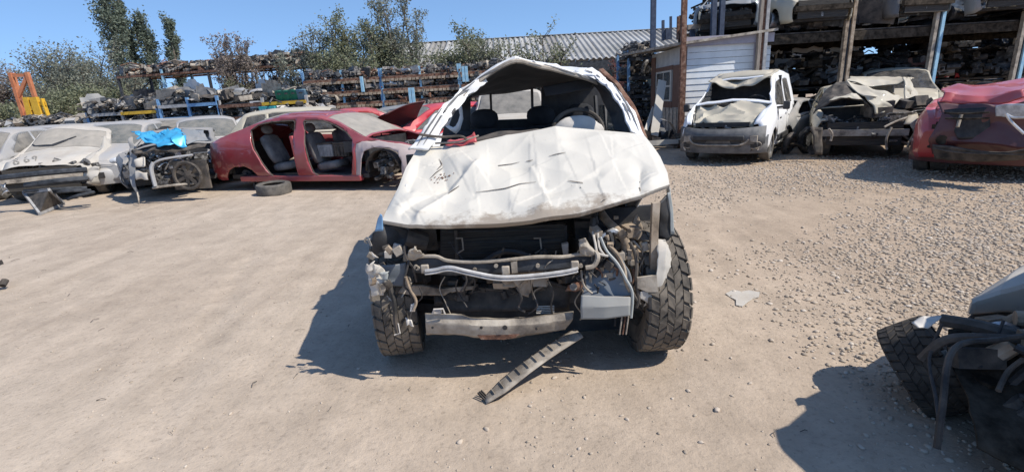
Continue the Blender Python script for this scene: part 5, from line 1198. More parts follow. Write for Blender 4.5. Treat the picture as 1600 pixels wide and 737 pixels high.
# white van
vh = math.atan2(-.80, -.60)
def van_def(p):
    q = crumple(.02, 1.5, 5)(p)
    k = max(0, min(1, (p.x - .15) / .5)) * max(0, min(1, (p.z - 1.25) / .3))
    q.z -= k * .15 * (1.15 - abs(p.y)) ; q += noise.noise_vector(p * 3.2) * .06 * k
    if p.x > .9: q += noise.noise_vector(p * 2.6 + Vector((4, 4, 4))) * .05 * min(1, (p.x - .9) * 1.6) * max(0, min(1, (p.z - .55) * 3))
    return q
vn = generic_car('white_van', 'white small van with crushed roof, missing windshield and grey bumper', 'van', 5.36, 11.24, vh, 'van', 'white_clean', deform=van_def, hood='off', glassy=None, wmat='glass_dark', roofmat='beige', lamps=False, bmat='bumper_grey', seed=9)
for sgn in (1, -1): pass
for c in list(vn.children):
    if c.name.startswith('hood'): c.data.materials.clear(); c.data.materials.append(M['beige'])
    if c.name.startswith('grille'): c.data.materials[0] = M['black']
Xv = lambda s: 1.95 - s
rows = []
for i in range(22):
    u = i / 21; row = []
    for j in range(30):
        v = j / 29 * 2 - 1; x = Xv(lerp(.17, .90, u)) ; y = v * lerp(.56, .74, u); z = lerp(.80, 1.13, u) + .03 * (1 - v * v)
        q = Vector((x, y, z)); f1 = abs((v + .15) - (u - .5) * 1.1); z += .11 * math.exp(-f1 * 5) - .05; z += (.25 - abs(noise.noise(q * 3.5))) * .16 - (.06 if i == 0 else 0)
        row.append(Vector((x, y, z)))
    rows.append(row)
mb = MB(); mb.grid(rows); mb.build('hood', M['beige'], vn, .01, world=False, ang=22, label='crumpled dirt-covered hood with a diagonal fold')
rows = []
for i in range(16):
    u = i / 15; row = []
    for j in range(30):
        v = j / 29 * 2 - 1; x = Xv(lerp(1.30, 2.35, u)); V_ = (1 - abs(v + .1)) ; z = lerp(1.60 - .20 * V_ * (1 - u), 1.76, u) + .02
        q = Vector((x, v * .60, z)); z += (.22 - abs(noise.noise(q * 3.0))) * .14 * (1 - u * .7); row.append(Vector((x + .06 * noise.noise(q * 2), v * .61, z)))
    rows.append(row)
mb = MB(); mb.grid(rows); mb.build('crushed_roof', M['beige'], vn, .015, world=False, ang=22, label='tan dusted roof front crushed down in a V')
MB().box((Xv(1.0), 0, 1.10), (.25, 1.30, .05)).build('dashboard', M['dustyblack'], vn, world=False, bevel=.01)
for sgn in (1, -1):
    mb = MB(); mb.tube([Vector((Xv(.02 + .06 * abs(math.cos(a))), sgn * .62 + .12 * math.cos(a), .38 + .07 * math.sin(a))) for a in [k * PI / 8 for k in range(17)]], .014, 6); mb.build('fog_lamp_ring', M['greymetal'], vn, world=False)
    MB().box((Xv(.02), sgn * .62, .38), (.03, .15, .09)).build('fog_lamp', M['black'], vn, world=False, bevel=.02)
    mb = MB(); mb.box((Xv(1.05), sgn * .98, 1.06), (.08, .12, .16)); mb.beam((Xv(1.05), sgn * .8, 1.02), (Xv(1.05), sgn * .95, 1.04), .05, .04); mb.build('mirror', M['black'], vn, world=False, bevel=.03)
MB().box((Xv(-.13), 0, .52), (.05, .95, .10)).build('grille', M['black'], vn, world=False, bevel=.02)
mb = MB(); mb.tube(bez([(Xv(-.09), -.55, .50), (Xv(-.12), -.42, .40), (Xv(-.13), 0, .385), (Xv(-.12), .42, .40), (Xv(-.09), .55, .50)], 5), .02, 6); mb.build('bumper_lip', M['greymetal'], vn, world=False)
MB().box((.1, .86, .42), (1.35, .03, .11)).build('side_moulding', M['black'], vn, world=False, bevel=.01)
MB().box((.55, .84, .80), (.16, .03, .03)).build('door_handle', M['black'], vn, world=False); MB().box((-.5, .84, .80), (.16, .03, .03)).build('door_handle', M['black'], vn, world=False)
for s in (1.03, 2.2, 3.08): MB().beam((Xv(s), .862, .45), (Xv(s), .848, 1.0), .012, .012).build('door_seam', M['dustyblack'], vn, world=False)
bm = bmesh.new(); bmesh.ops.create_uvsphere(bm, u_segments=16, v_segments=10, radius=1)
for v in bm.verts: v.co = Vector((Xv(1.35) + v.co.x * .1, .35 + v.co.y * .28, 1.06 + v.co.z * .13)) + noise.noise_vector(v.co * 2) * .03
bm_obj('airbag', bm, M['airbag'], vn)
MB().tube([Vector((Xv(1.42), .35 + .22 * math.cos(a), 1.10 + .17 * math.sin(a))) for a in [k * PI / 9 for k in range(19)]], .016, 6).build('steering_wheel', M['dustyblack'], vn, world=False)

mb = MB()
for k in range(9):
    y_ = lerp(-.74, .74, k / 8); c_ = (abs(y_) / .8) ** 3; mb.v += [(Xv(-.10 + .32 * c_), y_ * 1.08, .74 - .05 * math.cos(y_ * 2)), (Xv(-.12 + .30 * c_), y_ * 1.08, .40)]
mb.f = [(2 * k, 2 * k + 1, 2 * k + 3, 2 * k + 2) for k in range(8)]; mb.build('bumper_top', M['bumper_grey'], vn, .05, world=False)
MB().box((Xv(.16), 0, .76), (.10, 1.0, .08)).build('open_slot', M['black'], vn, world=False)
MB().box((Xv(2.0), 0, 1.0), (.04, 1.42, 1.30)).build('dark_interior_sheet', M['black'], vn, world=False)  # added black sheet, stands in for shade behind the open windshield
# beige crushed car
gh = math.atan2(-.866, -.5)
def bg_def(p):
    q = crumple(.10, 1.5, 41, lambda a: .25 + 1.1 * dent_mask(.3, 1.9)(a))(p)
    k = dent_mask(.2, 1.8)(p)
    if q.z > .9: q.z = .9 + (q.z - .9) * (.85 if p.x < 0 else .55)
    return q
bg = generic_car('beige_crushed_car', 'crushed beige car with buckled hood and torn dark front beside the white van', 'car', 7.75, 11.0, gh, 'hatch', 'beige', deform=bg_def, bumper=False, hood='off', glassy=None, seed=77, nwheel=0)
z3 = lambda a, b, y: (1230 + a / 3.684, 90 + b / 3.684, y)
panel('hood', [[z3(150, 330, 9.7), z3(240, 250, 9.6), z3(330, 240, 9.5), z3(440, 250, 9.4), z3(520, 320, 9.3)], [z3(190, 240, 9.9), z3(255, 185, 9.9), z3(330, 170, 9.8), z3(420, 205, 9.7), z3(530, 230, 9.6)], [z3(225, 195, 10.1), z3(290, 138, 10.1), z3(345, 136, 10.1), z3(430, 175, 10.0), z3(540, 215, 9.9)]], M['dustyblack'], bg, 26, 12, .05, 3, 3, .02, label='buckled hood pushed up into a dark ridge')
panel('hood_edge', [[z3(240, 250, 9.4), z3(320, 228, 9.4), z3(400, 236, 9.4), z3(445, 246, 9.4)], [z3(270, 232, 9.5), z3(320, 214, 9.5), z3(395, 205, 9.5), z3(420, 225, 9.5)]], M['beige'], bg, 14, 6, .03, 4, 13, .012)
panel('torn_wing', [[z3(515, 320, 9.2), z3(560, 315, 9.2), z3(620, 270, 9.3), z3(665, 232, 9.4)], [z3(440, 220, 9.4), z3(530, 230, 9.35), z3(600, 215, 9.4), z3(650, 215, 9.5)], [z3(345, 138, 9.9), z3(430, 160, 9.8), z3(500, 185, 9.7), z3(560, 210, 9.6)]], M['beige'], bg, 20, 14, .05, 4, 23, .014, label='torn beige wing folded over the front')
panel('side_panel', [[z3(700, 480, 9.6), z3(722, 478, 9.8)], [z3(738, 340, 9.5), z3(770, 380, 9.9)], [z3(690, 270, 9.5), z3(785, 300, 10.2)], [z3(680, 180, 9.7), z3(765, 230, 10.4)], [z3(672, 120, 9.9), z3(705, 118, 10.5)]], M['beige'], bg, 12, 22, .05, 4, 33, .02, label='bent beige side panel with open door')
panel('roof', [[z3(345, 130, 10.2), z3(440, 155, 10.2), z3(560, 162, 10.2), z3(640, 150, 10.1), z3(690, 120, 10.1)], [z3(360, 118, 10.5), z3(460, 125, 10.5), z3(600, 128, 10.5), z3(700, 118, 10.4)], [z3(365, 110, 11.4), z3(460, 112, 11.4), z3(600, 110, 11.4), z3(730, 118, 11.4)]], M['beige'], bg, 26, 10, .03, 3, 43, .02)
panel('front_panel', [[z3(160, 560, 9.3), z3(205, 560, 9.3)], [z3(140, 400, 9.4), z3(200, 400, 9.4)]], M['dustyblack'], bg, 4, 6, .03, 4, 2, .02)
clutter(bg, 'engine', 'dustyblack', (6.9, 9.3, .35), (8.5, 9.9, 1.0), 80, 81, 12, world=True, big=1.4); clutter(bg, 'front_debris', 'engine', (6.9, 9.1, .3), (8.3, 9.35, .85), 28, 82, 8, world=True)
for q in ([(600, 400), (570, 470), (575, 530)], [(590, 480), (640, 480), (695, 495)], [(640, 430), (700, 470), (715, 470)], [(240, 410), (258, 440), (250, 480)], [(560, 400), (620, 370), (690, 345)]): pt_tube('torn_strip', [z3(a, b, 9.05) for a, b in q], .02, M['greymetal'], bg)
wheel(bg, (6.50, 10.05, .31), (.90, -.42, 0), .31, .2, 'rubber', world=True); wheel(bg, (7.75, 9.75, .30), (.9, -.4, 0), .30, .2, 'rubber', world=True)
# spoiler-like beige car roof behind it
x_, y_ = at(1388, 13.6); generic_car('parked_car', 'beige estate car roof curving up behind the crushed beige car', 'car', x_, y_, gh, 'suv', 'beige', glassy='glass_dark', wmat='glass_dark')

# dark red suv at the right edge
rh = math.atan2(-.66, -.75)
def red_def(p):
    q = crumple(.05, 1.4, 51, lambda a: .3 + .8 * dent_mask(.9, 2.2)(a))(p)
    if q.z > 1.08: q.z = 1.08 + (q.z - 1.08) * .22
    return q
rv = generic_car('red_suv', 'damaged dark red car cut by the right edge, hood lifted and bumper sagging', 'car', 8.42, 8.30, rh, 'suv', 'crimson', deform=red_def, hood='on', glassy='glass_dark', lamps=False, bmat='maroon', seed=15, bumper=True)
z4 = z3
panel('hood_front', [[z4(870, 260, 7.1), z4(1000, 270, 6.9), z4(1180, 265, 6.6), z4(1363, 232, 6.3)], [z4(885, 190, 7.2), z4(1000, 215, 7.0), z4(1180, 215, 6.7), z4(1363, 190, 6.4)], [z4(900, 165, 7.5), z4(1060, 150, 7.4), z4(1200, 136, 7.2), z4(1400, 125, 7.0)]], M['crimson'], rv, 26, 12, .04, 3, 3, .02, label='bent red front edge of the hood')
panel('front_fascia', [[z4(835, 560, 7.0), z4(1000, 565, 6.8), z4(1400, 560, 6.2)], [z4(830, 470, 6.95), z4(1000, 500, 6.7), z4(1400, 510, 6.1)], [z4(870, 330, 7.0), z4(1000, 380, 6.8), z4(1400, 380, 6.2)], [z4(870, 262, 7.1), z4(1000, 280, 6.9), z4(1400, 260, 6.2)]], M['maroon'], rv, 26, 16, .05, 2.5, 7, .02, label='damaged red front face, darkened as in shade')  # maroon instead of crimson puts the shade of this side into the paint
panel('headlight', [[z4(1190, 345, 6.5), z4(1280, 350, 6.3), z4(1400, 345, 6.1)], [z4(1185, 285, 6.5), z4(1280, 270, 6.3), z4(1400, 255, 6.1)]], M['lamp'], rv, 14, 8, .03, 4, 5, .02, label='smashed pale grey headlight')
pt_tube('chrome_strip', [z4(1258, 325, 6.2), z4(1290, 370, 6.15), z4(1363, 440, 6.05)], .016, M['chrome'], rv); pt_tube('chrome_strip', [z4(1260, 325, 6.2), z4(1300, 345, 6.15), z4(1370, 345, 6.05)], .014, M['chrome'], rv)
panel('grille_opening', [[z4(985, 470, 6.72), z4(1170, 478, 6.5)], [z4(900, 300, 6.95), z4(1170, 290, 6.55)]], M['black'], rv, 12, 8, .02, 3, 5, .01)
for k in range(2): pt_tube('grille_slat', [z4(905 + 6 * k, 320 + 30 * k, 6.85), z4(1040, 322 + 31 * k, 6.62), z4(1165, 315 + 33 * k, 6.45)], .012, M['grime_and_shade'], rv)
panel('lower_bumper', [[z4(845, 590, 6.9), z4(1000, 600, 6.65), z4(1400, 590, 6.0)], [z4(835, 500, 6.88), z4(1000, 530, 6.6), z4(1400, 540, 5.95)]], M['dustyblack'], rv, 20, 6, .03, 3, 9, .02, label='sagging dusty black lower bumper')
pt_tube('bumper_lip', [z4(835, 520, 6.85), z4(1000, 548, 6.58), z4(1363, 560, 6.0)], .010, M['dustyblack'], rv)
clutter(rv, 'broken_front_parts', 'grime_and_shade', (6.15, 6.75, .35), (6.7, 7.2, .8), 22, 97, 5, world=True, big=.9)
wheel(rv, (6.95, 7.75, .30), (.66, -.75, 0), .30, .2, 'rubber', world=True)
pt_tube('lamp_strip', [z4(1005, 320, 6.75), z4(980, 400, 6.7)], .02, M['greymetal'], rv)

# foreground wreck whose nose reaches in from the right
fw_ = thing('foreground_wreck', 'dark stripped front of a wreck with silver wing reaching in at lower right', 'car', (3.50, .0, .13), R(115))
pr2 = dict(PROF['suv']); bm = shell(pr2)
fs = [f for f in bm.faces if f.calc_center_median().x > .7 and f.calc_center_median().z < (.74 if f.calc_center_median().x < 1.45 else .93)]; bmesh.ops.delete(bm, geom=fs, context='FACES')
for v in bm.verts: v.co = crumple(.02, 2, 6)(v.co)
bm_obj('body', bm, M['silver'], fw_, .02)
panel('front_wing', [[(1512, 488, 2.12), (1560, 484, 2.1), (1640, 492, 2.1), (1740, 500, 2.1)], [(1516, 470, 2.1), (1560, 455, 2.08), (1640, 440, 2.08), (1740, 430, 2.1)], [(1560, 445, 2.2), (1600, 418, 2.2), (1660, 396, 2.2), (1750, 380, 2.3)]], M['dust_white'], fw_, 20, 12, .008, 4, 3, .012, label='smooth silver wing edge pointing left')  # silver wing painted paler to stand in for sunlight it does not get
panel('wing_liner', [[(1508, 500, 2.2), (1600, 512, 2.15), (1700, 520, 2.1)], [(1530, 484, 2.2), (1600, 484, 2.15), (1700, 484, 2.1)]], M['dustyblack'], fw_, 10, 6, .02, 6, 3, .01)
mud_tyre((1.93, 2.02, .17), 0, 'rubber_shaded', .225, .18, fw_, (.66, -.42, .58))
for k in range(12):
    pass
clutter(fw_, 'engine', 'grime_and_shade', (2.2, 1.3, .12), (3.6, 1.95, .38), 60, 91, 10, world=True, big=1.5)
clutter(fw_, 'suspension', 'darksteel', (2.05, 1.6, .12), (2.35, 1.98, .38), 14, 92, 3, world=True)
for q, r_ in (([(1470, 500, 2.0), (1530, 510, 1.9), (1600, 528, 1.8), (1700, 540, 1.75)], .03), ([(1440, 560, 1.9), (1480, 530, 1.85), (1560, 528, 1.8), (1660, 535, 1.75)], .02), ([(1472, 505, 1.9), (1452, 560, 1.85), (1462, 620, 1.7), (1470, 680, 1.55)], .007), ([(1640, 520, 1.75), (1560, 530, 1.75), (1490, 545, 1.7), (1472, 640, 1.55), (1464, 700, 1.5)], .012), ([(1568, 500, 1.85), (1550, 550, 1.8), (1530, 575, 1.75)], .006), ([(1600, 560, 1.7), (1575, 580, 1.7), (1560, 610, 1.65)], .01)):
    pt_tube('hose', q, r_, M['dustyblack'] if r_ > .008 else M['wire'], fw_)
panel('underbody_shield', [[(1530, 700, 1.5), (1600, 737, 1.42), (1700, 780, 1.4)], [(1500, 600, 1.75), (1580, 600, 1.7), (1700, 600, 1.6)], [(1480, 520, 2.0), (1580, 524, 1.9), (1700, 530, 1.8)]], M['grime_and_shade'], fw_, 12, 12, .03, 4, 3, .01)
clutter(fw_, 'engine_lower_parts', 'grime_and_shade', (1.95, 1.45, .05), (2.7, 2.0, .42), 46, 95, 12, world=True)
clutter(fw_, 'brackets', 'brownmetal', (2.0, 1.55, .15), (2.6, 2.05, .50), 26, 96, 8, world=True, big=.6)
clutter(fw_, 'engine_block_parts', 'dustyblack', (1.9, 1.35, .10), (2.3, 1.8, .45), 26, 98, 10, world=True, big=.8)
panel('rag', [[(1436, 508, 1.85), (1450, 512, 1.85), (1462, 504, 1.85)], [(1426, 498, 1.9), (1446, 496, 1.9), (1468, 492, 1.9)]], M['airbag'], fw_, 8, 5, .012, 14, 3, .004)

# object poking in at the left edge
g = G(-6, 455); le = thing('broken_bracket', 'dark broken metal bracket with curled wire at the left edge', 'scrap metal', (g.x, g.y, 0))
clutter(le, 'bracket', 'dustyblack', (-.15, -.1, .02), (.06, .1, .28), 9, 5, 0)
MB().tube(bez([(.0, -.1, .2), (.09, -.15, .12), (.10, -.2, .02), (.03, -.28, .01), (-.02, -.2, .02)], 6), .004, 6).build('wire', M['greymetal'], le, world=False)
# ------------------------------------------------------------------ scrap pieces: templates copied onto the racks
TPL = {}
def tpl(kind, mb, mat):
    TPL.setdefault(kind, []).append((mb.mesh(kind, None, True, 35), mat))
def noisy(mb, a, f=6):
    mb.v = [tuple(Vector(v) + noise.noise_vector(Vector(v) * f) * a) for v in mb.v]; return mb
rs = random.Random(99)
for s in range(3):
    mb = MB(); mb.box((0, 0, .18), (.42, .34, .30)); mb.box((0, 0, .36), (.34, .20, .10)); mb.cyl((.22, 0, .15), (.30, 0, .15), .10, n=10); mb.cyl((.22, .1, .28), (.29, .1, .28), .05, n=8)
    for k in range(4): mb.cyl((-.14 + .09 * k, .17, .24), (-.14 + .09 * k, .27, .20), .025, n=6)
    mb.box((-.05, -.2, .14), (.2, .08, .12)); tpl('engine_block', noisy(mb, .02), 'engine')
    mb = MB(); mb.tube([(-.28, 0, .16), (-.24, 0, .16), (-.1, 0, .16), (.12, 0, .14), (.30, 0, .12)], [.17, .18, .12, .10, .06], 12); mb.box((-.02, .1, .18), (.2, .08, .1)); tpl('gearbox', noisy(mb, .02), ['alu', 'engine', 'greymetal'][s])
    mb = MB(); mb.grid([[(-.75 + .15 * i, .10 * (abs(i - 5) / 5) ** 2, z + .02 * rs.random()) for i in range(11)] for z in (0, .08, .16)]); tpl('bumper_cover', noisy(mb, .03, 3), ['dustyblack', 'silver', 'bumper_grey'][s])
    mb = MB(); mb.grid([[(.5 * math.cos(a) * (1 + .1 * q), .18 * q, .42 * math.sin(a) + .03 * q) for a in [.2 + 2.6 * k / 10 for k in range(11)]] for q in (0, .6, 1)]); tpl('car_wing', noisy(mb, .03, 3), ['dust_white', 'grey', 'red'][s])
    mb = MB(); mb.grid([[(-.45 + .1 * i, .02 * math.sin(i), .05 + .07 * j + (.12 if j > 5 and 2 < i < 8 else 0)) for i in range(10)] for j in range(8)]); tpl('scrap_door_skin', noisy(mb, .02, 3), ['silver', 'dark', 'bluegrey'][s])
    mb = MB(); mb.tube([(.30 * math.cos(a), 0, .3 + .3 * math.sin(a)) for a in [2 * PI * k / 16 for k in range(17)]], .09, 7, False); mb.cyl((0, -.05, .3), (0, .05, .3), .19, n=12); tpl('wheel_with_tyre', mb, 'rubber')
    mb = MB(); mb.box((0, 0, .2), (.55, .04, .38)); mb.beam((-.29, 0, 0), (-.29, 0, .4), .05, .06); mb.beam((.29, 0, 0), (.29, 0, .4), .05, .06); tpl('scrap_radiator', noisy(mb, .015), ['alu', 'dustyblack', 'greymetal'][s])
    mb = MB(); mb.tube(bez([(-.6, 0, .08), (-.3, .05, .10), (0, 0, .2), (.3, -.05, .1), (.6, 0, .08)], 3), .045, 6); mb.cyl((-.64, 0, .08), (-.56, 0, .08), .12, n=10); mb.cyl((.56, 0, .08), (.64, 0, .08), .12, n=10); tpl('axle_beam', mb, ['rust', 'engine', 'darksteel'][s])
    mb = MB(); mb.box((0, 0, .09), (.3, .3, .16)); mb.box((-.12, 0, .28), (.08, .28, .34)); tpl('torn_seat', noisy(mb, .03), ['seat', 'darkseat', 'dustyblack'][s])
    mb = MB(); mb.grid([[(-.5 + .12 * i, -.3 + .1 * j, .04 + .05 * math.sin(i * .8) + .02 * rs.random()) for i in range(9)] for j in range(7)]); tpl('hood_panel', noisy(mb, .06, 2.5), ['dust_white', 'silver', 'crimson'][s])
CATS = dict(engine_block='engine', gearbox='gearbox', bumper_cover='bumper', car_wing='wing panel', scrap_door_skin='car door', wheel_with_tyre='wheel', scrap_radiator='radiator', axle_beam='axle', torn_seat='seat', hood_panel='hood')
DESC = dict(engine_block='greasy dark engine block', gearbox='dull metal gearbox casing', bumper_cover='loose bumper cover', car_wing='curved car wing panel', scrap_door_skin='bent car door skin', wheel_with_tyre='old wheel with dusty tyre',
            scrap_radiator='flat car radiator', axle_beam='bare axle beam', torn_seat='worn car seat', hood_panel='crumpled hood panel')
MC = {}
def scrap(kind, loc, rot, s, where, mat=None, var=None):
    me, mt = TPL[kind][(rs.randrange(len(TPL[kind])) if var is None else var)]
    mt = mat or mt; key = (me.name, mt)
    if key not in MC:
        m2 = me.copy(); m2.materials.clear(); m2.materials.append(M[mt]); MC[key] = m2
    o = bpy.data.objects.new(kind, MC[key]); col.objects.link(o); o.location = loc; o.rotation_euler = rot; o.scale = (s, s, s)
    tag(o, DESC[kind] + ' ' + where, CATS[kind], DESC[kind] + 's ' + where); return o
def fill(a, b, z, depth, n, kinds, where, s=(.8, 1.1), seed=0, pile=.12, mats=None):
    r_ = random.Random(seed); a = Vector(a); b = Vector(b); d = (b - a); nrm_ = Vector((-d.y, d.x, 0)).normalized()
    for k in range(n):
        f = (k + r_.uniform(.1, .9)) / n; p = a + d * f + nrm_ * depth * r_.uniform(.05, .75); ki = r_.choice(kinds)
        zz = z + r_.uniform(0, pile)
        ry = r_.uniform(-.25, .25) if ki not in ('wheel_with_tyre',) else r_.uniform(-.1, .1)
        scrap(ki, (p.x, p.y, zz), (r_.uniform(-.3, .3), ry, r_.uniform(-.8, .8)), r_.uniform(*s), where, mats and r_.choice(mats))
def small_stuff(name, label, a, b, zs, depth, n, mats, seed, s=(.04, .16), h=.3):
    r_ = random.Random(seed); a = Vector(a); b = Vector(b); d = b - a; nrm_ = Vector((-d.y, d.x, 0)).normalized()
    mbs = [MB() for _ in mats]
    for k in range(n):
        p = a + d * r_.random() + nrm_ * depth * r_.random(); z = r_.choice(zs) + h * r_.random() ** 1.8; q = r_.uniform(*s); mb = r_.choice(mbs); c = Vector((p.x, p.y, z + q * .3)); kk = r_.random()
        R3 = Matrix.Rotation(r_.uniform(-3, 3), 3, 'Z') @ Matrix.Rotation(r_.uniform(-.7, .7), 3, 'X')
        if kk < .55: mb.box(c, (q * r_.uniform(.6, 2.2), q * r_.uniform(.4, 1.2), q * r_.uniform(.3, 1)), R3)
        elif kk < .8: dd = R3 @ Vector((q, 0, 0)); mb.cyl(c - dd * .6, c + dd * .6, q * .35, q * .3, 7)
        else: dd = R3 @ Vector((q * 2, 0, 0)); mb.tube([c - dd, c + Vector((0, 0, q * .6)), c + dd], q * .12, 5)
    V = []; F = []; MI = []
    for i, mb in enumerate(mbs):
        n0 = len(V); V += mb.v; F += [tuple(j + n0 for j in f) for f in mb.f]; MI += [i] * len(mb.f)
    me = bpy.data.meshes.new(name); me.from_pydata(V, [], F); me.polygons.foreach_set('material_index', MI); me.update()
    o = link_mesh(name, me, [M[m_] for m_ in mats]); tag(o, label, 'scrap', kind='stuff')
def rack(label, a, b, depth, levels, bay, post, beam, top=.0, group=None, brace=True, slots=False, pw=.08):
    """storage rack along a-b: posts front and back, beams and cross rails per level"""
    a = Vector(a); b = Vector(b); d = b - a; L_ = d.length; u = d.normalized(); v = Vector((-u.y, u.x, 0)); t = thing('storage_rack', label, 'rack', (a.x, a.y, 0), 0, group)
    nb = max(1, round(L_ / bay)); H = levels[-1] + top
    for k in range(nb + 1):
        for q in (0, depth):
            p = a + d * (k / nb) + v * q; MB().box((p.x, p.y, H / 2), (pw, pw, H)).build('post', M[post if not isinstance(post, list) else post[k % len(post)]], t)
        if brace:
            for z0, z1 in zip([0] + levels[:-1], levels): p = a + d * (k / nb); MB().beam(p + Vector((0, 0, z0 + .1)), p + v * depth + Vector((0, 0, z1 - .1)), .04, .04).build('brace', M[post if not isinstance(post, list) else post[k % len(post)]], t)
    for li, z in enumerate(levels):
        for k in range(nb):
            p0 = a + d * (k / nb); p1 = a + d * ((k + 1) / nb); bm_ = beam if not isinstance(beam, list) else beam[(li * 7 + k) % len(beam)]
            for q, off in ((0, -.045), (depth, .045)): MB().beam(p0 + v * (q + off) + Vector((0, 0, z)), p1 + v * (q + off) + Vector((0, 0, z)), .05, .10).build('beam', M[bm_], t)
            mb = MB(); mb.poly([p0 + Vector((0, 0, z + .055)), p1 + Vector((0, 0, z + .055)), p1 + v * depth + Vector((0, 0, z + .055)), p0 + v * depth + Vector((0, 0, z + .055))], (0, 0, .02)); mb.build('shelf_deck', M['brownmetal' if slots else 'darksteel'], t)
            if slots:
                n = 9
                for j in range(n):
                    p = p0.lerp(p1, (j + .5) / n); MB().box((p.x, p.y - .08, z - .09), (.13, .08, .09)).build('spacer_block', M['brownmetal'], t)
    return t
def gl(px, Y): p = P(px, 150, Y); return (p.x, Y, 0)
allk = ['engine_block', 'gearbox', 'engine_block', 'scrap_radiator', 'axle_beam', 'gearbox', 'torn_seat']
bodyk = ['bumper_cover', 'car_wing', 'scrap_door_skin', 'hood_panel', 'scrap_radiator', 'bumper_cover']
# middle rusty racks
lv = [.75, 1.2, 1.62, 2.05, 2.5]
for i, (p0, p1) in enumerate(((478, 600), (600, 722), (722, 852))):
    rack(['rusty brown rack of engines, left section behind the red cars', 'rusty brown rack of engines, middle section under the green trees', 'rusty brown rack of engines behind the pickup cabin'][i], gl(p0, 19.5), gl(p1 - 3, 19.5), 1.6, lv, 1.5, 'palesteel' if i else ['bluesteel', 'palesteel'], 'rust', .35, 'rusty brown engine racks', slots=True)
    for j, z in enumerate(lv[1:]):
        fill(gl(p0, 19.4), gl(p1, 19.4), z + .08, 1.0, 17, allk, 'on the ' + ['lowest', 'second', 'third', 'top'][j] + ' shelf, ' + ['left', 'middle', 'right'][i] + ' rusty rack section', (.65, .95), 7 + i * 9 + j, .04)
    small_stuff('small_scrap', 'mass of small dark and rusty parts on the rusty racks', gl(p0, 19.44), gl(p1, 19.44), [z + .08 for z in lv], 1.3, 1700, ['engine', 'rust', 'rust', 'darksteel', 'greymetal'], 40 + i, (.04, .13), .22)
for px, z0 in ((567, 2.25), (640, 1.75), (645, 1.75), (726, 2.4), (731, 2.4), (791, 1.4)):
    p = P(px, 140, 19.2); o = MB(); o.box((0, 0, 0), (.10, .1, .55)); o = o.build('blue_steel_post', M['palesteel'], None, world=False); o.location = (p.x, 19.2, z0 + .3 - .25); tag(o, 'pale blue steel post stub standing at the front of the rusty racks', 'rack post', 'pale blue stubs on the rusty racks')
# left racks: blue and grey posts, yellow beams
rack('low blue rack with yellow beams at the left', gl(128, 17.5), gl(240, 17.2), 1.5, [.6, 1.35, 1.72], 1.5, ['bluesteel', 'greysteel'], ['yellow', 'yellow', 'greysteel'], .1, 'blue and grey racks at the left')
rack('blue rack with open shelves left of the grey posts', gl(245, 16.8), gl(338, 16.5), 1.5, [.6, 1.45, 1.85], 1.3, 'bluesteel', ['greysteel', 'bluesteel'], .25, 'blue and grey racks at the left')
rack('grey-post rack with yellow beam and teal crate', gl(340, 16.5), gl(478, 16.2), 1.5, [.6, 1.35, 1.75], 1.2, 'greysteel', ['yellow', 'rust', 'rust'], .2, 'blue and grey racks at the left')
fill(gl(120, 17.4), gl(240, 17.2), 1.78, 1.3, 26, bodyk, 'on the low blue and yellow racks', (.6, .9), 3, .1, ['silver', 'dustyblack', 'bumper_grey', 'dust_white'])
fill(gl(240, 16.8), gl(340, 16.5), 1.92, 1.3, 24, bodyk, 'on the low blue and yellow racks', (.6, .95), 4, .15, ['silver', 'dustyblack', 'bumper_grey', 'greymetal'])
fill(gl(340, 16.5), gl(430, 16.3), 1.82, 1.3, 22, bodyk + ['engine_block'], 'on the low blue and yellow racks', (.6, .95), 5, .15, ['silver', 'dustyblack', 'bumper_grey', 'greymetal'])
for k, (x0, x1) in enumerate(((128, 240), (245, 338), (340, 478))): small_stuff('small_scrap', 'dark jumble of small parts on the low blue and grey racks', gl(x0, 16.9 if k else 17.4), gl(x1, 16.9 if k == 1 else 16.5 if k else 17.3), [.7, 1.3, 1.42, 1.85, 1.85, 1.85], 1.5, 1300, ['engine', 'darksteel', 'dustyblack', 'greymetal'], 60 + k, (.05, .2), .3)
for k, (px, mt, lb) in enumerate(((431, 'green', 'green plastic bin, leftmost of the row on the grey rack'), (442, 'green', 'green plastic bin second in the row on the grey rack'), (453, 'green', 'green plastic bin beside the grey-blue bin'), (465, 'binblue', 'grey-blue plastic bin at the right end of the green bins'))):
    p = P(px + 2, 150, 16.2); t = thing('plastic_bin', lb, 'bin', (p.x, 16.5, 1.83), .12)
    mb = MB(); mb.grid([[(sx_ * q, sy_ * q, z) for sx_, sy_ in ((-.13, -.2), (.13, -.2), (.13, .2), (-.13, .2), (-.13, -.2))] for z, q in ((0, .85), (.28, 1), (.30, 1.06))]); mb.build('bin_body', M[mt], t, .012, world=False); MB().box((0, 0, .01), (.22, .34, .02)).build('bin_floor', M[mt], t, world=False)
    MB().box((0, -.21, .2), (.1, .02, .05)).build('handle', M['black'], t, world=False)
for k, px in enumerate((412, 424)):
    p = P(px, 168, 16.0); t = thing('teal_crate', 'teal plastic crate, ' + ('left' if k == 0 else 'right') + ' one of two under the green bins', 'crate', (p.x, 16.05, 1.44), 0)
    MB().box((0, 0, .12), (.27, .25, .22)).build('crate_body', M['tealbin'], t, world=False, bevel=.015)
    for j in range(3): MB().box((-.08 + .08 * j, -.128, .13), (.05, .012, .06)).build('label_plate', M['binblue'], t, world=False)
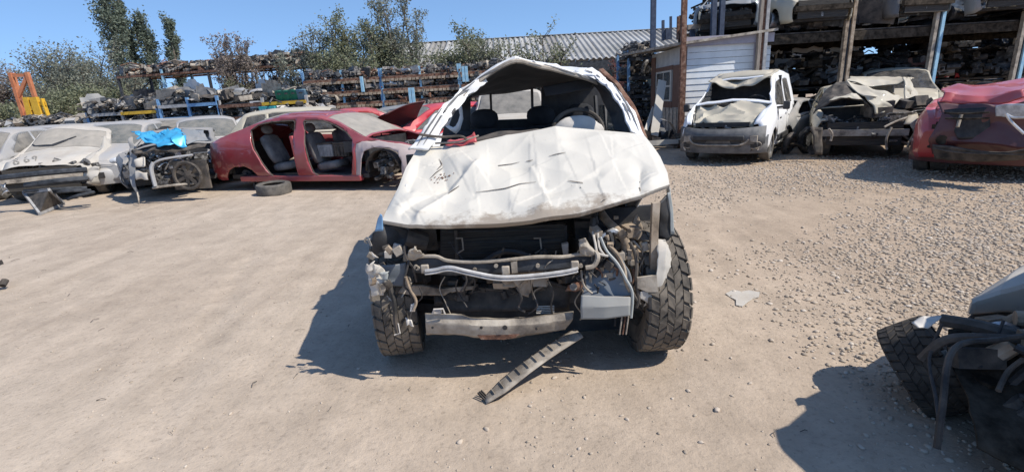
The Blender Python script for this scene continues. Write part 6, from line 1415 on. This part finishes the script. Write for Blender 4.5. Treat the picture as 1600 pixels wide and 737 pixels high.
# tall rack far behind
rack('tall rusty rack far behind, its top deck against the sky', gl(192, 27), gl(482, 25.5), 2, [2.1, 3.65], 2.6, ['darksteel', 'palesteel'], 'rust', .25, None, brace=True, pw=.11)
fill(gl(192, 27), gl(482, 25.5), 3.75, 1.8, 56, allk + bodyk, 'on the tall far rack', (.8, 1.2), 15, .15, ['engine', 'engine', 'greymetal', 'darksteel', 'dustyblack'])
fill(gl(192, 27), gl(482, 25.5), 2.2, 1.8, 60, allk + bodyk, 'on the tall far rack', (.9, 1.3), 16, .35, ['engine', 'dust_white', 'darksteel', 'dustyblack', 'silver'])
small_stuff('small_scrap', 'jumble of small dark scrap on the tall far rack', gl(192, 27), gl(482, 25.5), [1.2, 2.2, 2.2, 3.72, 3.72], 1.9, 2600, ['engine', 'rust', 'darksteel', 'greymetal'], 71, (.08, .25), .45)
fill(gl(-10, 19.5), gl(135, 18.5), 1.12, 1.3, 30, bodyk, 'on the low scrap bench at the far left', (.6, .9), 17, .1, ['silver', 'dustyblack', 'dust_white', 'darksteel'])
rack('low dark scrap bench at the far left below the orange frame', gl(-20, 19.5), gl(126, 18.4), 1.4, [.5, 1.05], 1.6, 'darksteel', 'greysteel', 0, None, brace=False)
small_stuff('small_scrap', 'dark low scrap band behind the parked cars at the left', gl(-20, 19.3), gl(480, 15.9), [.9, 1.3, 1.5], 1.2, 2200, ['engine', 'dustyblack', 'darksteel', 'greymetal', 'silver'], 78, (.06, .24), .25)
# orange frame and yellow hoist
t = thing('orange_frame', 'leaning orange lattice frame standing at the left edge', 'steel frame', gl(40, 23)); Q = lambda px, py: P(px, py, 23)
for a, b, w_ in (((16, 114), (40, 190), .13), ((42, 113), (67, 190), .13), ((29, 152), (42, 120), .08), ((17, 118), (42, 118), .06), ((30, 155), (54, 155), .08), ((38, 182), (56, 156), .08), ((36, 186), (66, 186), .08)): MB().beam(Q(*a), Q(*b), w_, .14).build('frame_bar', M['orange'], t)
for a, b in (((17, 114), (38, 184)),): MB().beam(P(20, 114, 24.2), P(44, 190, 24.2), .12, .12).build('frame_bar', M['orange'], t)
t = thing('yellow_hoist', 'yellow steel hoist arm inside the orange frame', 'hoist', gl(52, 22.5)); Q = lambda px, py: P(px, py, 22.5)
for a, b, w_ in (((41, 152), (50, 188), .22), ((53, 152), (64, 186), .3), ((42, 170), (62, 168), .12), ((66, 154), (76, 182), .05), ((60, 162), (72, 162), .05)): MB().beam(Q(*a), Q(*b), w_, .16).build('hoist_bar', M['yellow'], t)

# ------------------------------------------------------------------ big tin roof behind
YR, YE = 33.0, 27.0
t = thing('tin_shed', 'long open shed with ribbed grey tin roof behind the racks', 'shed', (6, 27, 0))
ra, rb = P(640, 71, YR), P(1150, 38.5, YR); ea, eb = P(640, 112, YE), P(1150, 81, YE)
zr = (ra.z + rb.z) / 2; ze = (ea.z + eb.z) / 2 + .05; X0_, X1_ = ra.x - 1.5, rb.x + 3
ns = 26
for k in range(ns):
    xa = lerp(X0_, X1_, k / ns); xb = lerp(X0_, X1_, (k + 1) / ns) - .02; dzk = .012 * (k % 2)
    rows = []
    for f in (0, .33, .66, 1):
        row = []
        for j in range(13):
            x = lerp(xa, xb, j / 12); row.append((x, lerp(YE - .15, YR, f), lerp(ze, zr, f) + dzk + (.075 if j % 4 in (1, 2) else 0)))
        rows.append(row)
    mb = MB(); mb.grid(rows); mb.build('roof_sheet', M['tin' if k % 7 != 3 else 'tinrust'], t, .004, smooth=False)
    mb = MB(); mb.box(((xa + xb) / 2, YR + 3, lerp(zr, ze, .5)), (xb - xa, 6.7, .02), Matrix.Rotation(-math.atan2(zr - ze, 6), 3, 'X')); mb.build('roof_sheet', M['tin'], t)
MB().box(((X0_ + X1_) / 2, YE - .05, ze - .32), (X1_ - X0_, .12, .5)).build('fascia_beam', M['darksteel'], t)
for px in (942, 700, 820, 1090): p = P(px, 120, YE); MB().box((p.x, YE, (ze - .58) / 2), (.22, .22, ze - .58)).build('post', M['bluesteel'], t)
MB().box(((X0_ + X1_) / 2, YR - .3, 1.5), (X1_ - X0_, .1, 3)).build('back_wall', M['binblue'], t)

# ------------------------------------------------------------------ white sided shed at the right of centre
C0 = G(1063, 228); ys_ = C0.y; zt_l = P(1069, 73, ys_).z; zt_r = P(1178, 60, ys_).z; xl = P(1066, 150, ys_).x; xr_ = P(1195, 150, ys_).x
sh = thing('small_shed', 'small shed clad in white horizontal boards with a grey side wall', 'shed', (C0.x, C0.y, 0))
nb = 16
for k in range(nb):
    z0 = zt_l * k / nb; z1 = zt_l * (k + 1) / nb; mb = MB(); xo = xr_ + .05
    mb.add([(xl, ys_ - .014, z0), (xo, ys_ - .014, z0), (xo, ys_ + .0, z1 - .008), (xl, ys_ + .0, z1 - .008), (xl, ys_ + .04, z0), (xo, ys_ + .04, z0), (xo, ys_ + .04, z1 - .008), (xl, ys_ + .04, z1 - .008)], [(0, 1, 2, 3), (7, 6, 5, 4), (0, 4, 5, 1), (3, 2, 6, 7), (0, 3, 7, 4), (1, 5, 6, 2)]); mb.build('board', M['siding'], sh, smooth=False)
MB().box(((xl + xr_) / 2, ys_ - .05, zt_l + .10), (xr_ - xl + .15, .08, .22)).build('fascia_board', M['fascia'], sh)
MB().box((xr_ - .28, ys_ - .045, zt_l / 2 + .02), (.22, .05, zt_l - .04)).build('corner_board', M['fascia'], sh)
MB().box((xl + .0, ys_ + .02, zt_l / 2 + .05), (.14, .14, zt_l + .1)).build('corner_post', M['brownboard'], sh)
Y2 = 16.4; x2 = P(1017, 150, Y2).x; sd_ = Vector((x2 - xl, Y2 - ys_, 0)); ls = sd_.length; su = sd_.normalized(); sn = Vector((-su.y, su.x, 0))
def wl_(f, z, o=0): p = Vector((xl, ys_, 0)) + sd_ * f + sn * o; return Vector((p.x, p.y, z))
ztl = zt_l + .1; z2_ = P(1017, 84, Y2).z
def wq(name, f0, f1, z0, z1, mat, o=0, th=.04, lab=None): return MB().poly([wl_(f0, z0, o), wl_(f1, z0, o), wl_(f1, z1, o), wl_(f0, z1, o)], sn * th).build(name, M[mat], sh, label=lab)
wq('wall', 0.03, 1, 0, 2.55, 'sidingold', -.06, .05)
wq('brown_board', .04, .26, 1.0, 2.1, 'brownboard', 0, .02); wq('brown_board', .27, .80, .9, 1.15, 'brownboard', 0, .02); wq('brown_board', .84, .98, .0, 2.45, 'brownboard', 0, .02); wq('brown_board', .27, .82, 2.0, 2.12, 'brownboard', 0, .02)
wq('window_frame', .30, .78, 1.16, 2.0, 'dust_white', .0, .03)
for f0, f1 in ((.33, .52), (.55, .75)):
    for z0, z1 in ((1.2, 1.55), (1.6, 1.95)): wq('pane', f0, f1, z0, z1, 'glass_dark', .035, .006)
for k in range(9): wq('corrugated_strip', .05 + .055 * k, .095 + .055 * k, .12, .98, 'alu', .01 + .012 * (k % 2), .012)
mb = MB(); mb.poly([Vector((xl - .25, ys_ - .25, zt_l + .02)), Vector((xr_ + .1, ys_ - .2, zt_l + .24)), Vector((xr_ + .1, Y2 + .2, zt_l + .24)), Vector((x2 - 1.0, Y2 + .2, z2_ - .02))], (0, 0, .06)); mb.build('roof_slab', M['greymetal'], sh)
# long panels leaning against the shed side
for k, (a, b, w_, mt, lb) in enumerate((((1022, 212), (1035, 126), .22, 'dust_white', 'long white plank leaning against the shed side wall'), ((1005, 214), (1022, 168), .10, 'dust_white', 'short white rail leaning left of the shed window'), ((1041, 218), (1030, 190), .14, 'bumper_grey', 'grey curved strip leaning at the foot of the shed wall'))):
    pa = P(a[0], a[1], 13.0); pb = P(b[0], b[1], 13.6); t = MB().beam(pa, pb, w_, .03, up=(0, 1, 0)).build('leaning_panel', M[mt], None); tag(t, lb, 'panel')
sw = P(1034, 195, 12.9)
o = scrap('car_wing', (sw.x, 12.7, .25), (0, 1.2, .3), 1.0, 'leaning at the foot of the shed', 'bumper_grey'); o2 = scrap('bumper_cover', (4.15, 12.6, .12), (0, 0, .2), .8, 'lying at the foot of the shed', 'dust_white'); fill((3.5, 12.9, 0), (4.6, 12.5, 0), .02, .8, 7, ['bumper_cover', 'scrap_radiator', 'engine_block', 'scrap_door_skin'], 'piled by the shed corner', (.5, .8), 31, .1, ['dustyblack', 'greymetal', 'darksteel'])
# wall of dark parts left of the shed
rack('tall dark rack packed with black parts left of the shed', gl(982, 17.0), gl(1022, 17.0), 1.6, [.7, 1.3, 1.9, 2.5], .9, 'bluesteel', 'darksteel', .3, None)
for j, z in enumerate((.05, .75, 1.35, 1.95, 2.55)): fill(gl(981, 16.95), gl(1020, 16.95), z, 1.2, 9, allk + ['wheel_with_tyre'], 'in the dark rack left of the shed', (.6, .85), 90 + j, .12, ['engine', 'dustyblack', 'engine', 'greymetal'])
small_stuff('small_scrap', 'dense black small parts in the dark rack left of the shed', gl(981, 16.9), gl(1021, 16.9), [.1, .75, 1.35, 1.95, 2.55], 1.3, 700, ['engine', 'dustyblack', 'darksteel'], 73, (.05, .18), .45)

# free-standing steel posts round the shed
def post(px0, py0, px1, py1, Y, w_, mat, lb, group=None, extra=0):
    a = P(px1, py1, Y); b = P(px0, py0, Y); b = a + (b - a) * (1 + extra); o = MB().beam(a, b, w_, w_, up=(0, 1, 0)).build('steel_post', M[mat], None, smooth=False); tag(o, lb, 'post', group); return o
post(1021, 0, 1020, 80, 14.6, .13, 'navy', 'dark navy post rising above the left end of the shed roof', extra=.3)
a = P(1064, 205, 13.0); b = P(1069, 0, 13.0); o = MB().beam((a.x, 13.0, 0), (b.x, 13.0, b.z + .6), .12, .12).build('steel_post', M['rust'], None, smooth=False); tag(o, 'tall rusty post at the corner of the white shed', 'post')
post(1116, 0, 1114, 58, 13.8, .12, 'navy', 'navy post above the shed roof, left one of the linked pair', extra=.3); post(1129, 0, 1126, 57, 13.8, .12, 'navy', 'navy post above the shed roof, right one of the linked pair', extra=.3)
post(1036, 32, 1036, 64, 15, .07, 'navy', 'short thin dark post on the roof edge, leftmost'); post(1048, 26, 1048, 62, 15, .06, 'navy', 'short blue-black post second on the roof edge'); post(1043, 46, 1043, 62, 15, .14, 'navy', 'stubby dark post between two thin ones'); post(1060, 26, 1059, 62, 15, .07, 'rust', 'thin rusty post beside the tall rusty one'); post(1082, 44, 1082, 60, 14.5, .12, 'navy', 'short dark post stub under the yellow beam')
a = P(1074, 43, 14.3); b = P(1146, 36, 14.3); o = MB().beam(a, b, .08, .12).build('yellow_beam', M['wood'], None); tag(o, 'pale yellowish beam lying above the white shed roof', 'beam')

# ------------------------------------------------------------------ tall car rack at the right
DZ = 2.66; K = 13.1 / 10.5
t = thing('car_rack', 'tall steel rack holding wrecked cars at the right', 'rack', (7, 11, 0))
prs = [((1195, 0), (1187, 110), 'wood', 'greysteel'), ((1334, 0), (1314, 125), 'brownmetal', 'brownmetal'), ((1472, 4), (1445, 160), 'greymetal', 'palesteel'), ((1604, 30), (1586, 120), 'greymetal', 'palesteel')]
for (x0, y0), (x1, y1), m0, m1 in prs:
    a = P(x1, y1, 13.1); b = P(x0, y0, 13.1)
    for off, mt in ((-.075, m0), (.085, m1)): MB().box((a.x * .5 + b.x * .5 + off, 13.1, 2.6), (.08, .10, 5.2)).build('post', M[mt], t)
    MB().box((a.x * .5 + b.x * .5, 13.12, 2.6), (.09, .05, 5.2)).build('post_web', M['rust' if x0 < 1250 else 'darksteel'], t)
    MB().box((a.x * .5 + b.x * .5, 16.2, 2.6), (.12, .12, 5.2)).build('post', M['grime_and_shade'], t)
xL = P(1187, 60, 13.1).x; xR = 17.5
for yy in (13.22, 16.1): MB().box(((xL + xR) / 2, yy, DZ - .12), (xR - xL, .09, .22)).build('beam', M['grime_and_shade'], t)
for k in range(12): MB().box((lerp(xL + .3, xR, k / 11), 14.65, DZ - .05), (.12, 2.8, .1)).build('cross_beam', M['grime_and_shade'], t)
MB().box(((xL + xR) / 2, 14.66, DZ + .02), (xR - xL, 2.9, .03)).build('deck', M['dustyblack'], t)
MB().box(((xL + xR) / 2 + .3, 16.0, 1.30), (xR - xL - .6, .1, .12)).build('beam', M['grime_and_shade'], t); MB().box(((xL + xR) / 2 + .3, 15.2, 1.30), (xR - xL - .6, 1.5, .05)).build('deck', M['dustyblack'], t)
# narrow back rack closing the view
rack('second dark rack behind the car rack packed with scrap', (xL + .2, 17.8, 0), (xR + 3, 17.8, 0), 1.8, [1.1, 2.2, 3.3], 2.6, 'grime_and_shade', 'grime_and_shade', .8, None, brace=False)
for j, z in enumerate((.05, 1.2, 2.3, 3.4)): fill((xL + .3, 17.7, 0), (xR + 2, 17.7, 0), z, 1.4, 14, allk + bodyk, 'on the dark back rack', (1.0, 1.5), 120 + j, .3, ['gloom', 'dustyblack', 'grime_and_shade', 'gloom', 'silver'])
small_stuff('small_scrap', 'dark tangle of small parts filling the dark back rack', (xL + .3, 17.7, 0), (xR + 2, 17.7, 0), [.05, 1.2, 2.3, 3.4], 1.6, 1500, ['gloom', 'dustyblack', 'grime_and_shade'], 74, (.1, .34), .9)
# wrecks on the deck and beneath it
def wreck(x, y, z, hd_, kind, mat, lb, seed, hood='off', amp=.09, sc=(1, 1, 1), squash_=.8, **k):
    def df(p):
        q = crumple(amp, 1.5, seed, lambda a: .35 + .9 * dent_mask(.2, 1.8)(a))(p)
        if q.z > .95: q.z = .95 + (q.z - .95) * squash_
        return q
    return generic_car('stacked_wreck', lb, 'car', x, y, R(hd_), kind, mat, 'wrecked cars stacked on the car rack', z=z, deform=df, bumper=False, hood=hood, glassy=None, seed=seed, nwheel=0, scale=sc, **k)
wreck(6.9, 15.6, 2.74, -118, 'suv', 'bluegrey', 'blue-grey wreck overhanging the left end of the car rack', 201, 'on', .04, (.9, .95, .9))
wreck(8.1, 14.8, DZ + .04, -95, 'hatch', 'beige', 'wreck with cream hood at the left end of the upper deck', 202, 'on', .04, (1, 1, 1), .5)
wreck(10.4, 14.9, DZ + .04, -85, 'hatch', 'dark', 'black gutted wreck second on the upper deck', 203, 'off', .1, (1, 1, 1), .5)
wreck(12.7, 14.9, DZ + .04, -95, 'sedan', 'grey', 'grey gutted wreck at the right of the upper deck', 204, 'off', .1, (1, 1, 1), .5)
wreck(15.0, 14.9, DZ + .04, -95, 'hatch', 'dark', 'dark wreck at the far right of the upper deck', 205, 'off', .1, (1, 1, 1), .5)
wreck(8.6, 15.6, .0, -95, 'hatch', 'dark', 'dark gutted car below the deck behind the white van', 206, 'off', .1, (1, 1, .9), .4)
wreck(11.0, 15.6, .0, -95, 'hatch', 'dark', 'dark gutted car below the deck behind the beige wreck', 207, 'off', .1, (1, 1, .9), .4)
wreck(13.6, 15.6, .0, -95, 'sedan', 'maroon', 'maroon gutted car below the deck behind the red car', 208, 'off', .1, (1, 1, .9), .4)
for j, (x0, x1) in enumerate(((7.3, 9.9), (10.0, 12.6), (12.7, 16.4))):
    fill((x0, 14.3, 0), (x1, 14.3, 0), 1.36, 1.2, 13, allk + bodyk, 'on the middle shelf of the car rack', (.9, 1.4), 140 + j, .25, ['gloom', 'dustyblack', 'grime_and_shade', 'silver', 'maroon', 'gloom'])
    fill((x0, 13.35, 0), (x1, 13.35, 0), DZ + .06, .7, 11, ['engine_block', 'gearbox', 'scrap_radiator', 'engine_block', 'hood_panel'], 'along the front of the upper deck', (1.0, 1.5), 150 + j, .2, ['gloom', 'gloom', 'alu', 'dustyblack', 'grime_and_shade'])
    fill((x0, 14.0, 0), (x1, 14.0, 0), DZ + 1.0, 1.0, 9, allk + bodyk, 'heaped above the upper deck', (1.0, 1.6), 155 + j, .35, ['gloom', 'gloom', 'dustyblack', 'grime_and_shade', 'silver'])
    fill((x0, 13.6, 0), (x1, 13.6, 0), .02, 1.0, 9, allk + ['wheel_with_tyre'], 'on the ground under the car rack', (.9, 1.4), 160 + j, .3, ['gloom', 'dustyblack', 'grime_and_shade'])
small_stuff('small_scrap', 'dark tangle of small parts filling the car rack', (7.2, 13.9, 0), (16.6, 13.9, 0), [.05, 1.38, 1.38, 2.75, 2.75, 3.3], 2.0, 2600, ['gloom', 'dustyblack', 'grime_and_shade', 'gloom'], 75, (.06, .26), .7)
def plate(px, py, Y, w_, h_, mat, lb, name='body_panel', ry=0.0):
    Y *= K; w_ *= K; h_ *= K; p = P(px, py, Y); rows = [[Vector((p.x + (i / 9 - .5) * w_, Y + .06 * math.sin(i), p.z + (j / 4 - .5) * h_ + ry * (i / 9 - .5) + .03 * math.sin(i * 1.3))) for i in range(10)] for j in range(5)]
    mb = MB(); mb.grid(rows); o = mb.build(name, M[mat], None, .01); tag(o, lb, 'car panel'); return o
plate(1460, 118, 11.6, .75, .10, 'bright_red', 'red sheet-metal strip on the shelf right of the paired posts', ry=.05)
plate(1507, 116, 11.6, .42, .12, 'bright_red', 'short red panel right of the long red strip', ry=.05)
plate(1417, 18, 10.7, .3, .34, 'teal_edge', 'pale blue-grey panel hanging at the top of the car rack', ry=.2)
plate(1450, 4, 10.6, .95, .12, 'silver', 'silver bent panel across the top of the paired posts', ry=.15)
plate(1564, 12, 10.8, .65, .07, 'beige', 'thin cream strip on the upper deck at the right', ry=.08)
plate(1262, 78, 12.2, .75, .10, 'dust_white', 'white window frame strip under the deck', ry=.03); plate(1320, 77, 12.2, .7, .10, 'dust_white', 'white strip under the deck between the middle posts', ry=.03); plate(1212, 82, 12.2, .35, .06, 'dust_white', 'short white strip under the deck at the left', ry=.03)
plate(1502, 66, 12.0, .3, .06, 'teal_edge', 'pale small strip under the deck right of the paired posts', ry=.03)
wreck(6.75, 12.3, .0, -140, 'sedan', 'grey', 'dusty grey crumpled car between the white van and the beige wreck', 209, 'on', .05, (.8, .8, .85), .7)
fill((5.9, 10.4, 0), (6.7, 10.2, 0), .02, .6, 5, ['axle_beam', 'wheel_with_tyre', 'gearbox'], 'on the ground between van and beige wreck', (.6, .9), 171, .05, ['gloom', 'dustyblack', 'grime_and_shade'])
